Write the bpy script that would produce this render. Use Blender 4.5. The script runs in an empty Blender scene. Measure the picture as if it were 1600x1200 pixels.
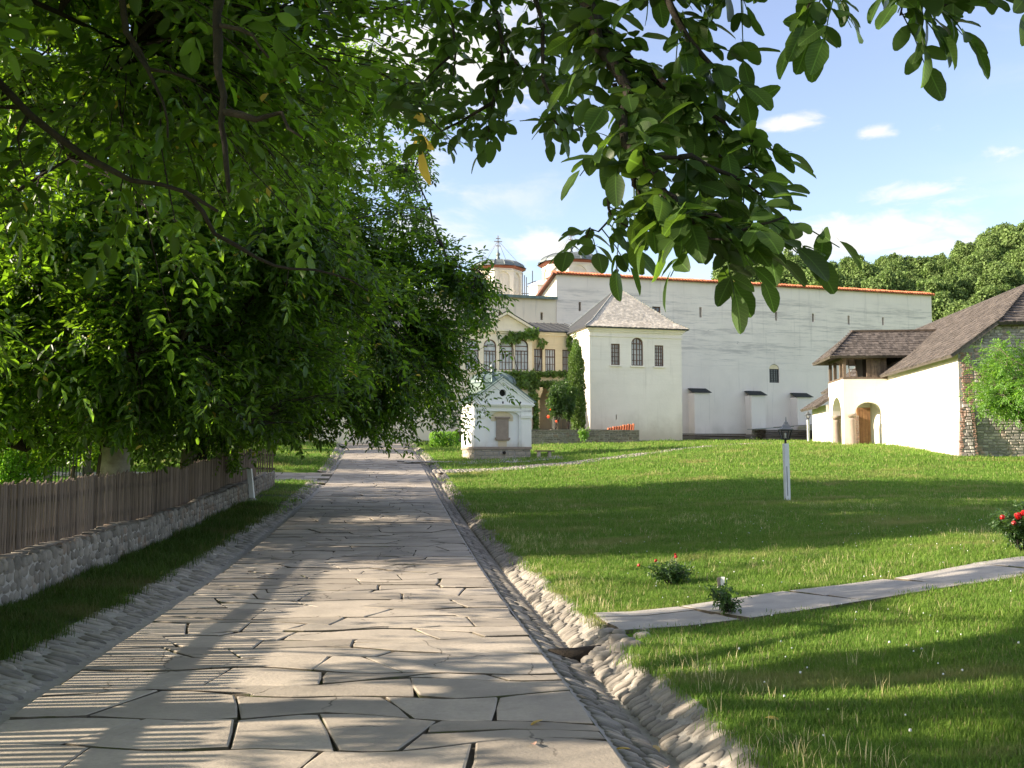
import bpy, math, random
import numpy as np
from mathutils import Vector, Matrix, Euler
random.seed(7)
rng = np.random.default_rng(11)
scene = bpy.context.scene
COL = scene.collection
R = math.radians

# ------------------------------------------------------------------ camera
F_PX, TANP, CAM_H = 1570.0, 0.0732, 1.65
cam_d = bpy.data.cameras.new('camera')
cam = bpy.data.objects.new('camera', cam_d); COL.objects.link(cam)
cam.location = (0, 0, CAM_H)
cam.rotation_euler = (math.pi / 2 + math.atan(TANP), 0, 0)
cam_d.sensor_width = 36.0
cam_d.lens = 36.0 * F_PX / 1600.0
cam_d.clip_start, cam_d.clip_end = 0.1, 3000
scene.camera = cam

# ------------------------------------------------------------------ daylight
SUN_EL = 21.0
SUN_TR = Vector((1.0, 0.07, 0)).normalized()          # the way the light travels, seen from above
world = bpy.data.worlds.new('World'); scene.world = world; world.use_nodes = True
wn, wl = world.node_tree.nodes, world.node_tree.links
wn.clear()
def wnode(t, **k):
    n = wn.new(t)
    for a, b in k.items(): setattr(n, a, b)
    return n
w_out = wnode('ShaderNodeOutputWorld'); w_bg = wnode('ShaderNodeBackground')
w_sky = wnode('ShaderNodeTexSky', sky_type='NISHITA', sun_disc=False)
w_sky.sun_elevation = R(SUN_EL)
w_sky.sun_rotation = math.atan2(-SUN_TR.x, -SUN_TR.y)
w_sky.altitude = 300; w_sky.air_density = 1.0; w_sky.dust_density = 1.2; w_sky.ozone_density = 1.6
w_bg.inputs[1].default_value = 0.116
wl.new(w_bg.outputs[0], w_out.inputs[0])

sun_d = bpy.data.lights.new('sun', 'SUN'); sun = bpy.data.objects.new('sun', sun_d); COL.objects.link(sun)
sun_d.energy = 5.0; sun_d.angle = R(0.53); sun_d.color = (1.0, 0.86, 0.67)
tr = Vector((SUN_TR.x * math.cos(R(SUN_EL)), SUN_TR.y * math.cos(R(SUN_EL)), -math.sin(R(SUN_EL))))
sun.rotation_euler = tr.to_track_quat('-Z', 'Y').to_euler()
sun.location = (-60, 0, 60)
vs = scene.view_settings
vs.view_transform = 'Standard'; vs.look = 'None'; vs.gamma = 1.0; vs.use_curve_mapping = False
vs.exposure = 1.48
cy = scene.cycles
cy.max_bounces = 7; cy.diffuse_bounces = 4; cy.glossy_bounces = 2; cy.transmission_bounces = 4; cy.transparent_max_bounces = 4
cy.caustics_reflective = cy.caustics_refractive = False
cy.use_denoising = True

# clouds: patches of cloud in the sky itself (direction of view only), so they stay put from any camera
def wmath(op, a, b=None, c=None):
    n = wnode('ShaderNodeMath', operation=op)
    for i, x in enumerate((a, b, c)):
        if x is None: continue
        if isinstance(x, (int, float)): n.inputs[i].default_value = x
        else: wl.new(x, n.inputs[i])
    return n.outputs[0]
w_tc = wnode('ShaderNodeTexCoord'); w_sep = wnode('ShaderNodeSeparateXYZ')
wl.new(w_tc.outputs['Generated'], w_sep.inputs[0])
dx, dy, dz = w_sep.outputs
az = wmath('ARCTAN2', dx, dy)
el = wmath('ARCSINE', dz)
w_comb = wnode('ShaderNodeCombineXYZ')
wl.new(wmath('MULTIPLY', az, 1.0), w_comb.inputs[0]); wl.new(wmath('MULTIPLY', el, 2.6), w_comb.inputs[1])
def wnoise(scale, detail, rough=0.55, dist=0.0):
    n = wnode('ShaderNodeTexNoise'); n.inputs['Scale'].default_value = scale; n.inputs['Detail'].default_value = detail
    n.inputs['Roughness'].default_value = rough; n.inputs['Distortion'].default_value = dist
    wl.new(w_comb.outputs[0], n.inputs['Vector']); return n.outputs['Fac']
n_big, n_fine = wnoise(7.0, 7, 0.6, 0.4), wnoise(26.0, 6, 0.62, 0.6)
def px_dir(u, v):
    a, b = (u - 800) / F_PX, (600 - v) / F_PX
    p = math.atan(TANP)
    d = Vector((a, math.cos(p) - b * math.sin(p), math.sin(p) + b * math.cos(p))).normalized()
    return math.atan2(d.x, d.y), math.asin(d.z)
total = None
for (u, v, ru, rv, k, soft) in [(855, 385, 75, 34, 1.0, 1), (800, 378, 45, 18, .5, 1), (1228, 190, 62, 18, .95, 1), (1372, 206, 40, 13, .8, 1), (1340, 372, 230, 44, 1.15, 1),
                          (1450, 385, 130, 24, 1.0, 1), (1415, 305, 130, 24, .62, 1), (1480, 318, 90, 18, .55, 1), (1570, 236, 60, 16, .6, 1), (1500, 220, 60, 40, .3, 1), (1465, 198, 22, 9, .5, 1),
                          (640, 95, 240, 130, 1.0, 1), (330, 330, 260, 160, .9, 1), (1000, 395, 110, 20, .5, 1),
                          (2050, 250, 260, 90, .9, 1), (2500, 330, 380, 70, .9, 1), (-500, 320, 420, 120, .9, 1), (-1400, 250, 400, 160, .8, 1)]:
    a0, e0 = px_dir(u, v)
    a1, _ = px_dir(u + ru, v); _, e1 = px_dir(u, v - rv)
    du = wmath('DIVIDE', wmath('SUBTRACT', az, a0), max(abs(a1 - a0), .01)); dv = wmath('DIVIDE', wmath('SUBTRACT', el, e0), max(abs(e1 - e0), .008))
    rr = wmath('ADD', wmath('MULTIPLY', du, du), wmath('MULTIPLY', dv, dv))
    g = wmath('MULTIPLY', wmath('EXPONENT', wmath('MULTIPLY', rr, -0.9)), k)
    total = g if total is None else wmath('MAXIMUM', total, g)
mixn = wmath('ADD', wmath('MULTIPLY', n_big, .55), wmath('MULTIPLY', n_fine, .45))
dens = wmath('ADD', total, wmath('MULTIPLY', wmath('SUBTRACT', mixn, .5), 2.3))
w_ramp = wnode('ShaderNodeMapRange', interpolation_type='SMOOTHSTEP')
w_ramp.inputs['From Min'].default_value = .36; w_ramp.inputs['From Max'].default_value = .95
wl.new(dens, w_ramp.inputs['Value'])
# loose cirrus everywhere else, added out of view to strengthen the fill light
w_r2 = wnode('ShaderNodeMapRange', interpolation_type='SMOOTHSTEP'); w_r2.inputs['From Min'].default_value = .44; w_r2.inputs['From Max'].default_value = .66; w_r2.inputs['To Max'].default_value = .85
wl.new(n_big, w_r2.inputs['Value'])
# mask that keeps this added cirrus out of the blue sky in view
a0, e0 = px_dir(1250, 190); a1, _ = px_dir(1250 + 620, 190); _, e1 = px_dir(1250, 190 - 330)
gap_u = wmath('DIVIDE', wmath('SUBTRACT', az, a0), a1 - a0); gap_v = wmath('DIVIDE', wmath('SUBTRACT', el, e0), e1 - e0)
gap = wmath('SUBTRACT', 1.0, wmath('EXPONENT', wmath('MULTIPLY', wmath('POWER', wmath('ADD', wmath('MULTIPLY', gap_u, gap_u), wmath('MULTIPLY', gap_v, gap_v)), 2.0), -1.0)))
cloud = wmath('MULTIPLY', wmath('MAXIMUM', w_ramp.outputs[0], wmath('MULTIPLY', w_r2.outputs[0], gap)), wmath('MAXIMUM', wmath('MINIMUM', wmath('MULTIPLY', dz, 14.0), 1.0), 0.0))
# a thin veil of bright haze over the whole sky, stronger towards the horizon
w_veil = wnode('ShaderNodeMix', data_type='RGBA'); w_veil.inputs['A'].default_value = (0, 0, 0, 1)
VEIL = (.5, .08, .0, 1)
w_veil.inputs['B'].default_value = VEIL; w_veil.inputs['Factor'].default_value = 1.0
w_add = wnode('ShaderNodeMix', data_type='RGBA', blend_type='ADD'); w_add.inputs['Factor'].default_value = .55
wl.new(w_sky.outputs[0], w_add.inputs['A']); wl.new(w_veil.outputs['Result'], w_add.inputs['B'])
w_mix = wnode('ShaderNodeMix', data_type='RGBA'); wl.new(cloud, w_mix.inputs['Factor'])
wl.new(w_add.outputs['Result'], w_mix.inputs['A']); w_mix.inputs['B'].default_value = (3.5, 3.42, 3.3, 1)
wl.new(w_mix.outputs['Result'], w_bg.inputs[0])

# ------------------------------------------------------------------ helpers
def P(u, v, d):
    """where the line of sight through photo pixel (u, v) reaches the distance d"""
    a, b = (u - 800) / F_PX, (600 - v) / F_PX
    c, s = 1 / math.sqrt(1 + TANP ** 2), TANP / math.sqrt(1 + TANP ** 2)
    dirn = Vector((a, c - b * s, s + b * c))
    return Vector((0, 0, CAM_H)) + dirn * (d / dirn.y)
def proj(p):
    c, s = 1 / math.sqrt(1 + TANP ** 2), TANP / math.sqrt(1 + TANP ** 2)
    x, y, z = p[0], p[1], p[2] - CAM_H
    f = y * c + z * s; up = -y * s + z * c
    return (800 + F_PX * x / f, 600 - F_PX * up / f, f)

def tag(o, label=None, cat=None, group=None, kind=None):
    if label: o['label'] = label
    if cat: o['category'] = cat
    if group: o['group'] = group
    if kind: o['kind'] = kind
    return o
def thing(name, loc, label, cat, group=None):
    o = bpy.data.objects.new(name, None); COL.objects.link(o)
    o.location = loc; o.empty_display_size = .3
    o['origin'] = [float(x) for x in loc]
    return tag(o, label, cat, group)
def origin_of(p):
    return Vector(p['origin']) if p is not None and 'origin' in p else Vector((0, 0, 0))
class MB:
    """collects faces; build() links them as one mesh object (coordinates are world, stored relative to the thing's base)"""
    def __init__(s): s.v, s.f, s.m = [], [], []
    def add(s, vs, fs, mi=0):
        n = len(s.v); s.v.extend([tuple(x) for x in vs])
        s.f.extend([tuple(i + n for i in f) for f in fs]); s.m.extend([mi] * len(fs))
    def quad(s, a, b, c, d, mi=0): s.add([a, b, c, d], [(0, 1, 2, 3)], mi)
    def poly(s, pts, mi=0): s.add(pts, [tuple(range(len(pts)))], mi)
    def box(s, c, X, Y, Z, mi=0):
        c, X, Y, Z = Vector(c), Vector(X), Vector(Y), Vector(Z)
        vs = [c + X * i + Y * j + Z * k for k in (-1, 1) for j in (-1, 1) for i in (-1, 1)]
        s.add(vs, [(0, 2, 3, 1), (4, 5, 7, 6), (0, 1, 5, 4), (2, 6, 7, 3), (0, 4, 6, 2), (1, 3, 7, 5)], mi)
    def bar(s, A, B, w, h, up=(0, 0, 1), mi=0):
        A, B = Vector(A), Vector(B); d = (B - A); L = d.length
        if L < 1e-6: return
        d /= L; up = Vector(up); side = d.cross(up)
        if side.length < 1e-4: side = d.cross(Vector((1, 0, 0)))
        side.normalize(); u2 = side.cross(d).normalized()
        s.box((A + B) / 2, d * (L / 2), side * (w / 2), u2 * (h / 2), mi)
    def tube(s, pts, rad, n=6, mi=0, cap=True):
        pts = [Vector(p) for p in pts]; k = len(pts)
        if not hasattr(rad, '__len__'): rad = [rad] * k
        vs, fs = [], []
        t0 = (pts[1] - pts[0]).normalized()
        ref = Vector((0, 0, 1)) if abs(t0.z) < .9 else Vector((1, 0, 0))
        a = t0.cross(ref).normalized()
        for i in range(k):
            t = (pts[min(i + 1, k - 1)] - pts[max(i - 1, 0)]).normalized()
            a = (a - t * a.dot(t));  a.normalize(); b = t.cross(a)
            for j in range(n):
                q = 2 * math.pi * j / n
                vs.append(pts[i] + (a * math.cos(q) + b * math.sin(q)) * rad[i])
        for i in range(k - 1):
            for j in range(n):
                j2 = (j + 1) % n
                fs.append((i * n + j, i * n + j2, (i + 1) * n + j2, (i + 1) * n + j))
        if cap and n >= 3:
            fs.append(tuple(range(n))[::-1]); fs.append(tuple((k - 1) * n + j for j in range(n)))
        s.add(vs, fs, mi)
    def lathe(s, c, prof, n=12, ph=0.0, mi=0):
        c = Vector(c); vs, fs = [], []
        for (r, z) in prof:
            for j in range(n):
                q = ph + 2 * math.pi * j / n
                vs.append(c + Vector((r * math.cos(q), r * math.sin(q), z)))
        for i in range(len(prof) - 1):
            for j in range(n):
                j2 = (j + 1) % n
                fs.append((i * n + j, i * n + j2, (i + 1) * n + j2, (i + 1) * n + j))
        fs.append(tuple((len(prof) - 1) * n + j for j in range(n)))
        s.add(vs, fs, mi)
    def build(s, name, mats, parent=None, smooth=False, label=None, kind=None):
        if not isinstance(mats, (list, tuple)): mats = [mats]
        o0 = origin_of(parent)
        me = bpy.data.meshes.new(name)
        me.from_pydata([(x - o0.x, y - o0.y, z - o0.z) for x, y, z in s.v], [], s.f)
        for m in mats: me.materials.append(m)
        if len(mats) > 1: me.polygons.foreach_set('material_index', s.m)
        if smooth: me.polygons.foreach_set('use_smooth', [True] * len(s.f))
        me.update()
        o = bpy.data.objects.new(name, me); COL.objects.link(o)
        if parent is not None:
            o.parent = parent
            if 'origin' in parent: o['origin'] = list(parent['origin'])
        return tag(o, label, None, None, kind)
def np_mesh(name, verts, loops, nper, mats, parent=None, kind=None, smooth=False):
    """verts (N,3) array, faces all with nper corners"""
    o0 = origin_of(parent)
    me = bpy.data.meshes.new(name)
    verts = np.asarray(verts, dtype=np.float32) - np.array(o0, dtype=np.float32)
    loops = np.asarray(loops, dtype=np.int32).ravel(); nf = len(loops) // nper
    me.vertices.add(len(verts)); me.vertices.foreach_set('co', verts.ravel())
    me.loops.add(len(loops)); me.loops.foreach_set('vertex_index', loops)
    me.polygons.add(nf); me.polygons.foreach_set('loop_start', np.arange(nf, dtype=np.int32) * nper)
    if smooth: me.polygons.foreach_set('use_smooth', np.ones(nf, dtype=bool))
    if not isinstance(mats, (list, tuple)): mats = [mats]
    for m in mats: me.materials.append(m)
    me.update(calc_edges=True)
    o = bpy.data.objects.new(name, me); COL.objects.link(o)
    if parent is not None:
        o.parent = parent
        if 'origin' in parent: o['origin'] = list(parent['origin'])
    return tag(o, kind=kind)
def link_piece(name, me, parent, mat4):
    """a piece that shares its mesh with others; mat4 is a world matrix"""
    o = bpy.data.objects.new(name, me); COL.objects.link(o)
    if parent is not None: o.parent = parent
    o.matrix_basis = Matrix.Translation(-origin_of(parent)) @ mat4
    return o
def smooth01(t): t = np.clip(t, 0, 1); return t * t * (3 - 2 * t)

# ------------------------------------------------------------------ materials
def new_mat(name):
    m = bpy.data.materials.new(name); m.use_nodes = True
    nt = m.node_tree; b = nt.nodes['Principled BSDF']
    return m, nt, b
class G:
    """short hand for building a node graph"""
    def __init__(s, nt): s.nt = nt; s.n = nt.nodes; s.l = nt.links
    def node(s, t, **k):
        n = s.n.new(t)
        for a, b in k.items(): setattr(n, a, b)
        return n
    def put(s, sock, x):
        if hasattr(x, 'is_output'): s.l.new(x, sock)
        else: sock.default_value = x
    def pos(s): return s.node('ShaderNodeNewGeometry').outputs['Position']
    def island(s): return s.node('ShaderNodeNewGeometry').outputs['Random Per Island']
    def rand(s):
        o = s.node('ShaderNodeObjectInfo').outputs['Random']
        return s.math('FRACT', s.math('ADD', o, s.math('MULTIPLY', s.island(), 7.31)))
    def mapping(s, v, scale=(1, 1, 1), rot=(0, 0, 0)):
        m = s.node('ShaderNodeMapping'); s.l.new(v, m.inputs[0]); m.inputs['Scale'].default_value = scale; m.inputs['Rotation'].default_value = rot
        return m.outputs[0]
    def noise(s, v, scale, detail=4, rough=.55, dist=0):
        n = s.node('ShaderNodeTexNoise'); s.l.new(v, n.inputs['Vector'])
        n.inputs['Scale'].default_value = scale; n.inputs['Detail'].default_value = detail; n.inputs['Roughness'].default_value = rough; n.inputs['Distortion'].default_value = dist
        return n.outputs['Fac']
    def math(s, op, a, b=None, c=None):
        n = s.node('ShaderNodeMath', operation=op)
        for i, x in enumerate((a, b, c)):
            if x is not None: s.put(n.inputs[i], x)
        return n.outputs[0]
    def ramp(s, f, lo, hi, a=0.0, b=1.0):
        n = s.node('ShaderNodeMapRange', interpolation_type='SMOOTHSTEP')
        s.put(n.inputs['Value'], f); n.inputs['From Min'].default_value = lo; n.inputs['From Max'].default_value = hi
        n.inputs['To Min'].default_value = a; n.inputs['To Max'].default_value = b
        return n.outputs[0]
    def mix(s, f, a, b, blend='MIX'):
        n = s.node('ShaderNodeMix', data_type='RGBA', blend_type=blend)
        s.put(n.inputs['Factor'], f)
        s.put(n.inputs['A'], a if hasattr(a, 'is_output') else (*a[:3], 1)); s.put(n.inputs['B'], b if hasattr(b, 'is_output') else (*b[:3], 1))
        return n.outputs['Result']
    def cramp(s, f, stops):
        n = s.node('ShaderNodeValToRGB'); s.l.new(f, n.inputs[0]); cr = n.color_ramp
        while len(cr.elements) < len(stops): cr.elements.new(.5)
        for e, (p, c) in zip(cr.elements, stops): e.position = p; e.color = (*c, 1)
        return n.outputs[0]
    def bump(s, h, strength=.4, dist=.01):
        n = s.node('ShaderNodeBump'); s.l.new(h, n.inputs['Height']); n.inputs['Strength'].default_value = strength; n.inputs['Distance'].default_value = dist
        return n.outputs[0]
def mat_mottled(name, c1, c2, scale=6, rough=.85, bump=.3, bdist=.01, c3=None, per_piece=.25, fine=60, spec=.3):
    m, nt, b = new_mat(name); g = G(nt); p = g.pos()
    col = g.mix(g.ramp(g.noise(p, scale, 5), .3, .7), c1, c2)
    if c3: col = g.mix(g.ramp(g.noise(p, scale * .37, 4), .52, .7), col, c3)
    if per_piece:
        r = g.rand(); k = g.math('ADD', g.math('MULTIPLY', r, 2 * per_piece), 1 - per_piece)
        n = g.node('ShaderNodeVectorMath', operation='SCALE'); g.l.new(col, n.inputs[0]); g.l.new(k, n.inputs['Scale']); col = n.outputs[0]
    f = g.noise(p, fine, 5, .65)
    col = g.mix(g.ramp(f, .3, .75, .0, .3), col, tuple(x * .55 for x in c1))
    g.l.new(col, b.inputs['Base Color']); b.inputs['Roughness'].default_value = rough; b.inputs['Specular IOR Level'].default_value = spec
    if bump: g.l.new(g.bump(f, bump, bdist), b.inputs['Normal'])
    return m
def mat_plain(name, c, rough=.6, metal=0, spec=.4, vary=.12, scale=8):
    m, nt, b = new_mat(name); g = G(nt)
    n = g.noise(g.pos(), scale, 5, .6)
    col = g.mix(g.ramp(n, .3, .75), c, tuple(x * (1 - 2 * vary) for x in c))
    g.l.new(col, b.inputs['Base Color']); b.inputs['Roughness'].default_value = rough; b.inputs['Metallic'].default_value = metal
    b.inputs['Specular IOR Level'].default_value = spec
    return m
def mat_leaf(name, refl, trans, spread=.5, rough=.42, yellow=0.0, spec=.35):
    m, nt, b = new_mat(name); g = G(nt)
    r = g.rand()
    hue = g.noise(g.pos(), .7, 2)
    k = g.math('ADD', g.math('MULTIPLY', r, spread), 1 - spread / 2)
    k = g.math('MULTIPLY', k, g.ramp(hue, .3, .7, .8, 1.2))
    def sc(c, kk=k):
        n = g.node('ShaderNodeVectorMath', operation='SCALE'); n.inputs[0].default_value = c; g.l.new(kk, n.inputs['Scale']); return n.outputs[0]
    c1, c2 = sc(refl), sc(trans)
    if yellow:
        y = g.ramp(r, 1 - yellow, 1 - yellow * .6)
        c1 = g.mix(y, c1, (.30, .24, .05)); c2 = g.mix(y, c2, (.36, .28, .03))
    g.l.new(c1, b.inputs['Base Color']); b.inputs['Roughness'].default_value = rough; b.inputs['Specular IOR Level'].default_value = spec
    t = g.node('ShaderNodeBsdfTranslucent'); g.l.new(c2, t.inputs[0])
    a = g.node('ShaderNodeAddShader'); g.l.new(b.outputs[0], a.inputs[0]); g.l.new(t.outputs[0], a.inputs[1])
    g.l.new(a.outputs[0], nt.nodes['Material Output'].inputs[0])
    return m

M = {}
M['walnut_leaf'] = mat_leaf('walnut_leaf', (.018, .039, .007), (.108, .20, .008), .9, yellow=.006, spec=.22)
M['near_leaf'] = mat_leaf('near_leaf', (.024, .046, .011), (.046, .085, .008), .6, spec=.18)
def mat_veined(name):
    """a big leaf seen close: pale midrib and side veins drawn along the leaf itself"""
    m = M['near_leaf'].copy(); m.name = name; nt = m.node_tree; g = G(nt)
    sep = g.node('ShaderNodeSeparateXYZ'); g.l.new(g.node('ShaderNodeTexCoord').outputs['Object'], sep.inputs[0]); x, y = sep.outputs[0], g.math('ABSOLUTE', sep.outputs[1])
    mid = g.ramp(y, .012, .022, 1, 0)
    sd = g.ramp(g.math('SINE', g.math('MULTIPLY', g.math('SUBTRACT', x, g.math('MULTIPLY', y, .75)), 62.0)), .86, .99, 0, .55)
    v = g.math('MAXIMUM', mid, sd)
    for n in list(nt.nodes):
        if n.type == 'BSDF_PRINCIPLED': sock = n.inputs['Base Color']
        elif n.type == 'BSDF_TRANSLUCENT': sock = n.inputs[0]
        else: continue
        src = sock.links[0].from_socket
        sc = g.node('ShaderNodeVectorMath', operation='SCALE'); g.l.new(src, sc.inputs[0]); g.l.new(g.math('ADD', g.math('MULTIPLY', v, .9), 1.0), sc.inputs['Scale']); g.l.new(sc.outputs[0], sock)
    return m
M['veined_leaf'] = mat_veined('veined_leaf')
M['yellow_leaf'] = mat_leaf('yellow_leaf', (.34, .24, .05), (.42, .28, .03), .4)
M['ash_leaf'] = mat_leaf('ash_leaf', (.07, .14, .025), (.14, .26, .02), .6)
M['garden_leaf'] = mat_leaf('garden_leaf', (.075, .15, .022), (.16, .30, .02), .6)
M['forest_leaf'] = mat_leaf('forest_leaf', (.105, .15, .052), (.065, .105, .022), 1.1, rough=.8, spec=.05)
M['thuja_leaf'] = mat_leaf('thuja_leaf', (.075, .13, .022), (.05, .09, .01), .7, rough=.6)
M['ivy_leaf'] = mat_leaf('ivy_leaf', (.07, .12, .022), (.10, .16, .015), .6)
M['rose_leaf'] = mat_leaf('rose_leaf', (.03, .06, .018), (.05, .10, .012), .5)
M['red_petal'] = mat_leaf('red_petal', (.42, .015, .015), (.25, .01, .01), .4)
M['orange_petal'] = mat_leaf('orange_petal', (.65, .14, .06), (.4, .1, .04), .4)
M['bark'] = mat_mottled('bark', (.055, .045, .036), (.03, .024, .02), 9, .95, .8, .02)
M['pale_bark'] = mat_mottled('pale_bark', (.16, .13, .10), (.08, .065, .05), 9, .95, .5, .01)
M['limewash'] = mat_mottled('limewash', (.33, .32, .28), (.17, .155, .13), 5, .95, .6, .01)
M['slab'] = mat_mottled('slab', (.43, .375, .31), (.33, .29, .245), 2.2, .8, .6, .008, c3=(.27, .245, .215), per_piece=.22, fine=28)
def add_cracks(m):
    """hairline cracks and grimy blotches on the worn flagstones"""
    nt = m.node_tree; b = nt.nodes['Principled BSDF']; g = G(nt); p = g.pos()
    src = b.inputs['Base Color'].links[0].from_socket
    wob = g.node('ShaderNodeVectorMath', operation='ADD'); nz = g.node('ShaderNodeTexNoise'); g.l.new(p, nz.inputs['Vector']); nz.inputs['Scale'].default_value = 4.0; nz.inputs['Detail'].default_value = 5
    sc = g.node('ShaderNodeVectorMath', operation='SCALE'); g.l.new(nz.outputs['Color'], sc.inputs[0]); sc.inputs['Scale'].default_value = .28
    g.l.new(p, wob.inputs[0]); g.l.new(sc.outputs[0], wob.inputs[1])
    vo = g.node('ShaderNodeTexVoronoi', feature='DISTANCE_TO_EDGE'); g.l.new(wob.outputs[0], vo.inputs['Vector']); vo.inputs['Scale'].default_value = .9
    cr = g.math('MULTIPLY', g.ramp(vo.outputs['Distance'], .003, .009, 1, 0), g.ramp(g.noise(p, .8, 2), .5, .58))
    col = g.mix(g.math('MULTIPLY', cr, .8), src, (.06, .05, .04))
    col = g.mix(g.ramp(g.noise(p, 1.1, 7, .72, .4), .56, .70, 0, .42), col, (.15, .14, .115))
    col = g.mix(g.ramp(g.noise(p, 9, 4, .7), .66, .72, 0, .5), col, (.11, .10, .085))
    g.l.new(col, b.inputs['Base Color'])
add_cracks(M['slab'])
M['path_slab'] = mat_mottled('path_slab', (.42, .395, .36), (.34, .32, .295), 5, .85, .4, .006, per_piece=.08, fine=80)
M['joint'] = mat_mottled('joint', (.15, .125, .095), (.09, .078, .06), 8, .95, .6, .01, c3=(.08, .095, .03), per_piece=0)
M['mortar'] = mat_mottled('mortar', (.40, .375, .34), (.30, .28, .25), 9, .95, .6, .01, per_piece=0)
M['cobble'] = mat_mottled('cobble', (.34, .305, .265), (.21, .195, .175), 7, .8, .4, .006, per_piece=.35)
M['wall_stone'] = mat_mottled('wall_stone', (.25, .225, .19), (.16, .145, .125), 6, .9, .6, .01, c3=(.20, .14, .10), per_piece=.35)
M['rubble'] = mat_mottled('rubble', (.48, .43, .38), (.30, .28, .26), 4, .9, .6, .01, c3=(.50, .34, .27), per_piece=.4)
M['brick'] = mat_mottled('brick', (.42, .27, .21), (.33, .19, .145), 7, .9, .4, .006, per_piece=.3)
M['ashlar'] = mat_mottled('ashlar', (.44, .38, .31), (.35, .30, .25), 5, .9, .4, .006, per_piece=.2)
M['dressed_stone'] = mat_mottled('dressed_stone', (.36, .29, .235), (.30, .24, .20), 6, .9, .3, .005, per_piece=.05)
M['white_paint'] = mat_plain('white_paint', (.78, .79, .80), .5, vary=.06)
M['black_iron'] = mat_plain('black_iron', (.02, .02, .022), .4)
M['lamp_grey'] = mat_plain('lamp_grey', (.16, .17, .18), .45)
M['lead'] = mat_plain('lead', (.21, .24, .235), .45, .3, vary=.2)
M['copper_green'] = mat_plain('copper_green', (.17, .235, .215), .5, .2, vary=.25, scale=3)
M['slate'] = mat_plain('slate', (.05, .053, .055), .65, vary=.2)
M['terracotta'] = mat_mottled('terracotta', (.52, .17, .08), (.40, .13, .07), 3, .85, .2, .005, per_piece=.35)
M['old_terracotta'] = mat_mottled('old_terracotta', (.26, .12, .09), (.18, .09, .07), 3, .85, .2, .005, per_piece=.3)
M['red_band'] = mat_plain('red_band', (.30, .10, .07), .8)
M['shingle_dark'] = mat_mottled('shingle_dark', (.125, .106, .093), (.078, .067, .06), 5, .9, .4, .006, per_piece=.4)
M['shingle_pale'] = mat_mottled('shingle_pale', (.62, .56, .47), (.50, .455, .385), 2, .9, .3, .006, c3=(.38, .34, .285), per_piece=.22)
M['old_wood'] = mat_mottled('old_wood', (.16, .12, .09), (.10, .075, .058), 6, .9, .5, .006, per_piece=.3)
M['door_wood'] = mat_mottled('door_wood', (.36, .20, .10), (.28, .15, .075), 6, .75, .3, .004, per_piece=.1)
M['frame_wood'] = mat_plain('frame_wood', (.15, .085, .055), .6)
M['dark_inside'] = mat_plain('dark_inside', (.03, .027, .025), .9)
M['iron_rod'] = mat_plain('iron_rod', (.12, .12, .13), .5)
def mat_weathered(name):
    """silvery fence board with long dark grain"""
    m, nt, b = new_mat(name); g = G(nt); p = g.pos()
    gr = g.noise(g.mapping(p, (40, 40, 2.2)), 1.0, 5, .7)
    col = g.mix(g.ramp(gr, .3, .72), (.20, .155, .12), (.095, .073, .058))
    k = g.math('ADD', g.math('MULTIPLY', g.rand(), .7), .65)
    n = g.node('ShaderNodeVectorMath', operation='SCALE'); g.l.new(col, n.inputs[0]); g.l.new(k, n.inputs['Scale'])
    g.l.new(n.outputs[0], b.inputs['Base Color']); b.inputs['Roughness'].default_value = .9; b.inputs['Specular IOR Level'].default_value = .15
    g.l.new(g.bump(gr, .5, .004), b.inputs['Normal'])
    return m
M['picket'] = mat_weathered('picket')
def mat_plaster(name, base, dirt, z_lo, z_hi, streak=.6, foot=None, band=None):
    """limewashed plaster: flaking, horizontal weather streaks and damp at the foot"""
    m, nt, b = new_mat(name); g = G(nt); p = g.pos()
    sep = g.node('ShaderNodeSeparateXYZ'); g.l.new(p, sep.inputs[0]); z = sep.outputs[2]
    col = g.mix(g.ramp(g.noise(p, .5, 5), .35, .7), base, tuple(x * .93 for x in base))
    st = g.noise(g.mapping(p, (.13, .13, 2.3)), 1.0, 9, .68, .3)
    fi = g.noise(g.mapping(p, (.7, .7, 7.5)), 1.0, 7, .72)
    mask = g.ramp(g.math('ADD', g.math('MULTIPLY', st, .6), g.math('MULTIPLY', fi, .4)), .47, .62)
    up = g.ramp(z, z_lo, z_hi)
    if band: up = g.math('MULTIPLY', up, g.ramp(z, band[1], band[0]))
    mask = g.math('MULTIPLY', g.math('MULTIPLY', mask, up), streak)
    col = g.mix(mask, col, dirt)
    blot = g.ramp(g.noise(g.mapping(p, (1.2, 1.2, 3.0)), 1.0, 6, .75), .64, .72, 0, 1)
    col = g.mix(g.math('MULTIPLY', g.math('MULTIPLY', blot, up), streak), col, tuple(x * .55 for x in dirt))
    rain = g.noise(g.mapping(p, (2.6, 2.6, .16)), 1.0, 6, .68)
    col = g.mix(g.ramp(rain, .54, .72, 0, .30), col, tuple(x * .72 for x in dirt))
    if foot:
        zf = g.math('ADD', z, g.math('MULTIPLY', g.math('SUBTRACT', g.noise(p, .9, 5), .5), 2.2))
        col = g.mix(g.ramp(zf, foot[1], foot[0], 0, .75), col, foot[2])
    g.l.new(col, b.inputs['Base Color']); b.inputs['Roughness'].default_value = .95; b.inputs['Specular IOR Level'].default_value = .1
    g.l.new(g.bump(g.noise(p, 5, 8, .7), .35, .03), b.inputs['Normal'])
    return m
M['fort_plaster'] = mat_plaster('fort_plaster', (.89, .81, .735), (.52, .48, .45), 8.8, 10.6, .85, (2.8, 4.6, (.54, .49, .41)), band=(15.2, 16.0))
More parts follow.
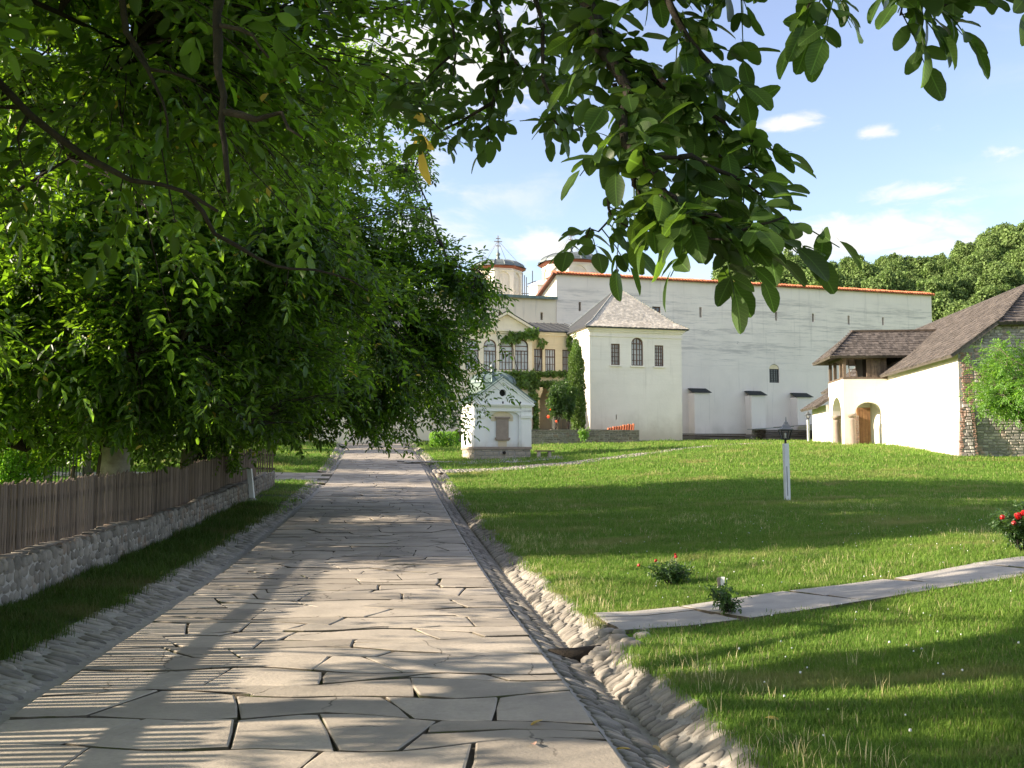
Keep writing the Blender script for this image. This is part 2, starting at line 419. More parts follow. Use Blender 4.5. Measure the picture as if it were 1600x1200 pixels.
M['low_wall_plaster'] = mat_plaster('low_wall_plaster', (.84, .755, .62), (.42, .40, .37), 8.0, 9.0, .95, None, band=(12.2, 12.9))
M['tower_plaster'] = mat_plaster('tower_plaster', (.88, .83, .745), (.6, .55, .46), 3, 12, .3, (2.7, 4.9, (.47, .41, .33)))
M['wing_plaster'] = mat_plaster('wing_plaster', (.86, .73, .50), (.6, .48, .3), 3, 12, .3, (3.5, 4.6, (.6, .5, .36)))
M['wing_white'] = mat_plaster('wing_white', (.88, .785, .61), (.6, .53, .42), 3, 12, .25)
M['chapel_plaster'] = mat_plaster('chapel_plaster', (.86, .85, .82), (.6, .57, .5), 0, 12, .25, (1.9, 2.6, (.58, .53, .45)))
M['barn_plaster'] = mat_plaster('barn_plaster', (.80, .76, .68), (.6, .55, .47), 0, 12, .3, (1.7, 2.6, (.62, .5, .42)))
M['church_plaster'] = mat_plaster('church_plaster', (.76, .71, .64), (.6, .52, .45), 0, 30, .4)
def mat_glass(name, c, rough=.08):
    m, nt, b = new_mat(name); g = G(nt)
    n = g.noise(g.pos(), 1.3, 3)
    g.l.new(g.mix(g.ramp(n, .35, .65), c, tuple(x * .7 for x in c)), b.inputs['Base Color'])
    b.inputs['Roughness'].default_value = rough; b.inputs['Specular IOR Level'].default_value = .8
    return m
M['curtain_glass'] = mat_glass('curtain_glass', (.58, .59, .58))
M['dark_glass'] = mat_glass('dark_glass', (.10, .105, .11))
M['lantern_glass'] = mat_glass('lantern_glass', (.5, .5, .45))
def mat_grass_blade(name='grass_blade', k=1.0):
    m, nt, b = new_mat(name); g = G(nt); p = g.pos()
    sep = g.node('ShaderNodeSeparateXYZ'); g.l.new(p, sep.inputs[0])
    dry = g.ramp(g.noise(g.mapping(p, (.35, .8, 0)), 1.0, 5, .6), .52, .68)
    r = g.rand()
    c = g.mix(g.ramp(r, .0, 1.0), (.105, .205, .028), (.20, .325, .055))
    c = g.mix(g.ramp(g.noise(p, .55, 5, .65), .45, .72, 0, .7), c, (.20, .315, .045))
    c = g.mix(g.math('MULTIPLY', dry, .65), c, (.38, .35, .14))
    c = g.mix(g.ramp(r, .91, .96), c, (.38, .33, .16))
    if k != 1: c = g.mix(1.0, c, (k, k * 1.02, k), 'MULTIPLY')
    g.l.new(c, b.inputs['Base Color']); b.inputs['Roughness'].default_value = .6; b.inputs['Specular IOR Level'].default_value = .2
    t = g.node('ShaderNodeBsdfTranslucent'); g.l.new(g.mix(.0, c, c), t.inputs[0])
    ms = g.node('ShaderNodeMixShader'); ms.inputs[0].default_value = .4
    g.l.new(b.outputs[0], ms.inputs[1]); g.l.new(t.outputs[0], ms.inputs[2]); g.l.new(ms.outputs[0], nt.nodes['Material Output'].inputs[0])
    return m
M['grass_blade'] = mat_grass_blade()
M['shaded_verge_blade'] = mat_grass_blade('shaded_verge_blade', .42)  # coarser verge grass, with the shade of the trees darkened into its colour
M['straw'] = mat_leaf('straw', (.42, .36, .2), (.3, .26, .12), .4)
def mat_lawn():
    m, nt, b = new_mat('lawn'); g = G(nt); p = g.pos()
    a = g.noise(g.mapping(p, (.35, .8, 0)), 1.0, 5, .6)
    c = g.mix(g.ramp(g.noise(p, 1.6, 6, .65), .3, .7), (.09, .185, .022), (.16, .28, .04))
    c = g.mix(g.ramp(a, .52, .68, 0, .8), c, (.30, .25, .09))
    c = g.mix(g.ramp(g.noise(p, 14, 4, .7), .55, .75, 0, .6), c, (.03, .05, .01))
    g.l.new(c, b.inputs['Base Color']); b.inputs['Roughness'].default_value = .95; b.inputs['Specular IOR Level'].default_value = .05
    g.l.new(g.bump(g.noise(p, 22, 6, .7), .8, .05), b.inputs['Normal'])
    return m
M['lawn'] = mat_lawn()
M['shaded_verge_soil'] = mat_mottled('shaded_verge_soil', (.04, .06, .016), (.03, .035, .014), 3, .95, .6, .02, per_piece=0)  # dark verge soil, the shade lying there also put into its colour
M['soil'] = mat_mottled('soil', (.12, .10, .07), (.07, .06, .04), 5, .95, .6, .02, per_piece=0)
M['hill'] = mat_mottled('hill', (.045, .07, .022), (.03, .05, .018), .1, .95, .6, .5, per_piece=0, fine=.6)
# ================================================================== the lie of the land
_kd = np.array([-60, 0, 14, 22, 32, 40, 47, 54, 61, 70, 80, 100, 160, 700.])
_kz = np.array([-.3, 0, 0, .2, .54, 1.0, 1.44, 1.85, 2.23, 2.75, 3.05, 3.3, 4, 6.])
_fd = np.arange(-60, 700, .5); _fz = np.interp(_fd, _kd, _kz)
_ker = np.exp(-.5 * (np.arange(-14, 15) / 5.0) ** 2); _ker /= _ker.sum()
_fz = np.convolve(np.pad(_fz, 14, mode='edge'), _ker, mode='valid')
def zroad(d): return np.interp(d, _fd, _fz)
_rd = np.array([-60, 5, 10, 15, 25, 33, 41, 48, 55, 62, 70, 86, 120, 160, 700.])
_rz = np.array([.3, .36, .45, .47, .53, .98, 1.7, 2.15, 2.45, 2.58, 2.78, 3.0, 3.5, 4, 6.])
_fr = np.interp(_fd, _rd, _rz); _fr = np.convolve(np.pad(_fr, 14, mode='edge'), _ker, mode='valid')
def zright(d): return np.interp(d, _fd, _fr)
ROAD_W, LIP_R, LIP_L = 3.72, .72, .62
def XR(d):
    d = np.asarray(d, float); e = np.clip(d - 32, 0, 60)
    return 1.26 - .115 * d - .0007 * e * e
def XL(d): return XR(d) - ROAD_W
def zlawn(x, d):
    x = np.asarray(x, float); d = np.asarray(d, float)
    o = x - XR(d) - LIP_R
    wdt = np.clip(6 + (d - 10) * .25, 5, 19)
    t = smooth01(o / wdt)
    base = zroad(d) + .06
    z = base * (1 - t) + zright(d) * t
    ol = XL(d) - LIP_L - x
    z = np.where(ol > 0, base + .03 * np.clip(ol, 0, 4), z)
    z = z + .018 * np.sin(x * 1.7 + d * .6) * np.sin(d * 1.1 - x * .4) * np.clip(np.maximum(o, ol) / 1.5, 0, 1)
    return z
def zl(x, d): return float(zlawn(x, d))

# the foot path of slabs (line of its middle) and the cobbled paths
FOOT = [(1.05, 9.75), (2.6, 10.25), (4.3, 10.85), (6.2, 11.6), (8.5, 12.6), (12, 14.3)]
FOOT_W = 1.05
def foot_y(x): return np.interp(x, [p[0] for p in FOOT], [p[1] for p in FOOT])
COB = [(-3.0, 40.4), (-1.5, 40.7), (.5, 41.4), (3, 42.8), (6, 45.5), (9, 49.0), (13, 53.5), (16.5, 57.5)]
def cob_w(x): return np.interp(x, [-3, 0, 3, 6, 10, 16], [1.5, 1.6, 1.3, .9, .6, .45])
SIDE_D0, SIDE_D1 = 35.6, 40.6
def on_side_road(x, d):
    k = np.clip((XL(d) - x) / 6.0, 0, 1)
    return (x < XL(d) + .1) & (d > SIDE_D0 + k * .9) & (d < SIDE_D1 - k * 1.3)

# ------------------------------------------------------------------ lawn sheet (dropped under road and gutters)
ds = np.concatenate([np.arange(-30, 3, 3.0), np.arange(3, 40, .5), np.arange(40, 100, 1.25), np.arange(100, 160, 5), np.array([160, 200, 260, 340, 450, 600, 690])])
offs_r = np.concatenate([[.0, .60, .72], np.arange(1.1, 12, .45), np.arange(12, 45, 1.5), [48, 60, 80, 120, 180, 280, 420, 650]])
offs_l = np.concatenate([[.0, .52, .62], np.arange(1.0, 8, .45), np.arange(8, 40, 2.0), [45, 60, 90, 140, 220, 340, 500, 700]])
offs = np.concatenate([-(ROAD_W + offs_l[::-1]), offs_r])
gd, go = np.meshgrid(ds, offs, indexing='ij')
gx = XR(gd) + go
gz = zlawn(gx, gd)
low = (go > -ROAD_W - .58) & (go < .66)
gz = np.where(low, zroad(gd) - .34, gz)
side = on_side_road(gx, gd); gz = np.where(side, zroad(gd) - .12, gz)
n0, n1 = gd.shape
idx = np.arange(n0 * n1).reshape(n0, n1)
loops = np.stack([idx[:-1, :-1], idx[:-1, 1:], idx[1:, 1:], idx[1:, :-1]], -1).reshape(-1)
lawn = np_mesh('lawn', np.stack([gx, gd, gz], -1).reshape(-1, 3), loops, 4, M['lawn'], None, 'structure', True)

# the narrow rough verge, coloured darker for its shade, between the left gutter and the stone wall
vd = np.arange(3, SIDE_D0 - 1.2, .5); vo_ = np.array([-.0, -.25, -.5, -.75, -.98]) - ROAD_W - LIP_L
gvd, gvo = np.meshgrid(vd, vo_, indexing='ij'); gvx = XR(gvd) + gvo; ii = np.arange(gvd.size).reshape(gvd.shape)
verge = np_mesh('verge', np.stack([gvx, gvd, zlawn(gvx, gvd) + .008], -1).reshape(-1, 3), np.stack([ii[:-1, :-1], ii[1:, :-1], ii[1:, 1:], ii[:-1, 1:]], -1).reshape(-1), 4, M['shaded_verge_soil'], None, 'structure', True)
# ------------------------------------------------------------------ road: a bed of joints, flagstones proud of it
def strip(name, mat, w0, w1, d0, d1, dz, step=.5, kind='structure', zf=None, prof=None):
    dd = np.arange(d0, d1 + step, step)
    prof = prof or [(w0, dz), (w1, dz)]
    vs = np.array([[float(XR(d)) + w, d, float(zroad(d)) + z] for d in dd for (w, z) in prof])
    k = len(prof); ii = np.arange(len(dd) * k).reshape(len(dd), k)
    lp = np.stack([ii[:-1, :-1], ii[:-1, 1:], ii[1:, 1:], ii[1:, :-1]], -1).reshape(-1)
    return np_mesh(name, vs, lp, 4, mat, None, kind, True)
road = strip('road', M['joint'], -ROAD_W - .02, .0, -12, 110, -.032)
def flag(poly, zf, h, inset=.018, tilt=(0, 0), z_side=-.07):
    """a flagstone with worn edges over the outline poly [(x, d)]; returns verts, faces"""
    n = len(poly); cx = sum(p[0] for p in poly) / n; cd = sum(p[1] for p in poly) / n
    vs, fs = [], []
    for ring in range(3):
        for (x, d) in poly:
            L = math.hypot(x - cx, d - cd) or 1
            k = max(0, 1 - (inset if ring == 2 else 0) / L)
            xx, yy = cx + (x - cx) * k, cd + (d - cd) * k
            z = zf(xx, yy) + (z_side if ring == 0 else (h - .005 if ring == 1 else h + tilt[0] * (xx - cx) + tilt[1] * (yy - cd)))
            vs.append((xx, yy, z))
    for r_ in (0, 1):
        for j in range(n):
            j2 = (j + 1) % n
            fs.append((r_ * n + j, r_ * n + j2, (r_ + 1) * n + j2, (r_ + 1) * n + j))
    vs.append((cx, cd, zf(cx, cd) + h)); c = len(vs) - 1
    for j in range(n): fs.append((2 * n + j, 2 * n + (j + 1) % n, c))
    return vs, fs, [1] * n + [0] * (2 * n)
def emit_flags(flags, parent, mat, name='slab', limit=300, view=True):
    """flags nearest the eye become pieces, the rest one mass"""
    def key(f):
        v = f[0]; c = v[-1]; u, w, dep = proj(c)
        out = 0 if (-120 < u < 1720 and w < 1290 and dep > 1) else 1000
        return out + math.hypot(c[0], c[1])
    flags.sort(key=key)
    for vs, fs, ms in flags[:limit]:
        mb = MB(); c = Vector(vs[-1]); mb.add([Vector(v) - c for v in vs], fs); mb.m = ms
        o = mb.build(name, [mat, M['joint']]); o.parent = parent; o.location = c - origin_of(parent)
    if len(flags) > limit:
        mb = MB()
        for vs, fs, ms in flags[limit:]: mb.add(vs, fs); mb.m[-len(ms):] = ms
        mb.build(name, [mat, M['joint']], parent, kind='stuff')
def paving_rows(d0, d1, dep0, dep1, rnd):
    out = []; d = d0; k = 0
    def wav(k, w): return .09 * math.sin(w * 1.9 + k * 2.7) + .06 * math.sin(w * 4.3 + k * 5.1) + (((k * 37) % 11) / 11 - .5) * .15 * (w - 1.86)
    while d < d1:
        step = rnd.uniform(dep0, dep1) * (.75 if rnd.random() < .3 else 1)
        cuts = [0.0]
        while cuts[-1] < ROAD_W - .35: cuts.append(min(ROAD_W, cuts[-1] + rnd.choice((rnd.uniform(.42, .9), rnd.uniform(.7, 1.35)))))
        if ROAD_W - cuts[-1] < .35: cuts[-1] = ROAD_W
        sl = [0 if i in (0, len(cuts) - 1) else rnd.uniform(-.36, .36) for i in range(len(cuts))]
        for i in range(len(cuts) - 1):
            a0, a1, s0, s1 = cuts[i], cuts[i + 1], sl[i], sl[i + 1]
            splits = [(0, 1)]
            if a1 - a0 > .85 and step > .5 and rnd.random() < .28:
                q = rnd.uniform(.4, .6); splits = [(0, q), (q, 1)]
            for (t0, t1) in splits:
                g = rnd.uniform(.002, .006); gd_ = rnd.uniform(.011, .020)
                pts = []
                def bd(t, w):
                    return (d + wav(k, w)) * (1 - t) + (d + step + wav(k + 1, w)) * t
                wl0, wl1 = a0 + s0 * (t0 - .5), a1 + s1 * (t0 - .5)
                wu0, wu1 = a0 + s0 * (t1 - .5), a1 + s1 * (t1 - .5)
                ns = 4
                for j in range(ns + 1):
                    w = wl0 + g + (wl1 - wl0 - 2 * g) * j / ns; pts.append((w, bd(t0, w) + gd_))
                pts.append(((wl1 + wu1) / 2 - g + rnd.uniform(-.007, .006), (bd(t0, wl1) + bd(t1, wu1)) / 2))
                for j in range(ns + 1):
                    w = wu1 - g - (wu1 - wu0 - 2 * g) * j / ns; pts.append((w, bd(t1, w) - gd_))
                pts.append(((wl0 + wu0) / 2 + g + rnd.uniform(-.006, .007), (bd(t0, wl0) + bd(t1, wu0)) / 2))
                for ci in (0, ns, ns + 2, 2 * ns + 2):
                    cw, cd_ = pts[ci]; kx = rnd.uniform(.002, .013); ky = rnd.uniform(.002, .016)
                    pts[ci] = (cw + (kx if ci in (0, 2 * ns + 2) else -kx), cd_ + (ky if ci <= ns else -ky))
                pp = []
                for j, (w, dd) in enumerate(pts):
                    jx = rnd.uniform(-.006, .006); jd = rnd.uniform(-.012, .012)
                    if rnd.random() < .06: jx += (.02 if w < (a0 + a1) / 2 else -.02); jd += (.022 if dd < d + step / 2 else -.022)
                    pp.append((float(XL(dd)) + min(max(w + jx, .01), ROAD_W - .005), dd + jd))
                out.append(flag(pp, lambda x, y: float(zroad(y)), rnd.uniform(-.006, .008), .015, (rnd.uniform(-.007, .007), rnd.uniform(-.007, .007))))
        d += step; k += 1
    return out
rnd = random.Random(5)
flags = paving_rows(3.4, 30, .36, .68, rnd) + paving_rows(30.05, 96, .45, .8, rnd)
emit_flags(flags, road, M['slab'])

# the side road that leaves to the left
side_road = bpy.data.objects.new('side_road', None)
vs, ws = [], []
for i in range(25):
    x = -i * .8
    for t in (0, 1):
        vs.append((x, t))
def side_pt(i, t):
    x_off = i * .8; dmid = 38.2
    k = min(1, x_off / 6.0)
    d = (SIDE_D0 + k * .9) * (1 - t) + (SIDE_D1 - k * 1.3) * t
    x = float(XL(d)) - x_off + .0
    return (x, d, float(zroad(d)) + .03 * min(max(x_off - LIP_L, 0), 4) - .02)
mb = MB()
for i in range(30):
    for j in range(4):
        mb.quad(side_pt(i + 1, j / 4), side_pt(i, j / 4), side_pt(i, (j + 1) / 4), side_pt(i + 1, (j + 1) / 4))
side_road = mb.build('side_road', M['joint']); tag(side_road, kind='structure')
sf = []
rnd = random.Random(9)
for i in range(22):
    n = 5
    for j in range(n):
        q = [(i * 1.0 + .015 + (j % 2) * .4, j / n + .004), (i * 1.0 + .98 + (j % 2) * .4, j / n + .004), (i * 1.0 + .98 + (j % 2) * .4, (j + 1) / n - .004), (i + .015 + (j % 2) * .4, (j + 1) / n - .004)]
        pts = []
        for (a, t) in q:
            p = side_pt(a / .8, t); pts.append((p[0] + rnd.uniform(-.03, .03), p[1] + rnd.uniform(-.03, .03)))
        pts = pts[::-1]
        sf.append(flag(pts, lambda x, y: float(zroad(y)) + .03 * min(max(float(XL(y)) - x - LIP_L, 0), 4) - .02, .03 + rnd.uniform(-.005, .006), .02, z_side=-.01))
emit_flags(sf, side_road, M['slab'], limit=60)

# ------------------------------------------------------------------ gutters: mortar bed with long cobbles set across it
G_R = [(.0, -.02), (.04, -.05), (.32, -.15), (.40, -.15), (.72, .06), (.78, .05)]
G_L = [(-ROAD_W - LIP_L - .06, .05), (-ROAD_W - LIP_L, .06), (-ROAD_W - .10, -.06), (-ROAD_W - .0, -.05)]
gutter_r = strip('gutter', M['mortar'], 0, 0, -12, 84, 0, .5, prof=G_R)
mb_l = []
gutter_l = strip('gutter', M['mortar'], 0, 0, -12, 35.4, 0, .5, prof=G_L)
gutter_l2 = strip('gutter', M['mortar'], 0, 0, 40.8, 84, 0, .5, prof=G_L)
def stone_mesh(seed, n=9):
    """a rounded cobble, unit size along x, y and z"""
    r = random.Random(seed); mb = MB(); vs, fs = [], []
    base = [1 + r.uniform(-.2, .2) for _ in range(n)]
    for (rad, z) in ((1.0, -.5), (.98, .12), (.70, .42)):
        for j in range(n):
            q = 2 * math.pi * j / n
            vs.append((.5 * rad * base[j] * math.cos(q), .5 * rad * base[j] * math.sin(q), z + r.uniform(-.05, .05)))
    vs.append((0, 0, .5))
    for i in (0, 1):
        for j in range(n):
            fs.append((i * n + j, i * n + (j + 1) % n, (i + 1) * n + (j + 1) % n, (i + 1) * n + j))
    for j in range(n): fs.append((2 * n + j, 2 * n + (j + 1) % n, 3 * n))
    mb.add(vs, fs); return mb
def shared_stones(mat, k=6, n=9, name='stone'):
    res = []
    for i in range(k):
        o = stone_mesh(100 + i, n).build(name, mat, smooth=True); me = o.data; bpy.data.objects.remove(o); res.append(me)
    return res
def emit_stones(name, mats4, meshes, parent, limit, mat):
    """matrices sorted nearest first: pieces up to the limit, then one mass"""
    for i, m4 in enumerate(mats4[:limit]): link_piece(name, meshes[i % len(meshes)], parent, m4)
    rest = mats4[limit:]
    if rest:
        V, L = [], []; n = 0
        for i, m4 in enumerate(rest):
            me = meshes[i % len(meshes)]
            co = np.empty(len(me.vertices) * 3, dtype=np.float32); me.vertices.foreach_get('co', co); co = co.reshape(-1, 3)
            A = np.array(m4); V.append(co @ A[:3, :3].T + A[:3, 3])
            L.append((n, me)); n += len(co)
        mb = MB(); mb.v = [tuple(x) for x in np.concatenate(V)]
        for (off, me) in L:
            for p in me.polygons: mb.f.append(tuple(v + off for v in p.vertices))
        mb.m = [0] * len(mb.f)
        mb.build(name, mat, parent, True, kind='stuff')
def frame4(c, X, Y, Z):
    return Matrix(((X[0], Y[0], Z[0], c[0]), (X[1], Y[1], Z[1], c[1]), (X[2], Y[2], Z[2], c[2]), (0, 0, 0, 1)))
def slope_stone(side_w0, z0, side_w1, z1, t, d, length, width, thick, skew):
    """matrix for a cobble lying on the slope between two profile points"""
    w = side_w0 + (side_w1 - side_w0) * t; z = z0 + (z1 - z0) * t
    X = Vector((side_w1 - side_w0, 0, z1 - z0)).normalized()
    Yv = Vector((-.115, 1, float(zroad(d + .2) - zroad(d - .2)) / .4)).normalized()
    Z = X.cross(Yv).normalized()
    if Z.z < 0: Z = -Z
    Yv = Z.cross(X).normalized()
    c = Vector((float(XR(d)) + w, d, float(zroad(d)) + z))
    X2 = X * math.cos(skew) + Yv * math.sin(skew); Y2 = -X * math.sin(skew) + Yv * math.cos(skew)
    return frame4(c + Z * thick * .12, X2 * length, Y2 * width, Z * thick)
cob_meshes = shared_stones(M['cobble'], 6, 9, 'cobble')
rnd = random.Random(3)
lst = []
d = 4.2
while d < 66:
    k = 1 if d < 30 else 1.6
    st = rnd.uniform(.06, .105) * k
    # far face, stones lie across in two or three lengths
    cutp = rnd.uniform(.34, .62)
    spans = [(0.03, cutp), (cutp + .02, 1.0)] if rnd.random() < .8 else [(.03, .36), (.38, .7), (.72, 1.0)]
    for (a, b) in spans:
        lst.append(slope_stone(.38, -.145, .74, .06, (a + b) / 2, d + rnd.uniform(-.012, .012), (b - a) * .385 * rnd.uniform(.9, 1.03), st * rnd.uniform(.74, .95), .034 * k * rnd.uniform(.7, 1.2), rnd.uniform(-.16, .10)))
    cutp = rnd.uniform(.35, .65)
    for (a, b) in [(0.02, cutp), (cutp + .02, 1)]:
        lst.append(slope_stone(.03, -.045, .36, -.15, (a + b) / 2, d + rnd.uniform(-.02, .02), (b - a) * .345, st * rnd.uniform(.76, .95), .034 * k * rnd.uniform(.7, 1.2), rnd.uniform(-.5, -.25)))
    d += st
emit_stones('cobble', lst, cob_meshes, gutter_r, 300, M['cobble'])
def left_gutter_stones(d0, d1, parent, lim):
    lst = []; d = d0
    while d < d1:
        k = 1 if d < 26 else 1.7
        st = rnd.uniform(.075, .12) * k
        cutp = rnd.uniform(.3, .7)
        for (a, b) in [(0.08, cutp), (cutp + .03, 1.02)]:
            if rnd.random() < .1: continue
            lst.append(slope_stone(-ROAD_W - .10, -.06, -ROAD_W - LIP_L, .06, (a + b) / 2, d + rnd.uniform(-.03, .03), (b - a) * .55 * rnd.uniform(.75, 1.0), st * rnd.uniform(.5, .8), .036 * k, rnd.uniform(-.25, .25)))
        d += st
    emit_stones('cobble', lst, cob_meshes, parent, lim, M['cobble'])
left_gutter_stones(6.8, 35.2, gutter_l, 300)
left_gutter_stones(40.9, 66, gutter_l2, 0)

# ------------------------------------------------------------------ foot path of slabs across the lawn
def foot_pt(s, t, lift=0.0):
    """s: metres along x, t: -1..1 across"""
    x = s; y = float(foot_y(x)); dx_ = .3
    tx, ty = 2 * dx_, float(foot_y(x + dx_) - foot_y(x - dx_)); L = math.hypot(tx, ty)
    px, py = x - ty / L * t * FOOT_W / 2, y + tx / L * t * FOOT_W / 2
    return px, py
mb = MB(); N = 60
for i in range(N):
    a, b = .86 + i * .2, .86 + (i + 1) * .2
    q = [foot_pt(a, -1.02), foot_pt(b, -1.02), foot_pt(b, 1.02), foot_pt(a, 1.02)]
    mb.quad(*[(x, y, zl(x, y) + .003) for x, y in q])
footpath = mb.build('footpath', M['joint'], smooth=True); tag(footpath, kind='structure')
rnd = random.Random(21); ff = []; s = .86
while s < 11.5:
    L = rnd.uniform(1.0, 1.65); e = min(s + L, 12.4); sk = rnd.uniform(-.22, .02)
    rows = [(-1, rnd.uniform(-.1, .15)), (None, 1)]
    m_ = rows[0][1]
    bands = [(-.99, m_ - .015), (m_ + .02, .99)] if rnd.random() < .6 else [(-.99, .99)]
    if s < 1.5: bands = [(-.99, -.25), (-.22, .45), (.48, .99)]
    for (t0, t1) in bands:
        pts = []
        for (ss, tt) in [(s + .03, t0), ((s + e) / 2, t0), (e - .03, t0), (e - .03, (t0 + t1) / 2), (e - .03, t1), ((s + e) / 2, t1), (s + .03, t1), (s + .03, (t0 + t1) / 2)]:
            x, y = foot_pt(ss + sk * tt * .9 + rnd.uniform(-.012, .012), tt * (1 + rnd.uniform(-.02, .02))); pts.append((x, y))
        ff.append(flag(pts, lambda x, y: zl(x, y), .034 + rnd.uniform(-.006, .006), .02, z_side=-.07))
    s = e + .0
emit_flags(ff, footpath, M['path_slab'])

# ------------------------------------------------------------------ cobbled path that crosses the lawn towards the barn
def cob_pt(s, t):
    x = s; y = float(np.interp(x, [p[0] for p in COB], [p[1] for p in COB])); w = float(cob_w(x)) / 2
    dy_ = float(np.interp(x + .3, [p[0] for p in COB], [p[1] for p in COB]) - np.interp(x - .3, [p[0] for p in COB], [p[1] for p in COB]))
    L = math.hypot(.6, dy_)
    return x - dy_ / L * t * w, y + .6 / L * t * w
mb = MB(); xs = np.arange(-3.15, 16.6, .35)
for a, b in zip(xs[:-1], xs[1:]):
    q = [cob_pt(a, -1), cob_pt(b, -1), cob_pt(b, 1), cob_pt(a, 1)]
    mb.quad(*[(x, y, zl(x, y) + .012) for x, y in q])
cob_path = mb.build('cobbled_path', M['mortar'], smooth=True); tag(cob_path, kind='structure')
rnd = random.Random(2); lst = []
for a in np.arange(-3.1, 16.2, .17):
    w = float(cob_w(a)); nrow = max(2, int(w / .16))
    for j in range(nrow):
        t = -1 + 2 * (j + .5) / nrow + rnd.uniform(-.05, .05)
        x, y = cob_pt(a + rnd.uniform(-.04, .04), t)
        q = rnd.uniform(0, 3.14); sz = rnd.uniform(.11, .17)
        X = Vector((math.cos(q), math.sin(q), 0)); Yv = Vector((-math.sin(q), math.cos(q), 0))
        lst.append(frame4((x, y, zl(x, y) + .018), X * sz, Yv * sz * rnd.uniform(.6, .9), Vector((0, 0, .05))))
lst.sort(key=lambda m: m[1][3])
emit_stones('cobble', lst, cob_meshes, cob_path, 0, M['cobble'])

# apron of flat stones in front of the well house, joined to the road
mb = MB(); af = []; rnd = random.Random(14)
def apron_ok(x, y):
    a = (-5.05 + .0, 46.4), (-2.4, 45.9)
    lane = abs(y - (46.4 + (x + 5) * -.12)) < .38 and -5.1 < x < -2.2
    front = (-2.5 < x < 2.2) and (y > 44.6 + .12 * x) and (y < 46.55 + .28 * (x + 1.74))
    return lane or front
for i in range(-9, 6):
    for j in range(44, 50):
        for k in range(2):
            x = i * .62 + k * .3 + rnd.uniform(-.08, .08); y = j * .62 + 16.8 + k * .31 + rnd.uniform(-.08, .08)
            if not apron_ok(x, y): continue
            n = 7; r0 = rnd.uniform(.2, .3)
            pts = [(x + r0 * rnd.uniform(.85, 1.15) * math.cos(2 * math.pi * t / n), y + .8 * r0 * rnd.uniform(.85, 1.15) * math.sin(2 * math.pi * t / n)) for t in range(n)]
            af.append(flag(pts, lambda a, b: zl(a, b), .03, .03, z_side=-.02))
apron = MB()
for f in af[:1]: apron.add(f[0], f[1])
apron = apron.build('stone_apron', M['path_slab']); tag(apron, kind='structure')
emit_flags(af[1:], apron, M['path_slab'], limit=0)

# larger cobbles and a drain baulk where foot path meets gutter
rnd = random.Random(31); lst = []
for k in range(26):
    x = rnd.uniform(.55, 1.25); y = rnd.uniform(8.55, 9.55)
    if y > 9.2 and x > 1.0: continue
    o = x - float(XR(y)); z = float(np.interp(o, [p[0] for p in G_R], [p[1] for p in G_R])) if o < .78 else .06
    q = rnd.uniform(-.4, .4); s_ = rnd.uniform(.11, .18)
    lst.append(frame4((x, y, float(zroad(y)) + z + .015), Vector((math.cos(q), math.sin(q), .15)) * s_, Vector((-math.sin(q), math.cos(q), 0)) * s_ * .7, Vector((0, 0, .075))))
emit_stones('cobble', lst, cob_meshes, gutter_r, 60, M['cobble'])
mb = MB()
mb.tube([(float(XR(9.05)) + .10, 9.0, -.085), (float(XR(9.05)) + .35, 9.03, -.09), (float(XR(9.05)) + .72, 9.1, -.055)], [.055, .065, .06], 8)
lg = mb.build('drain_log', M['bark'], None, True); tag(lg, 'short dark log lying across the cobbled gutter where the slab path begins', 'log')

# ------------------------------------------------------------------ terrace behind the little stone wall
hill_ds = None
# ================================================================== buildings
class Fr:
    """a building's own axes: a along its front, b into it, z up"""
    def __init__(s, x, y, slope):
        s.o = Vector((x, y, 0)); L = math.hypot(1, slope)
        s.A = Vector((1 / L, slope / L, 0)); s.B = Vector((-slope / L, 1 / L, 0))
    def __call__(s, a, b, z): return s.o + s.A * a + s.B * b + Vector((0, 0, z))
    def box(s, mb, a0, a1, b0, b1, z0, z1, mi=0):
        mb.box(s((a0 + a1) / 2, (b0 + b1) / 2, (z0 + z1) / 2), s.A * (abs(a1 - a0) / 2), s.B * (abs(b1 - b0) / 2), Vector((0, 0, (z1 - z0) / 2)), mi)
def op_outline(op, n=10):
    a0, a1, zb, zt = op[:4]; rise = op[4] if len(op) > 4 else 0
    if not rise: return [(a0, zb), (a1, zb), (a1, zt), (a0, zt)]
    pts = [(a0, zb), (a1, zb)]; c = (a0 + a1) / 2; w = (a1 - a0) / 2
    for i in range(n + 1):
        q = math.pi * i / n; pts.append((c + w * math.cos(q), zt - rise + rise * math.sin(q)))
    return pts
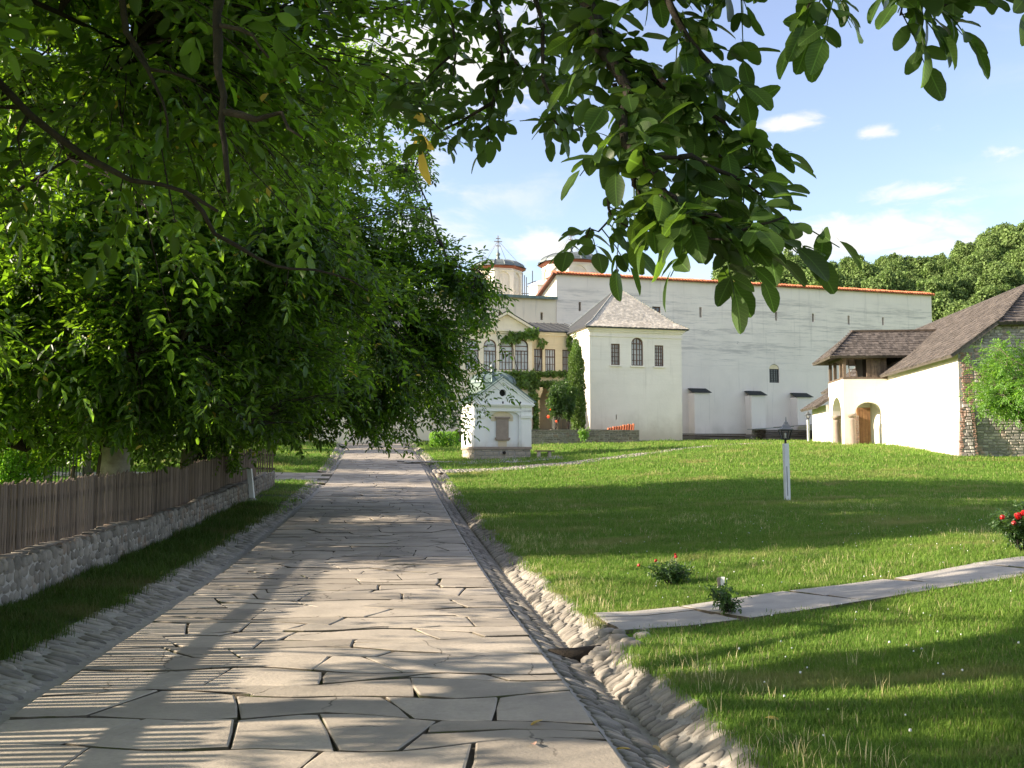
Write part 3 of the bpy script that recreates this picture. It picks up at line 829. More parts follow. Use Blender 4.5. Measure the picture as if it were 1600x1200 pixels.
def facade(mb, p0, t, nrm, width, z0, z1, ops, depth=.25, back=True, mi=0, mi_back=0):
    """a wall face with real openings; t runs along it, nrm points into the wall; ops = (a0, a1, zbottom, ztop[, arch rise])"""
    p0, t, nrm = Vector(p0), Vector(t), Vector(nrm)
    W = lambda a, z, b=0: p0 + t * a + nrm * b + Vector((0, 0, z))
    ab = sorted(set([0, width] + [x for o in ops for x in o[:2]]))
    for a, a2 in zip(ab[:-1], ab[1:]):
        mid = (a + a2) / 2
        cut = sorted([(o[2], o[3]) for o in ops if o[0] < mid < o[1]])
        z = z0
        for (zb, zt) in cut:
            if zb > z: mb.quad(W(a, z), W(a2, z), W(a2, zb), W(a, zb), mi)
            z = max(z, zt)
        if z < z1: mb.quad(W(a, z), W(a2, z), W(a2, z1), W(a, z1), mi)
    for o in ops:
        pts = op_outline(o)
        if len(o) > 4 and o[4]:
            arc = pts[2:]
            for i in range(len(arc) - 1):
                (x0, y0), (x1, y1) = arc[i], arc[i + 1]
                mb.quad(W(x1, y1), W(x0, y0), W(x0, o[3]), W(x1, o[3]), mi)
        k = len(pts)
        for i in range(k):
            (x0, y0), (x1, y1) = pts[i], pts[(i + 1) % k]
            mb.quad(W(x0, y0), W(x1, y1), W(x1, y1, depth), W(x0, y0, depth), mi)
        if back: mb.poly([W(x, y, depth) for x, y in pts], mi_back)
def window(parent, p0, t, nrm, op, inset, cols, rows, m_frame, m_glass, fw=.06, mw=.035, sill=None, transom=None, label=None):
    """frame with glazing bars, its glass and sill as sub-parts"""
    p0, t, nrm = Vector(p0), Vector(t), Vector(nrm); up = Vector((0, 0, 1))
    W = lambda a, z, b=0: p0 + t * a + nrm * b + Vector((0, 0, z))
    a0, a1, zb, zt = op[:4]; rise = op[4] if len(op) > 4 else 0
    f = MB(); pts = op_outline(op)
    c = (sum(p[0] for p in pts) / len(pts), sum(p[1] for p in pts) / len(pts))
    e = .004
    inn = []
    for (x, z) in pts:
        inn.append((x - math.copysign(min(fw, abs(x - c[0])), x - c[0]), z - math.copysign(fw, z - c[1])))
    k = len(pts)
    for i in range(k):
        j = (i + 1) % k
        A, B, C, D = pts[i], pts[j], inn[j], inn[i]
        f.quad(W(*A, inset), W(*B, inset), W(*C, inset), W(*D, inset))
        f.quad(W(*D, inset), W(*C, inset), W(*C, inset + .08), W(*D, inset + .08))
    sp = zt - rise
    def top_at(x):
        if not rise: return zt - e
        q = min(1, abs(x - (a0 + a1) / 2) / ((a1 - a0) / 2)); return sp + rise * math.sqrt(1 - q * q)
    for i in range(1, cols):
        x = a0 + (a1 - a0) * i / cols
        w = mw * (1.6 if (cols % 2 == 0 and i == cols // 2 and cols > 2) else 1)
        f.bar(W(x, zb, inset + .02), W(x, top_at(x) - .01 if transom is None or not rise else transom, inset + .02), w, .05, nrm)
    for i in range(1, rows):
        z = zb + (sp - zb) * i / rows
        f.bar(W(a0 + .01, z, inset + .024), W(a1 - .01, z, inset + .024), mw, .045, nrm)
    if rise: f.bar(W(a0, sp, inset + .018), W(a1, sp, inset + .018), mw * 1.7, .06, nrm)
    if transom: f.bar(W(a0, transom, inset + .018), W(a1, transom, inset + .018), mw * 2, .06, nrm)
    wo = f.build('window', m_frame, parent, label=label)
    g = MB(); g.poly([W(x, z, inset + .055) for x, z in pts]); g.build('pane', m_glass, wo)
    if sill:
        s = MB(); s.box(W((a0 + a1) / 2, zb - .05, -.02), t * ((a1 - a0) / 2 + .10), nrm * .10, up * .05); s.build('sill', sill, wo)
    return wo
def shingles(mb, p0, along, upv, width_fn, length, exposure, wid, thick, nrm, rnd, mi=0):
    """overlapping shingles over a roof slope: p0 at the eave, along the eave, upv up the slope; width_fn(s) -> (a0, a1)"""
    s = 0.0
    while s < length:
        a0, a1 = width_fn(s); a = a0 - (rnd.random() * wid)
        while a < a1:
            w = wid * rnd.uniform(.7, 1.25); l, r_ = max(a, a0), min(a + w * .95, a1)
            a += w
            if r_ - l < .02: continue
            j = rnd.uniform(-.02, .02); th = thick * rnd.uniform(.7, 1.5); L = exposure * 1.25
            q = lambda x, y, h: p0 + along * x + upv * y + nrm * h
            v = [q(l, s + j, th), q(r_, s + j, th), q(r_, s + j + L, .012), q(l, s + j + L, .012), q(l, s + j, -.02), q(r_, s + j, -.02)]
            mb.add(v, [(0, 1, 2, 3), (4, 5, 1, 0), (0, 3, 4), (1, 5, 2)], mi)
        s += exposure
def roof_plane(mb, p0, p1, p2, p3, th=.10, mi=0):
    """solid slope: p0-p1 eave, p2-p3 top"""
    p = [Vector(x) for x in (p0, p1, p2, p3)]
    n = (p[1] - p[0]).cross(p[3] - p[0]).normalized()
    if n.z < 0: n = -n
    q = [x - n * th for x in p]
    vs = p + q
    mb.add(vs, [(0, 1, 2, 3), (7, 6, 5, 4), (0, 4, 5, 1), (1, 5, 6, 2), (2, 6, 7, 3), (3, 7, 4, 0)], mi)

# ------------------------------------------------------------------ fortress wall
FW = Fr(3.66, 82, .31)
def fw_a(u, b=0.0):
    """distance along the fortress wall that shows at photo column u"""
    k = (u - 800) / F_PX; o, A = FW.o + FW.B * b, FW.A
    return (k * o.y - o.x) / (A.x - k * A.y)
def fw_z(u, v, b=0.0):
    p = FW(fw_a(u, b), b, 0); return P(u, v, p.y).z
FL = fw_a(1461); FTOP = 16.75
fort = thing('fortress_wall', FW(0, 0, 2.6), 'tall white weather-stained fortress wall with arrow slits, capped with orange roof tiles', 'fortress wall')
slits = []
for (u, v0, v1) in [(907, 472, 486), (1097, 480, 496), (1157, 484, 499), (1216, 487, 501), (1274, 490, 503), (1330, 493, 507), (1384, 496, 508)]:
    a = fw_a(u); slits.append((a - .11, a + .11, fw_z(u, v1), fw_z(u, v0)))
ga = fw_a(1211); gop = (fw_a(1203.5), fw_a(1219), fw_z(1211, 598), fw_z(1211, 569), .42)
hatch = (fw_a(1021), fw_a(1034), fw_z(1027, 493), fw_z(1027, 479))
mb = MB()
nB = FW.B
facade(mb, FW(0, 0, 0), FW.A, nB, FL, 2.0, FTOP, slits + [gop, hatch], .55, True, 0, 1)
# left end rakes back, right end returns, top
mb.quad(FW(0, 2.6, 2), FW(0, 0, 2), FW(0, 0, FTOP), FW(0, 2.6, FTOP))
mb.quad(FW(FL, 0, 2), FW(FL, 9, 2), FW(FL, 9, FTOP), FW(FL, 0, FTOP))
mb.quad(FW(0, 0, FTOP), FW(FL, 0, FTOP), FW(FL, 2.6, FTOP), FW(0, 2.6, FTOP))
mb.quad(FW(FL, 9, 2), FW(0, 9, 2), FW(0, 9, FTOP - .4), FW(FL, 9, FTOP - .4))
mb.quad(FW(0, 9, 2), FW(0, 2.6, 2), FW(0, 2.6, FTOP), FW(0, 9, 13.0))
mb.build('wall', [M['fort_plaster'], M['dark_inside']], fort)
rnd = random.Random(8)
mb = MB()
Ln = FL + .3; a = -.15; k = 0
while a < Ln - .1:
    w = .27; th0 = .0
    for (b0, b1, z0, z1) in ((-.32, 1.0, FTOP + .04, FTOP + .40),):
        A0, A1 = FW(a + w / 2, b0, z0 + rnd.uniform(-.02, .02)), FW(a + w / 2, b1, z1 + rnd.uniform(-.02, .02))
        mb.tube([A0, A1], [.105, .09], 7)
    a += w
tl = mb.build('roof_tile', M['terracotta'], fort, kind='stuff')
mb = MB(); FW.box(mb, -.1, FL + .1, -.2, 2.6, FTOP - .02, FTOP + .06); FW.box(mb, 0, FL, .9, 1.4, FTOP + .06, FTOP + .36); mb.build('coping', M['old_terracotta'], fort)
# raking left end, covered with tiles
mb = MB()
pA, pB = FW(-.05, -.05, FTOP + .05), FW(-1.75, 4.6, 13.1)
mb.bar(pA, pB, .7, .16); mb.build('raking_coping', M['old_terracotta'], fort)
mb = MB()
mb.quad(FW(0, 0, 2), FW(-1.7, 4.6, 2), FW(-1.7, 4.6, 13.1), FW(0, 0, FTOP)); mb.build('end_wall', M['low_wall_plaster'], fort)
# barred window with its flaked arch above
window(fort, FW(0, 0, 0), FW.A, nB, gop, .12, 4, 6, M['black_iron'], M['dark_glass'], .07, .05)
mb = MB(); pts = op_outline((gop[0] + .03, gop[1] - .03, gop[3] - .42, gop[3] - .03, .39), 10)
mb.poly([FW(x, .06, z) for x, z in pts]); mb.build('arch_infill', M['wing_plaster'], fort)
window(fort, FW(0, 0, 0), FW.A, nB, hatch, .1, 2, 2, M['frame_wood'], M['dark_glass'], .07, .05)
# buttresses with slate caps
for (u0, u1, vt) in [(1085, 1109, 608), (1174, 1196, 612), (1246, 1268, 615)]:
    a0, a1 = fw_a(u0, -1.0), fw_a(u1, -1.0); zt = fw_z((u0 + u1) / 2, vt + 6, -1.0)
    mb = MB(); FW.box(mb, a0, a1, -1.05, .1, 1.5, zt)
    bt = mb.build('buttress', M['fort_plaster'], fort)
    mb = MB(); am = (a0 + a1) / 2
    for i in range(7):
        f = i / 6
        FW.box(mb, a0 - .12 + f * .05, a1 + .12 - f * .05, -1.2 + f * .88, -1.2 + f * .88 + .30, zt + .02 + f * .36, zt + .08 + f * .36)
    mb.build('slate_cap', M['slate'], bt)

# lower stretch of wall on the left with green metal coping
LT = 1.65 + (715 - 464) / F_PX * 81.5
lw = thing('curtain_wall', FW(-1, 0, 2.6), 'lower cream wall with dark green metal coping running left from the tall fortress wall', 'wall')
ls = []
for (u, v0, v1) in [(847, 488, 500), (781, 486, 497)]:
    a = fw_a(u); ls.append((a + 40 - .11, a + 40 + .11, fw_z(u, v1), fw_z(u, v0)))
mb = MB(); facade(mb, FW(-40, .02, 0), FW.A, nB, 39.96, 2, LT, ls, .5, True, 0, 1)
FW.box(mb, -40, -.02, .6, 2.4, 2, LT - .02)
mb.build('wall', [M['low_wall_plaster'], M['dark_inside']], lw)
mb = MB(); FW.box(mb, -40, -.01, -.28, 2.4, LT, LT + .12); FW.box(mb, -40, -.01, -.34, -.26, LT - .10, LT + .125); mb.build('coping', M['copper_green'], lw)

# ------------------------------------------------------------------ tower house
TW = Fr(5.28, 68, .26)
TWW, TWD, TB, TE = 6.75, 7.0, 2.3, 10.45
tower = thing('tower_house', TW(TWW / 2, TWD / 2, 2.7), 'square white tower house under a pale shingled pyramid roof with a ball finial', 'house')
def tw_a(u):
    k = (u - 800) / F_PX; return (k * TW.o.y - TW.o.x) / (TW.A.x - k * TW.A.y)
def tw_z(u, v): return P(u, v, TW(tw_a(u), 0, 0).y).z
wops = [(tw_a(955.5), tw_a(969.5), tw_z(962, 570.5), tw_z(962, 537)), (tw_a(987.5), tw_a(1006), tw_z(997, 571.5), tw_z(997, 527.5), .42), (tw_a(1024), tw_a(1038), tw_z(1031, 572.5), tw_z(1031, 539.5))]
vent = (tw_a(963) - .04, tw_a(963) + .04, tw_z(963, 656), tw_z(963, 648))
mb = MB()
facade(mb, TW(0, 0, 0), TW.A, TW.B, TWW, TB, TE, wops + [vent], .32, True, 0, 1)
lop = [(2.0, 2.7, 7.6, 9.3)]
facade(mb, TW(0, TWD, 0), -TW.B, TW.A, TWD, TB, TE, [(TWD - 2.4, TWD - 1.7, 7.9, 9.4)], .3, True, 0, 1)
mb.quad(TW(TWW, 0, TB), TW(TWW, TWD, TB), TW(TWW, TWD, TE), TW(TWW, 0, TE))
mb.quad(TW(TWW, TWD, TB), TW(0, TWD, TB), TW(0, TWD, TE), TW(TWW, TWD, TE))
mb.build('wall', [M['tower_plaster'], M['dark_inside']], tower)
for o, c, r_ in zip(wops, (4, 4, 4), (5, 4, 6)):
    window(tower, TW(0, 0, 0), TW.A, TW.B, o, .10, c, r_, M['frame_wood'], M['curtain_glass'], .07, .04, M['tower_plaster'])
window(tower, TW(0, TWD, 0), -TW.B, TW.A, (TWD - 2.4, TWD - 1.7, 7.9, 9.4), .1, 2, 4, M['frame_wood'], M['dark_glass'])
mb = MB()
for i, (o, z0, z1) in enumerate([(.06, TE - .55, TE - .47), (.10, TE - .22, TE - .12), (.2, TE - .12, TE - .0), (.3, TE, TE + .10)]):
    TW.box(mb, -o, TWW + o, -o, TWD + o, z0, z1)
mb.build('cornice', M['tower_plaster'], tower)
OV = .42; ze = TE + .10; apex = TW(TWW / 2, TWD / 2, 13.95)
cs = [TW(-OV, -OV, ze), TW(TWW + OV, -OV, ze), TW(TWW + OV, TWD + OV, ze), TW(-OV, TWD + OV, ze)]
mb = MB(); vs = []
for c in cs: vs.append(c)
for c in cs: vs.append(c - Vector((0, 0, .09)))
# slightly bell-cast: a knee near the eave
kn = [Vector((c.x + (apex.x - c.x) * .2, c.y + (apex.y - c.y) * .2, ze + (apex.z - ze) * .145)) for c in cs]
vs += kn; vs.append(apex)
fs = []
for i in range(4):
    j = (i + 1) % 4; fs += [(i, j, 8 + j, 8 + i), (8 + i, 8 + j, 12), (4 + i, 4 + j, j, i)]
fs.append((7, 6, 5, 4))
mb.add(vs, fs)
rf = mb.build('roof', M['slate'], tower)
rnd = random.Random(4); mb = MB()
for (i, j) in ((0, 1), (1, 2)):
    for (e0, e1, t0, t1) in ((cs[i], cs[j], kn[i], kn[j]), (kn[i], kn[j], apex, apex)):
        al = (e1 - e0); W_ = al.length; al = al / W_
        upv = ((t0 + t1) / 2 - (e0 + e1) / 2); Lh = upv.length; upv = upv / Lh; nn = al.cross(upv).normalized()
        if nn.z < 0: nn = -nn
        tw_ = (t1 - t0).length
        shingles(mb, e0, al, upv, lambda s, W_=W_, Lh=Lh, tw_=tw_: ((W_ - tw_) / 2 * s / Lh, W_ - (W_ - tw_) / 2 * s / Lh), Lh - .05, .17, .15, .018, nn, rnd)
mb.build('shingle', M['shingle_pale'], rf, kind='stuff')
mb = MB()
for i in range(4):
    mb.tube([cs[i] + Vector((0, 0, .02)), kn[i] + Vector((0, 0, .02)), apex], [.05, .05, .05], 5)
mb.build('hip_roll', M['lead'], rf)
mb = MB(); mb.lathe(apex, [(.16, -.1), (.09, .25), (.05, .5), (.05, .6), (.20, .66), (.27, .82), (.22, .98), (.08, 1.06), (.06, 1.15), (.12, 1.22), (.10, 1.32), (.02, 1.42), (.015, 1.65)], 10)
mb.build('finial', M['slate'], tower, True)

# ------------------------------------------------------------------ cream wing with arched windows
WG = Fr(4.35 + .0, 72.0, .26)      # a = 0 where it meets the tower, a < 0 to the left
def wg_a(u, b=0.0):
    k = (u - 800) / F_PX; o = WG.o + WG.B * b; return (k * o.y - o.x) / (WG.A.x - k * WG.A.y)
def wg_z(u, v, b=0.0): return P(u, v, WG(wg_a(u, b), b, 0).y).z
wing = thing('monastery_wing', WG(-4, 3, 3.4), 'cream two storey wing with tall arched windows, ivy and a pediment beside the tower', 'building')
BAY0, BAY1 = wg_a(735, -.5), wg_a(831.5, -.5)
ZT = wg_z(870, 521)
WL = -22.0
rops = [(wg_a(834.5), wg_a(848), wg_z(841, 580), wg_z(841, 545)), (wg_a(852), wg_a(868), wg_z(860, 581), wg_z(860, 545.5)), (wg_a(879), wg_a(892), wg_z(885, 581), wg_z(885, 546.5))]
pops = [(wg_a(840), wg_a(863), 3.0, wg_z(851, 603), .55), (wg_a(869), wg_a(892), 3.0, wg_z(880, 603), .55)]
mb = MB()
off = -BAY1 + .0
facade(mb, WG(BAY1, 0, 0), WG.A, WG.B, -BAY1 + 1.0, 2.6, ZT, [(a + off, b + off, c, d, *r_) for (a, b, c, d, *r_) in rops], .22, True, 0, 1) if False else None
allops = [(a + off, b + off, c, d, *r_) for (a, b, c, d, *r_) in rops + pops]
facade(mb, WG(BAY1, 0, 0), WG.A, WG.B, -BAY1 + 1.2, 2.6, ZT, allops[:3], .22, True, 0, 1) if False else None
def facade_mixed(mb, p0, t, n, width, z0, z1, shallow, deep, d1, d2):
    facade(mb, p0, t, n, width, z0, z1, shallow + deep, d1, False)
    W = lambda a, z, b=0: Vector(p0) + t * a + n * b + Vector((0, 0, z))
    for o in shallow: mb.poly([W(x, z, d1) for x, z in op_outline(o)], 1)
facade_mixed(mb, WG(BAY1, 0, 0), WG.A, WG.B, -BAY1 + 1.2, 2.6, ZT, allops[:3], allops[3:], .22, 1)
# porch room behind the lower arches
a0, a1 = BAY1, 1.2
mb.quad(WG(a0, 2.2, 2.6), WG(a1, 2.2, 2.6), WG(a1, 2.2, 7.2), WG(a0, 2.2, 7.2)); mb.quad(WG(a0, .22, 7.15), WG(a1, .22, 7.15), WG(a1, 2.2, 7.15), WG(a0, 2.2, 7.15))
mb.quad(WG(a0, .22, 2.6), WG(a0, 2.2, 2.6), WG(a0, 2.2, 7.15), WG(a0, .22, 7.15))
# body behind
mb.quad(WG(WL, 5, 2.6), WG(1.2, 5, 2.6), WG(1.2, 5, ZT), WG(WL, 5, ZT))
mb.build('wall', [M['wing_plaster'], M['dark_inside']], wing)
bops = []
for (u0, u1) in ((755.5, 775.5), (780, 801.5), (804.5, 825.8)):
    um = (u0 + u1) / 2; A0, A1 = wg_a(u0, -.5), wg_a(u1, -.5)
    bops.append((A0 - WL, A1 - WL, wg_z(um, 578, -.5), wg_z(um, 530, -.5), (A1 - A0) / 2))
for k in range(1, 4):
    A0 = bops[0][0] - k * 1.3; bops.append((A0, A0 + .95, bops[0][2], bops[0][3], .47))
mb = MB()
facade(mb, WG(WL, -.5, 0), WG.A, WG.B, BAY1 - WL, 2.6, ZT, bops, .22, True, 0, 1)
mb.quad(WG(BAY1, -.5, 2.6), WG(BAY1, .05, 2.6), WG(BAY1, .05, ZT), WG(BAY1, -.5, ZT))
bay = mb.build('bay', [M['wing_white'], M['dark_inside']], wing)
for o in bops: window(wing, WG(WL, -.5, 0), WG.A, WG.B, o, .1, 4, 3, M['frame_wood'], M['curtain_glass'], .055, .03, transom=o[2] + (o[3] - o[2]) * .62)
for o in allops[:3]: window(wing, WG(BAY1, 0, 0), WG.A, WG.B, o, .08, 4, 3, M['frame_wood'], M['curtain_glass'], .06, .03, M['wing_plaster'], transom=o[2] + (o[3] - o[2]) * .66)
mb = MB()
for (b0, z0, z1) in ((-.12, ZT - .18, ZT - .05), (-.24, ZT - .05, ZT + .09)):
    WG.box(mb, BAY1 + .02, .6, b0, .2, z0, z1)
    WG.box(mb, WL, BAY1 + .14, b0 - .5, -.4, z0, z1)
zs = bops[0][2] - .12
WG.box(mb, WL, BAY1 + .05, -.62, -.48, zs - .12, zs + .0); WG.box(mb, BAY1 + .06, .5, -.1, .02, zs - .12, zs)
mb.build('cornice', M['wing_white'], wing)
# pediment over the bay
pc = (wg_a(791, -.5)); pz = wg_z(791, 489.5, -.5); pe = BAY1 + .2; pl = 2 * pc - pe
mb = MB(); zb = ZT + .10
mb.add([WG(pl + .1, -.55, zb), WG(pe - .1, -.55, zb), WG(pc, -.55, pz - .12), WG(pl + .1, 2.5, zb), WG(pe - .1, 2.5, zb), WG(pc, 2.5, pz - .12)], [(0, 1, 2), (3, 5, 4), (0, 2, 5, 3), (1, 4, 5, 2)])
mb.build('pediment', M['wing_white'], wing)
mb = MB()
for sgn, ex in ((-1, pl), (1, pe)):
    e0, e1 = WG(ex, -.8, zb), WG(pc, -.8, pz)
    mb.bar(e0 + WG.B * .12, e1 + WG.B * .12, .3, .16); 
mb.build('raking_cornice', M['wing_white'], wing)
mb = MB()
for sgn, ex in ((-1, pl), (1, pe)):
    roof_plane(mb, WG(ex + sgn * .1, -.85, zb + .12), WG(ex + sgn * .1, 3.5, zb + .12), WG(pc, 3.5, pz + .16), WG(pc, -.85, pz + .16), .06)
# main roof leaning on the fortress wall behind
roof_plane(mb, WG(WL, -.3 - .4, ZT + .10), WG(.9, -.35, ZT + .10), WG(.9, 5.2, ZT + 1.45), WG(WL, 5.2, ZT + 1.45), .08)
for k in range(10):
    a = BAY1 + .3 + k * .55
    mb.bar(WG(a, -.33, ZT + .13), WG(a, 5.1, ZT + 1.46), .04, .05)
mb.build('roof', M['slate'], wing)
# columns of the lower arcade
for a in (wg_a(866), wg_a(838.0)):
    mb = MB(); mb.lathe(WG(a, -.12, 0), [(.30, 3.2), (.30, 3.5), (.22, 3.6), (.20, 5.7), (.23, 5.8), (.26, 6.0), (.40, 6.25), (.46, 6.45), (.46, 6.6)], 10)
    mb.build('column', M['wing_plaster'], wing, True)

# ------------------------------------------------------------------ terrace, its wall and the tile edging
terr_fr = Fr(P(826, 698, 62).x, 62, .10)
TWL = (P(999, 698, 62.7) - P(826, 698, 62)).length; TZ = 3.36
rnd = random.Random(77)
def masonry(parent, fr, a0, a1, b, z0f, z1, course, lmin, lmax, mat, proud, rnd, limit=0, name='stone', clip=None, mi_brick=None, batter=0.0):
    """coursed rubble: stones of uneven size proud of the mortar; b is the face, z0f(a) the ground"""
    items = []; z = min(z0f(a0), z0f(a1)) - .05
    while z < z1 - .04:
        h = course * rnd.uniform(.75, 1.3); h = min(h, z1 - z); a = a0 - rnd.uniform(0, lmin)
        while a < a1:
            w = rnd.uniform(lmin, lmax); l, r_ = max(a, a0), min(a + w, a1); a += w
            if r_ - l < .04: continue
            if z + h < z0f((l + r_) / 2): continue
            if clip and not clip((l + r_) / 2, z + h): continue
            items.append((l, r_, z, z + h))
        z += h
    def put(mb, it):
        l, r_, z, zt = it; g = .010 + rnd.random() * .008; pr = proud * rnd.uniform(.5, 1.5)
        q = []
        for (x, y) in ((l + g, z + g), (r_ - g, z + g), (r_ - g, zt - g), (l + g, zt - g)):
            q.append((x + rnd.uniform(-.012, .012), y + rnd.uniform(-.012, .012)))
        cx, cz = (l + r_) / 2, (z + zt) / 2
        vs = [fr(x, b + .01 + batter * (y), y) for x, y in q] + [fr(cx + (x - cx) * .82, b - pr + batter * y, cz + (y - cz) * .78) for x, y in q]
        mb.add(vs, [(4, 5, 6, 7)] + [(i, (i + 1) % 4, 4 + (i + 1) % 4, 4 + i) for i in range(4)])
    items.sort(key=lambda it: (fr((it[0] + it[1]) / 2, b, it[2])).length)
    for it in items[:limit]:
        mb = MB(); put(mb, it); mb.build(name, mat, parent)
    if items[limit:]:
        mb = MB()
        for it in items[limit:]: put(mb, it)
        mb.build(name, mat, parent, kind='stuff')
tw_ = thing('terrace_wall', terr_fr(TWL / 2, 0, 2.3), 'low grey rubble stone retaining wall in front of the tower house', 'stone wall')
mb = MB(); terr_fr.box(mb, 0, TWL, 0, .5, 1.5, TZ); terr_fr.box(mb, TWL - .5, TWL, .5, 5.5, 1.5, TZ); mb.build('core', M['mortar'], tw_)
masonry(tw_, terr_fr, 0, TWL, -.004, lambda a: zl(*terr_fr(a, 0, 0)[:2]) - .03, TZ - .08, .13, .16, .42, M['wall_stone'], .03, rnd)
mb = MB()
a = 0
while a < TWL:
    w = rnd.uniform(.35, .8); terr_fr.box(mb, a + .006, min(a + w, TWL) - .006, -.05, .52, TZ - .075, TZ + rnd.uniform(.0, .03)); a += w
mb.build('capstone', M['wall_stone'], tw_, kind='stuff')
mb = MB()
mb.quad(terr_fr(-4.5, .4, TZ - .1), terr_fr(TWL - .4, .4, TZ - .1), terr_fr(TWL - .4, 10, TZ + .1), terr_fr(-4.5, 10, TZ + .1))
terrace = mb.build('terrace_ground', M['soil']); tag(terrace, kind='structure')
te = thing('tile_edging', terr_fr(6.4, .9, TZ), 'row of upright orange clay tiles edging the terrace by the tower corner', 'edging')
for k in range(11):
    mb = MB(); a = 5.15 + k * .155; h = .22 + .026 * k + rnd.uniform(-.03, .03)
    c = terr_fr(a, .95 - k * .02, TZ - .05)
    mb.tube([c, c + Vector((.05, 0, h))], [.085, .075], 8); mb.build('tile', M['terracotta'], te)

# ------------------------------------------------------------------ well house
CH = Fr(-1.74, 47, .28); CW, CD = 2.72, 2.6
CB = 1.36
chapel = thing('well_house', CH(CW / 2, CD / 2, CB), 'small white domed well house with stone plinth, brown tablet and round gable hole', 'well house')
def ch_z(v, d=47.4): return 1.65 + (715 - v) / F_PX * d
zP, zC0, zC1, zG = ch_z(699), ch_z(657), ch_z(629), ch_z(592)
mb = MB(); CH.box(mb, 0, CW, 0, CD, .9, zP - .10); pl_ = mb.build('plinth', M['mortar'], chapel)
masonry(pl_, CH, 0, CW, -.004, lambda a: CB - .12, zP - .11, .17, .22, .55, M['ashlar'], .02, random.Random(6))
SFr = Fr(*CH(0, CD, 0)[:2], 1.0); SFr.A = -CH.B; SFr.B = CH.A
masonry(pl_, SFr, 0, CD, -.004, lambda a: CB - .12, zP - .11, .17, .22, .5, M['ashlar'], .02, random.Random(16))
mb = MB(); CH.box(mb, -.06, CW + .06, -.06, CD + .06, zP - .10, zP + .02); mb.build('plinth_cap', M['dressed_stone'], chapel)
# body: niche in the front under a flat arch
NZ = ch_z(641); rise = .30
niche = (.53, CW - .55, zP + .02, NZ, rise)
mb = MB()
facade(mb, CH(0, 0, 0), CH.A, CH.B, CW, zP, zC1, [niche], .12, True)
mb.quad(CH(0, CD, zP), CH(0, 0, zP), CH(0, 0, zC1), CH(0, CD, zC1)); mb.quad(CH(CW, 0, zP), CH(CW, CD, zP), CH(CW, CD, zC1), CH(CW, 0, zC1)); mb.quad(CH(CW, CD, zP), CH(0, CD, zP), CH(0, CD, zC1), CH(CW, CD, zC1))
# gable walls front and back with a round hole
gz0 = zC1; gpk = zG - .10
hole_c, hole_r, nh = (CW / 2, ch_z(614)), .17, 16
ring = [(hole_c[0] + hole_r * math.cos(2 * math.pi * i / nh), hole_c[1] + hole_r * math.sin(2 * math.pi * i / nh)) for i in range(nh)]
tri = [(CW, gz0), (CW / 2, gpk), (0, gz0)]
def tri_ray(q):
    """outer point of the gable triangle along an angle from the hole's middle"""
    c = Vector((hole_c[0], hole_c[1])); dq = Vector((math.cos(q), math.sin(q))); best = None
    for i in range(3):
        a, b = Vector(tri[i]), Vector(tri[(i + 1) % 3]); e = b - a
        den = dq.x * e.y - dq.y * e.x
        if abs(den) < 1e-9: continue
        t = ((a.x - c.x) * e.y - (a.y - c.y) * e.x) / den; s = ((a.x - c.x) * dq.y - (a.y - c.y) * dq.x) / den
        if t > 0 and -1e-6 <= s <= 1 + 1e-6 and (best is None or t < best): best = t
    return (c.x + dq.x * best, c.y + dq.y * best)
angs = sorted(set([round(2 * math.pi * i / nh, 6) for i in range(nh)] + [round(math.atan2(y - hole_c[1], x - hole_c[0]) % (2 * math.pi), 6) for x, y in tri]))
for q0, q1 in zip(angs, angs[1:] + [angs[0] + 2 * math.pi]):
    i0 = (hole_c[0] + hole_r * math.cos(q0), hole_c[1] + hole_r * math.sin(q0)); i1 = (hole_c[0] + hole_r * math.cos(q1), hole_c[1] + hole_r * math.sin(q1))
    o0, o1 = tri_ray(q0), tri_ray(q1)
    mb.quad(CH(i0[0], 0, i0[1]), CH(o0[0], 0, o0[1]), CH(o1[0], 0, o1[1]), CH(i1[0], 0, i1[1]))
    mb.quad(CH(i0[0], 0, i0[1]), CH(i1[0], 0, i1[1]), CH(i1[0], .25, i1[1]), CH(i0[0], .25, i0[1]))
mb.poly([CH(x, .25, z) for x, z in ring], 1)
mb.poly([CH(x, CD, z) for x, z in tri[::-1]])
mb.quad(CH(0, .3, gz0), CH(CW, .3, gz0), CH(CW, CD, gz0), CH(0, CD, gz0))
mb.build('wall', [M['chapel_plaster'], M['dark_inside']], chapel)
for a0_, a1_ in ((-.035, .46), (CW - .46, CW + .035)):
    mb = MB()
    CH.box(mb, a0_, a1_, -.035, .1, zP + .02, zC0 - .02)
    CH.box(mb, a0_ - .03, a1_ + .03, -.075, .1, ch_z(653.5), ch_z(651)); CH.box(mb, a0_ - .045, a1_ + .045, -.095, .1, ch_z(651), ch_z(649))
    CH.box(mb, a0_ - .02, a1_ + .02, -.05, .1, ch_z(649), zC1 - .02)
    mb.build('pilaster', M['chapel_plaster'], chapel)
for b0_, b1_ in ((.0, .46), (CD - .46, CD + .035)):
    mb = MB()
    CH.box(mb, -.034, .1, b0_ + .105, b1_, zP + .02, zC1 - .022)
    CH.box(mb, -.08, .1, b0_ + .11, b1_ + .03, ch_z(653.5), ch_z(649))
    mb.build('pilaster', M['chapel_plaster'], chapel)
mb = MB()
zz = ch_z(640)
for (o, z0, z1) in ((.05, ch_z(643), ch_z(640.5)), (.12, ch_z(635.5), ch_z(633.5)), (.17, ch_z(633.5), ch_z(631.5))):
    CH.box(mb, -o, CW + o, -o, .15, z0, z1); CH.box(mb, -o, .1, .15, CD + o, z0, z1); CH.box(mb, CW - .1, CW + o, .15, CD + o, z0, z1)
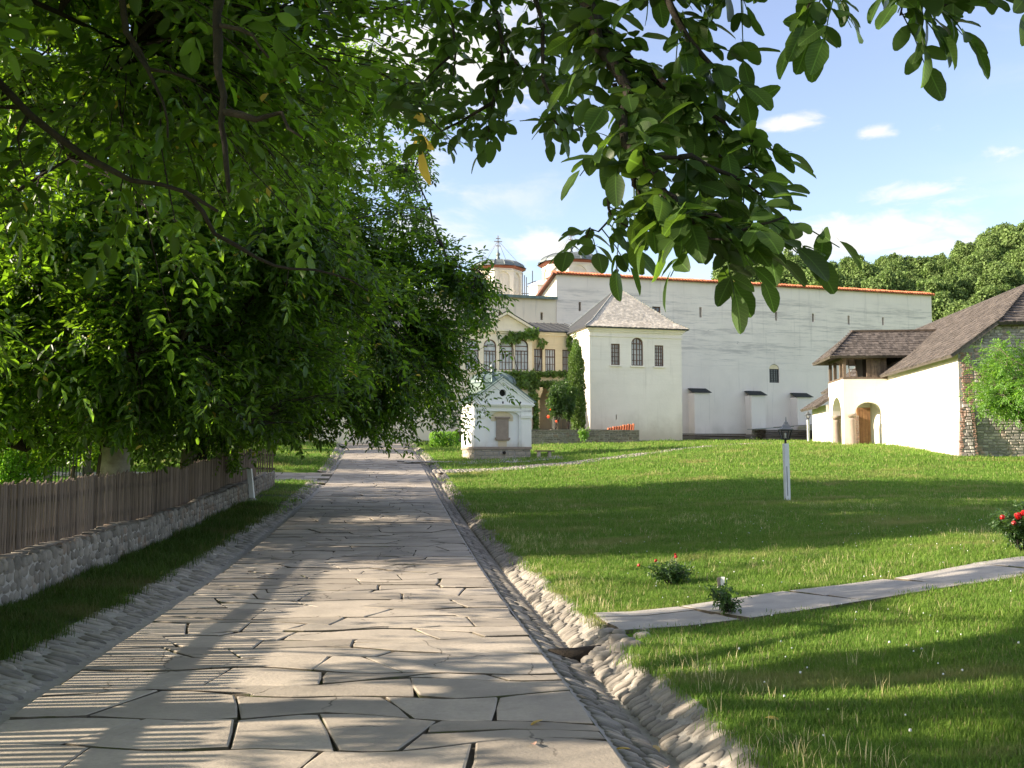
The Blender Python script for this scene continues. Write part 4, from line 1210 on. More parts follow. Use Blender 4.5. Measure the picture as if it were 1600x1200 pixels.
for sg in (0, 1):
    e0 = CH(-.16 if sg == 0 else CW + .16, -.03, gz0 + .02); e1 = CH(CW / 2, -.03, gpk + .10)
    mb.bar(e0, e1, .14, .10); mb.bar(e0 + Vector((0, 0, -.12)), e1 + Vector((0, 0, -.12)), .09, .07)
mb.build('cornice', M['chapel_plaster'], chapel)
mb = MB()
CH.box(mb, CW / 2 - .30, CW / 2 + .30, .05, .115, ch_z(684), ch_z(654)); 
CH.box(mb, CW / 2 - .36, CW / 2 + .36, .0, .115, ch_z(654), ch_z(651.5)); CH.box(mb, CW / 2 - .36, CW / 2 + .36, .0, .115, ch_z(687), ch_z(684)); CH.box(mb, CW / 2 - .32, CW / 2 + .32, .02, .115, ch_z(688.5), ch_z(687))
mb.build('tablet', M['dressed_stone'], chapel)
mb = MB(); pts = op_outline((niche[0] + .28, niche[1] - .28, NZ - .52, NZ - .06, .28)); mb.poly([CH(x, .105, z) for x, z in pts]); mb.build('painted_lunette', M['wing_plaster'], chapel)
mb = MB(); CH.box(mb, CW / 2 - .2, CW / 2 + .22, .10, .125, zP + .02, ch_z(689)); mb.build('panel', M['wing_plaster'], chapel)
for a in (.5, CW / 2, CW - .5):
    mb = MB(); CH.box(mb, a - .035, a + .035, -.02, .02, ch_z(629.5) - .04, ch_z(629.5) + .06); mb.build('beam_hole', M['dark_inside'], chapel)
mb = MB(); zz = ch_z(707.5); p = CH(CW / 2 + .05, -.04, zz)
mb.tube([p + CH.B * .06, p - CH.B * .05], [.07, .08], 8); mb.tube([p - CH.B * .05, p - CH.B * .18 - Vector((0, 0, .04))], [.03, .025], 6)
mb.build('spout', M['dark_inside'], chapel)
mb = MB(); CH.box(mb, CW / 2 - .5, CW / 2 + .55, -.42, -.08, CB - .1, CB + .16); CH.box(mb, CW / 2 - .42, CW / 2 + .47, -.36, -.14, CB + .16, CB + .165); mb.build('trough', M['dressed_stone'], chapel)
# roof: two gable slopes and a ribbed dome over the crossing
mb = MB(); ov = .26
for sg in (0, 1):
    ea = -ov if sg == 0 else CW + ov
    roof_plane(mb, CH(ea, -.14, gz0 + .10 - .06), CH(ea, CD + .14, gz0 + .10 - .06), CH(CW / 2, CD + .14, gpk + .22), CH(CW / 2, -.14, gpk + .22), .05)
    for k in range(7):
        b = .1 + k * .4
        mb.bar(CH(ea, b, gz0 + .05), CH(CW / 2, b, gpk + .235), .03, .04)
rf = mb.build('roof', M['copper_green'], chapel)
dc = CH(CW / 2 - .1, CD * .62, 0)
zd = ch_z(588); R0 = 1.12; H0 = ch_z(577) - zd + .0
mb = MB(); prof = [(R0, zd - .75), (R0, zd - .28), (R0 * 1.04, zd - .25)]
for i in range(9):
    q = math.pi / 2 * i / 8; prof.append((R0 * math.cos(q) * 1.02 + .001, zd - .22 + (H0 + .22) * math.sin(q)))
mb.lathe(dc, prof, 16)
for j in range(16):
    q = 2 * math.pi * j / 16
    pts = [dc + Vector((r_ * 1.012 * math.cos(q), r_ * 1.012 * math.sin(q), z + .01)) for r_, z in prof[2:-1]]
    mb.tube(pts, .018, 4)
mb.build('dome', M['copper_green'], chapel)
mb = MB(); zt = zd + H0; mb.lathe(dc, [(.12, zt - .04), (.07, zt + .1), (.05, zt + .16), (.10, zt + .2), (.13, zt + .28), (.09, zt + .36), (.03, zt + .4), (.02, zt + .55)], 8); mb.build('finial', M['lead'], chapel, True)

# ------------------------------------------------------------------ church towers behind the wall
def church_tower(u, d, r, v_eave, v_apex, v_base, label, nx):
    c = P(u, 600, d); zE = P(u, v_eave, d).z; zA = P(u, v_apex, d).z; zB = P(u, v_base, d).z - 5
    t = thing('church_tower', (c.x, c.y, zB), label, 'church tower', 'church towers behind the wall')
    c0 = Vector((c.x, c.y, 0)); n = 8; ph = R(22.5) + math.atan(.26)
    mb = MB(); rw = r * .88
    side = 2 * rw * math.sin(math.pi / n)
    for j in range(n):
        q0, q1 = ph + 2 * math.pi * j / n, ph + 2 * math.pi * (j + 1) / n
        p0 = c0 + Vector((rw * math.cos(q0), rw * math.sin(q0), 0)); p1 = c0 + Vector((rw * math.cos(q1), rw * math.sin(q1), 0))
        tt = (p1 - p0).normalized(); qn = (q0 + q1) / 2; nn = Vector((-math.cos(qn), -math.sin(qn), 0))
        w = side; h = zE - zB
        facade(mb, p0, tt, nn, w, zB, zE, [(w * .16, w * .84, zB + .2, zE - .45, w * .34)], .18, True)
    mb.build('drum', M['church_plaster'], t)
    wn_ = MB()
    for j in range(n):
        q0, q1 = ph + 2 * math.pi * j / n, ph + 2 * math.pi * (j + 1) / n
        p0 = c0 + Vector((rw * math.cos(q0), rw * math.sin(q0), 0)); p1 = c0 + Vector((rw * math.cos(q1), rw * math.sin(q1), 0))
        tt = (p1 - p0).normalized(); qn = (q0 + q1) / 2; nn = Vector((-math.cos(qn), -math.sin(qn), 0)); w = side
        if math.sin(qn) < .3:
            op = (w * .32, w * .68, zB + 1.0, zE - .75, w * .18)
            window(t, p0, tt, nn, op, .14, 2, 5, M['church_plaster'], M['curtain_glass'], .08, .05)
    mb = MB()
    mb.lathe(c0, [(rw + .06, zE - .40), (rw + .10, zE - .32), (rw + .06, zE - .28)], n, ph); mb.build('string_course', M['church_plaster'], t)
    mb = MB(); mb.lathe(c0, [(rw + .02, zE - .12), (rw + .22, zE - .06), (r, zE + .06), (r, zE + .12)], n, ph); mb.build('cornice', M['red_band'], t)
    mb = MB(); prof = [(r * 1.04, zE + .10)]
    for i in range(8):
        q = (math.pi / 2) * (i / 8); prof.append((r * .97 * math.cos(q) ** .9, zE + .22 + (zA - zE - .22) * math.sin(q)))
    prof.append((.12, zA)); mb.lathe(c0, prof, 16, ph)
    for j in range(16):
        q = ph + 2 * math.pi * j / 16
        mb.tube([c0 + Vector((rr * math.cos(q), rr * math.sin(q), z + .02)) for rr, z in prof], .045, 4)
    mb.build('dome', M['lead'], t)
    mb = MB(); mb.lathe(c0, [(.25, zA - .05), (.2, zA + .3), (.12, zA + .5), (.2, zA + .6), (.22, zA + .75), (.08, zA + .9), (.05, zA + 1.2)], 8); mb.build('finial', M['lead'], t, True)
    mb = MB(); zc = zA + 1.1; X = Vector((1, .26, 0)).normalized()
    mb.bar(c0 + Vector((0, 0, zc)), c0 + Vector((0, 0, zc + 1.5)), .09, .06, (0, 1, 0))
    for (hw, z) in ((.24, 1.2), (.42, .9), (.25, .45)): mb.bar(c0 + Vector((0, 0, zc + z)) - X * hw, c0 + Vector((0, 0, zc + z)) + X * hw, .07, .07)
    mb.build('cross', M['dressed_stone'], t)
    mb = MB()
    for j in range(4):
        q = ph + math.pi / 2 * j + .4
        mb.tube([c0 + Vector((0, 0, zc + 1.0)), c0 + Vector((r * math.cos(q), r * math.sin(q), zE + .1))], .018, 3)
    mb.build('stay_wire', M['iron_rod'], t)
    return t
church_tower(778, 100, 2.75, 423, 408, 462, 'smaller white church tower with ribbed lead dome, left behind the cream wall', 0)
church_tower(893, 106, 3.5, 415.5, 397, 440, 'broader white church tower with shallow lead dome behind the tall wall corner', 1)
nv = Fr(P(800, 600, 108).x, 108, .26)
hall = thing('church_nave', nv(2, 3, 12), 'white church nave with a pale apse rising just above the cream wall', 'church')
mb = MB(); nv.box(mb, -6, 9, 1, 9, 5, P(800, 466, 108).z); mb.build('wall', M['church_plaster'], hall)
mb = MB(); cc = P(852, 600, 97); zt = P(852, 449, 97).z; mb.lathe(Vector((cc.x - .4, cc.y, 0)), [(1.15, zt - 6), (1.15, zt), (1.25, zt + .06), (.9, zt + .35), (.05, zt + .7)], 10); mb.build('turret', M['church_plaster'], hall)
sc_ = thing('scaffold', P(829, 470, 98), 'thin blue grey scaffold poles standing between the two church towers', 'scaffolding')
for (u, v0, v1) in [(816.5, 426, 462), (819.5, 430, 462), (822.5, 433, 462), (832, 423, 462), (838, 445, 464), (843, 446, 464)]:
    mb = MB(); mb.tube([P(u, v1 + 12, 98), P(u, v0, 98)], .05, 6); mb.build('pole', M['iron_rod'], sc_)
for (u0, v0, u1, v1) in [(815, 458.5, 847, 460), (824, 444, 838, 439), (836, 446, 850, 446), (824, 447, 834, 454)]:
    mb = MB(); mb.tube([P(u0, v0, 97.9), P(u1, v1, 97.9)], .045, 5); mb.build('rail', M['iron_rod'], sc_)

# ------------------------------------------------------------------ barn with porch
BN = Fr(18.5, 41.5, -.09)
BWD, BLN, BZ = 9.2, 24.0, 6.05
barn = thing('barn', BN(4, 10, 2), 'long white rubble barn with brown shingled half-hipped roof and arched porch', 'barn')
PJ, PB0, PB1 = 2.25, 10.35, 13.75      # porch: how far out, from and to along the barn
batt = .045
mb = MB()
sops = []
for (b, z0, z1) in ((6.35, 4.35, 5.35), (4.1, 4.25, 5.4)):
    sops.append((b - .035, b + .035, z0, z1))
sops.append((4.2 - .06, 4.2 + .06, 3.25, 3.42))
facade(mb, BN(0, 0, 0), BN.B, BN.A, BLN, 1.0, BZ, sops, .3, True, 0, 1)
mb.quad(BN(BWD, 0, 1), BN(BWD, BLN, 1), BN(BWD, BLN, BZ), BN(BWD, 0, BZ)); mb.poly([BN(BWD, BLN, 1), BN(0, BLN, 1), BN(0, BLN, BZ), BN(BWD / 2, BLN, BZ + 3.9), BN(BWD, BLN, BZ)])
# battered foot of the lit wall
mb.quad(BN(-.30, 0, 1.0), BN(-.30, PB0, 1.0), BN(-.004, PB0, 3.6), BN(-.004, 0, 3.6))
mb.add([BN(-.30, 0, 1.0), BN(-.004, 0, 3.6), BN(0, 0, 1.0)], [(0, 1, 2)])
mb.build('wall', [M['barn_plaster'], M['dark_inside']], barn)
slope = .735; RZ = BZ + slope * BWD / 2
hipz = BZ + slope * BWD / 2 - 2.05; hw = (RZ - hipz) / slope
mb = MB(); mb.poly([BN(0, 0, 1), BN(BWD, 0, 1), BN(BWD, 0, BZ), BN(BWD / 2 + hw, 0, hipz), BN(BWD / 2 - hw, 0, hipz), BN(0, 0, BZ)])
gable = mb.build('gable_wall', M['mortar'], barn)
def gclip(a, z):
    if z > hipz: return False
    lim = (z - BZ) / slope if z > BZ else 0
    return lim + .1 < a < BWD - lim - .1
grd = lambda a: zl(*BN(a, -.1, 0)[:2]) - .05
masonry(gable, BN, .62, BWD, -.004, grd, RZ, .125, .14, .40, M['rubble'], .035, random.Random(1), clip=gclip)
masonry(gable, BN, .0, .6, -.006, grd, BZ, .085, .13, .26, M['brick'], .02, random.Random(2), clip=gclip, name='brick')
# projecting rubble foot of the corner with brick edges
mb = MB(); mb.add([BN(-.28, -.5, 1.0), BN(.55, -.5, 1.0), BN(.55, -.01, 3.9), BN(.02, -.01, 3.9), BN(-.28, -.01, 1.0), BN(.55, -.01, 1.0)], [(0, 1, 2, 3), (0, 3, 4), (1, 5, 2)]); bt = mb.build('corner_buttress', M['mortar'], barn)
lft = lambda z: -.28 + .30 * (z - 1.0) / 2.9
bclip = lambda lo, hi: (lambda a, z: a > lft(z) + lo and (hi is None or a < lft(z) + hi))
gz_ = lambda a: zl(*BN(a, -.5, 0)[:2]) - .05
masonry(bt, BN, -.28, .42, -.69, gz_, 3.85, .13, .12, .28, M['rubble'], .03, random.Random(3), clip=bclip(.15, None), batter=.169)
masonry(bt, BN, -.28, .42, -.692, gz_, 3.85, .09, .11, .2, M['brick'], .02, random.Random(4), clip=bclip(.02, .17), name='brick', batter=.169)
masonry(bt, BN, .42, .56, -.69, gz_, 3.85, .09, .11, .16, M['brick'], .02, random.Random(5), name='brick', batter=.169)
# roof: long slopes with half hip
ov = .42; e0, e1 = -.38, BLN + .4
zE = BZ - slope * ov + .12; zR = RZ + .12
hb = 4.0                                   # how far back the hip meets the ridge
fl = [BN(-ov, e0, zE), BN(-ov, e1, zE), BN(BWD / 2, e1, zR), BN(BWD / 2, hb, zR), BN(BWD / 2 - hw - .35, e0, hipz + .12 - .30)]
fr_ = [BN(BWD + ov, e0, zE), BN(BWD + ov, e1, zE), BN(BWD / 2, e1, zR), BN(BWD / 2, hb, zR), BN(BWD / 2 + hw + .35, e0, hipz + .12 - .30)]
def thick_poly(mb, pts, th=.12):
    pts = [Vector(p) for p in pts]; n = (pts[1] - pts[0]).cross(pts[2] - pts[0]).normalized()
    if n.z < 0: n = -n
    k = len(pts); vs = pts + [p - n * th for p in pts]
    mb.add(vs, [tuple(range(k)), tuple(range(2 * k - 1, k - 1, -1))] + [(i, i + k, (i + 1) % k + k, (i + 1) % k) for i in range(k)])
mb = MB(); thick_poly(mb, fl); thick_poly(mb, fr_); thick_poly(mb, [fl[4], fr_[4], BN(BWD / 2, hb, zR)])
rf = mb.build('roof', M['shingle_dark'], barn)
mb = MB(); rnd = random.Random(12)
al = BN.B; upv = (BN(BWD / 2, 0, zR) - BN(-ov, 0, zE)); LS = upv.length; upv = upv / LS; nn = al.cross(upv)
nn = nn if nn.z > 0 else -nn
s4 = (BWD / 2 - hw - .35 + ov) / (BWD / 2 + ov) * LS
def wf(s):
    a0 = 0 if s < s4 else (hb - e0) * (s - s4) / (LS - s4)
    return (a0 - .02, e1 - e0)
shingles(mb, BN(-ov, e0, zE), al, upv, wf, LS - .04, .27, .17, .03, nn, rnd)
h0, h1, hp = fl[4], fr_[4], BN(BWD / 2, hb, zR)
al2 = (h1 - h0).normalized(); W2 = (h1 - h0).length; up2 = hp - (h0 + h1) / 2; L2 = up2.length; up2 /= L2; n2 = al2.cross(up2); n2 = n2 if n2.z > 0 else -n2
shingles(mb, h0, al2, up2, lambda s: (W2 / 2 * s / L2, W2 - W2 / 2 * s / L2), L2, .27, .17, .03, n2, rnd)
mb.build('shingle', M['shingle_dark'], rf, kind='stuff')
mb = MB()
b = .2
while b < PB0 - .2:
    mb.bar(BN(-.34, b, BZ - .22), BN(.05, b, BZ + .12), .10, .12); b += .62
mb.build('rafter_end', M['old_wood'], barn)
# porch
zf = 1.65 + (715 - 592) / F_PX * 51.9        # balcony floor level
z5 = 2.3
arch_f = (.58, 1.92, z5 - .6, 1.65 + (715 - 629) / F_PX * 52.3, .55)
mb = MB()
PF = BN(-PJ, PB0, 0)
facade(mb, PF, BN.A, BN.B, PJ, 1.0, zf, [arch_f], .45, False)
arch_s = (.75, PB1 - PB0 - .55, z5 - .6, 1.65 + (715 - 622) / F_PX * 54, .95)
facade(mb, BN(-PJ, PB1, 0), -BN.B, BN.A, PB1 - PB0, 1.0, zf, [arch_s], .45, False)
# inner faces and floor slab of the balcony
facade(mb, BN(-PJ + .45, PB0 + .45, 0), BN.A, -BN.B, PJ - .45, 1.0, zf - .25, [(arch_f[0] - .45, arch_f[1] - .45, *arch_f[2:])], .001, False)
facade(mb, BN(-PJ + .45, PB1, 0), -BN.B, -BN.A, PB1 - PB0 - .45, 1.0, zf - .25, [arch_s], .001, False)
BN.box(mb, -PJ + .01, -.01, PB0 + .01, PB1 - .01, zf - .25, zf - .003)
mb.quad(BN(-PJ, PB1, 1), BN(0, PB1, 1), BN(0, PB1, zf), BN(-PJ, PB1, zf))
porch = mb.build('porch', M['barn_plaster'], barn)
mb = MB()
for (a, b) in ((-PJ + .05, PB0 + 1.0 - .2), (-PJ + .42, PB0 - .02)):
    pass
cl = BN(-PJ + .16, PB1 - .55, 0)
for c in (BN(-PJ + .2, PB1 - .72 - .0, 0), BN(-PJ + .40, PB0 + .05, 0)):
    k = MB(); zc = 1.65 + (715 - 651) / F_PX * 53
    k.lathe(c, [(.30, 1.6), (.30, z5 - .02), (.21, z5 + .06), (.20, zc - .25), (.19, zc - .12)], 12); k.lathe(c, [(.19, zc - .12), (.27, zc - .06), (.30, zc), (.30, zc + .1)], 4, R(45 - 5)); k.build('column', M['dressed_stone'], barn, True)
mb = MB(); BN.box(mb, -1.55 + .3, -.55, PB0 + 1.4, PB0 + 1.52, z5 - .5, z5 + 2.0); 
for k in range(5): BN.box(mb, -1.25 + k * .14 + .01, -1.25 + (k + 1) * .14 - .01, PB0 + 1.37, PB0 + 1.40, z5 - .4, z5 + 1.9)
dr = MB(); 
door = mb.build('door', M['door_wood'], barn)
mb = MB(); BN.box(mb, -1.7, -1.25, PB0 + 1.0, PB0 + 1.6, z5 - .6, z5 + 1.55)
masonry(mb.build('brick_pier', M['mortar'], barn), BN, -1.7, -1.25, PB0 + 1.0 - .004, lambda a: z5 - .6, z5 + 1.55, .085, .11, .22, M['brick'], .02, random.Random(6), name='brick')
# balcony: posts, rails, boarding, dark room, ladder
zp = zf + .0; zr_ = 1.65 + (715 - 562) / F_PX * 52
for (a, b) in ((-PJ + .1, PB0 + .1), (-PJ + .1, PB0 + .85), (-PJ + .1, PB0 + 2.2), (-PJ + .1, PB1 - .1), (-.95, PB0 + .1)):
    k = MB(); BN.box(k, a - .075, a + .075, b - .075, b + .075, zf, zr_ + .2); k.build('post', M['old_wood'], barn)
k = MB(); BN.box(k, -PJ + .0, 0, PB0 - .01, PB0 + .16, zf - .004, zf + .10); BN.box(k, -PJ - .01, -PJ + .16, PB0 + .16, PB1, zf - .003, zf + .10); BN.box(k, -PJ - .02, -.0, PB0 + .02, PB0 + .16, zr_ + .04, zr_ + .2); BN.box(k, -PJ + .02, -PJ + .16, PB0 + .17, PB1, zr_ + .045, zr_ + .205)
k.build('balcony_rail', M['old_wood'], barn)
for i in range(6):
    k = MB(); BN.box(k, -.95 + i * .155 + .005, -.95 + (i + 1) * .155 - .005, PB0 + .03, PB0 + .07, zf + .1, zr_ + .05); k.build('board', M['old_wood'], barn)
k = MB(); BN.box(k, -.85, -.06, PB0 + 1.6, PB0 + 3, zf, zr_ + .3); k.build('store_room', M['dark_inside'], barn)
ld = thing('ladder', BN(-1.55, PB0 + .5, zf), 'short wooden ladder leaning under the porch roof on the balcony', 'ladder')
A0, A1 = BN(-1.8, PB0 + .35, zf + .02), BN(-1.72, PB0 + 1.1, zr_ + .15)
for s_ in (0, .36):
    k = MB(); k.bar(A0 + BN.A * s_, A1 + BN.A * s_, .05, .06); k.build('side_rail', M['old_wood'], ld)
for i in range(5):
    k = MB(); q = A0.lerp(A1, .12 + i * .18); k.bar(q, q + BN.A * .36, .035, .035); k.build('rung', M['old_wood'], ld)
# porch roof: ridge across, hipped at the outer end
zpe = 1.65 + (715 - 556) / F_PX * 51.5; zpr = zpe + 1.5
o_ = .48
bm_ = (PB0 + PB1) / 2
pe0, pe1 = PB0 - o_, PB1 + o_
ridge_in = (zpr - zE) / slope - ov
q = [BN(-PJ - .75, pe0, zpe), BN(-PJ - .75, pe1, zpe), BN(-PJ + .9, bm_, zpr), BN(ridge_in + .2, bm_, zpr), BN((zpe - zE) / slope - ov + .1, pe0, zpe), BN((zpe - zE) / slope - ov + .1, pe1, zpe)]
mb = MB(); thick_poly(mb, [q[0], q[4], q[3], q[2]]); thick_poly(mb, [q[1], q[0], q[2]]); thick_poly(mb, [q[5], q[1], q[2], q[3]])
pr = mb.build('porch_roof', M['shingle_dark'], barn)
mb = MB(); al = BN.A; e = q[0]; W_ = (q[4] - q[0]).length
upv = (BN(0, bm_, zpr) - BN(0, pe0, zpe)); LS = upv.length; upv /= LS; nn = al.cross(upv); nn = nn if nn.z > 0 else -nn
w_in = (q[3] - q[2]).length; l_off = 1.65
shingles(mb, e, al, upv, lambda s: (l_off * s / LS, l_off * s / LS + W_ + (l_off + w_in - W_ - l_off + 0) * s / LS + 0 * s), LS, .25, .16, .03, nn, rnd)
al2 = (q[0] - q[1]).normalized(); W2 = (q[1] - q[0]).length; up2 = q[2] - (q[0] + q[1]) / 2; L2 = up2.length; up2 /= L2; n2 = al2.cross(up2); n2 = n2 if n2.z > 0 else -n2
shingles(mb, q[1], al2, up2, lambda s: (W2 / 2 * s / L2, W2 - W2 / 2 * s / L2), L2, .25, .16, .03, n2, rnd)
mb.build('shingle', M['shingle_dark'], pr, kind='stuff')
mb = MB(); mb.bar(q[2] + Vector((0, 0, .05)), q[3] + Vector((0, 0, .05)), .2, .1); mb.build('ridge_board', M['old_wood'], pr)
# lean-to at the far side of the porch
lt = thing('lean_to', BN(-1.6, 16.5, 2), 'small white lean-to with shingled roof at the far side of the barn porch', 'shed')
mb = MB(); BN.box(mb, -PJ - .15, -.01, PB1 + .02, 17.5, 1, 4.55); mb.build('wall', M['barn_plaster'], lt)
mb = MB(); roof_plane(mb, BN(-PJ - .75, PB1 - .1, 4.45), BN(-PJ - .75, 18, 4.45), BN(.0, 18, 6.4), BN(.0, PB1 - .1, 6.4), .12); r2 = mb.build('roof', M['shingle_dark'], lt)
k = MB(); a_ = BN(-PJ - .75, PB1 - .1, 4.45); u_ = BN(0, PB1 - .1, 6.4) - a_; Lu = u_.length; u_ /= Lu; n_ = BN.B.cross(u_); n_ = n_ if n_.z > 0 else -n_
shingles(k, a_, BN.B, u_, lambda s: (0, 4.3), Lu, .25, .16, .03, n_, rnd); k.build('shingle', M['shingle_dark'], r2, kind='stuff')

# ------------------------------------------------------------------ stacks of boards along the fortress wall
def board_stack(a0, a1, b0, b1, h, label, tin):
    zg = 2.95; t = thing('woodpile', FW((a0 + a1) / 2, (b0 + b1) / 2, zg), label, 'woodpile', 'stacks of old boards under the fortress wall')
    rnd = random.Random(int(a0 * 10)); z = zg; n = 0
    while z < zg + h:
        th = rnd.uniform(.05, .09)
        for j in range(3):
            bb = b0 + (b1 - b0) * (j + .5) / 3 + rnd.uniform(-.08, .08); s0 = rnd.uniform(-.3, .5); s1 = rnd.uniform(-.5, .4); dz = rnd.uniform(-.05, .05)
            mb = MB(); mb.bar(FW(a0 + s0, bb, z + th / 2), FW(a1 + s1, bb + rnd.uniform(-.1, .1), z + th / 2 + dz), rnd.uniform(.2, .3), th); mb.build('board', M['old_wood'], t)
        z += th + .05
    if tin:
        for (s0, s1, dz0, dz1, w) in ((-.6, 3.0, .02, .25, 1.5), (1.9, a1 - a0 + .3, .22, .55, 1.4)):
            mb = MB(); mb.bar(FW(a0 + s0, (b0 + b1) / 2, z + dz0), FW(a0 + s1, (b0 + b1) / 2, z + dz1), w, .04); mb.build('cover_sheet', M['copper_green'] if s0 < 0 else M['old_wood'], t)
    return t
board_stack(fw_a(1064, -2), fw_a(1172, -2), -2.4, -1.3, .62, 'low stack of weathered boards between the two left buttresses', False)
board_stack(fw_a(1186, -2), fw_a(1286, -2), -2.4, -1.3, 1.05, 'higher stack of boards under metal sheets right of the middle buttress', True)
# ================================================================== street furniture
def lamp(x, y, label, s=1.0, lean=0.0):
    z = zl(x, y); t = thing('garden_lamp', (x, y, z), label, 'lamp', 'white garden lamp posts on the lawn')
    h = 1.42 * s; w = .058 * s
    Q = lambda a, b, c: Vector((x + a - lean * c / h, y + b, z + c))
    mb = MB()
    mb.box(Q(0, 0, h / 2 - .1), (w, .01, 0), (-.01, w, 0), (0 - lean * .5, 0, h / 2 + .1))
    mb.build('post', M['white_paint'], t)
    k = MB(); k.box(Q(-.005, -w - .002, h * .36), (.008 * s, 0, 0), (0, .006, 0), (-lean * .25, 0, h * .25)); k.build('groove', M['lamp_grey'], t)
    k = MB(); k.tube([Q(0, 0, h - .02), Q(0, 0, h + .10 * s)], .028 * s, 8); k.lathe(Q(0, 0, 0), [(.085 * s, h + .09 * s), (.085 * s, h + .115 * s)], 4, R(45)); k.build('bracket', M['black_iron'], t)
    b0, b1, z0, z1 = .082 * s, .14 * s, h + .115 * s, h + .33 * s
    k = MB()
    for (i, j) in ((-1, -1), (1, -1), (1, 1), (-1, 1)):
        k.bar(Q(i * b0 * .9, j * b0 * .9, z0), Q(i * b1 * .9, j * b1 * .9, z1), .022 * s, .022 * s)
    for (r_, zz) in ((b0, z0), (b1, z1)):
        for (i, j, i2, j2) in ((-1, -1, 1, -1), (1, -1, 1, 1), (1, 1, -1, 1), (-1, 1, -1, -1)):
            k.bar(Q(i * r_ * .92, j * r_ * .92, zz), Q(i2 * r_ * .92, j2 * r_ * .92, zz), .024 * s, .03 * s)
    k.build('lantern_frame', M['black_iron'], t)
    k = MB(); k.tube([Q(0, 0, z0), Q(0, 0, z0 + .10 * s)], [.02 * s, .025 * s], 6); k.tube([Q(0, 0, z0 + .10 * s), Q(0, 0, z0 + .15 * s)], [.028 * s, .016 * s], 6); k.build('bulb', M['lantern_glass'], t)
    k = MB(); k.lathe(Q(0, 0, 0), [(b1 * 1.45, z1), (b1 * 1.48, z1 + .02 * s), (b1 * 1.0, z1 + .06 * s), (b1 * .6, z1 + .13 * s), (b1 * .5, z1 + .14 * s), (b1 * .34, z1 + .19 * s), (.02 * s, z1 + .21 * s), (.012 * s, z1 + .25 * s), (.006 * s, z1 + .32 * s)], 4, R(45)); k.build('lantern_roof', M['lamp_grey'], t)
    return t
p1 = P(1230.5, 785, 25); lamp(p1.x, p1.y, 'white square lamp post with black lantern in the middle of the lawn', 1.02, .02)
p2 = P(1263.5, 692, 60); lamp(p2.x, p2.y, 'more distant white lamp post with lantern, standing beside the barn porch', .95)

def at_off(off, d): return float(XL(d)) + off
# white post at the end of the fence
pp = Vector((at_off(-1.47, 27.6), 27.6, 0)); pp.z = zl(pp.x, pp.y)
t = thing('white_post', pp, 'leaning white wooden post on the verge where the picket fence ends', 'post')
mb = MB(); mb.box(pp + Vector((-.03, 0, .40)), (.062, 0, .0), (0, .062, 0), (-.055, 0, .48)); mb.build('post', M['white_paint'], t)
mb = MB(); mb.lathe(pp, [(.14, -.05), (.16, .03), (.09, .09)], 9); mb.build('footing', M['mortar'], t)

# ---------------------------------------------------------------- stone wall below the fence
WD0, WD1, WOUT, WIN = 4.8, 33.6, -1.58, -2.06
def wall_top(d): return float(zroad(d)) + .50 + .035 * math.sin(d * .55) + .02 * math.sin(d * 1.7)
def wpt(d, off, z): return Vector((at_off(off, d), d, z))
sw = thing('stone_wall', wpt(19, -1.8, float(zroad(19))), 'low wall of round field stones under the picket fence along the grass verge', 'stone wall')
mb = MB(); dd = np.arange(WD0, WD1 + .01, .4)
for a, b in zip(dd[:-1], dd[1:]):
    za, zb_ = zl(at_off(WOUT, a), a) - .25, zl(at_off(WOUT, b), b) - .25
    mb.quad(wpt(b, WOUT, zb_), wpt(a, WOUT, za), wpt(a, WOUT, wall_top(a)), wpt(b, WOUT, wall_top(b)))
    mb.quad(wpt(b, WOUT, wall_top(b)), wpt(a, WOUT, wall_top(a)), wpt(a, WIN, wall_top(a)), wpt(b, WIN, wall_top(b)))
    mb.quad(wpt(b, WIN, wall_top(b)), wpt(a, WIN, wall_top(a)), wpt(a, WIN, za), wpt(b, WIN, zb_))
mb.quad(wpt(WD1, WOUT, zl(at_off(WOUT, WD1), WD1) - .2), wpt(WD1, WOUT, wall_top(WD1)), wpt(WD1, WIN, wall_top(WD1)), wpt(WD1, WIN, zl(at_off(WOUT, WD1), WD1) - .2))
mb.build('mortar_core', M['mortar'], sw)
ws_meshes = shared_stones(M['wall_stone'], 9, 7, 'stone')
rnd = random.Random(55); lst = []
def side_stone(d, h, L, H, th):
    Yv = Vector((-.115, 1, float(zroad(d + .2) - zroad(d - .2)) / .4)).normalized(); Zv = Vector((1, .115, 0)).normalized()
    q = rnd.uniform(-.2, .2); up = Zv.cross(Yv); up = up if up.z > 0 else -up
    X2 = Yv * math.cos(q) + up * math.sin(q); Y2 = -Yv * math.sin(q) + up * math.cos(q)
    return frame4(wpt(d, WOUT, h) + Zv * th * -.06, X2 * L, Y2 * H, Zv * th)
d = WD0 + 1.5
zc = -.06
for course in range(5):
    d = WD0 + 2.5 + rnd.random() * .1
    while d < WD1 - .1:
        L = rnd.uniform(.09, .24); H = rnd.uniform(.10, .19)
        lst.append(side_stone(d + L / 2, zl(at_off(WOUT, d), d) - .02 + course * .112 + rnd.uniform(-.015, .015), L * .96, H, rnd.uniform(.03, .065)))
        d += L
for course in range(2):
    d = WD0 + 2.5
    while d < WD1 - .1:
        L = rnd.uniform(.18, .42); Yv = Vector((-.115, 1, 0)).normalized(); Xv = Vector((1, .115, 0)).normalized()
        lst.append(frame4(wpt(d + L / 2, WOUT - .11 - course * .24, wall_top(d + L / 2) + .005), Yv * L * .97, Xv * .25, Vector((0, 0, rnd.uniform(.05, .09)))))
        d += L
lst = [m for m in lst if proj(m.translation)[0] > -60] + [m for m in lst if proj(m.translation)[0] <= -60]
lst.sort(key=lambda m: m.translation.length + (0 if proj(m.translation)[0] > -40 else 100))
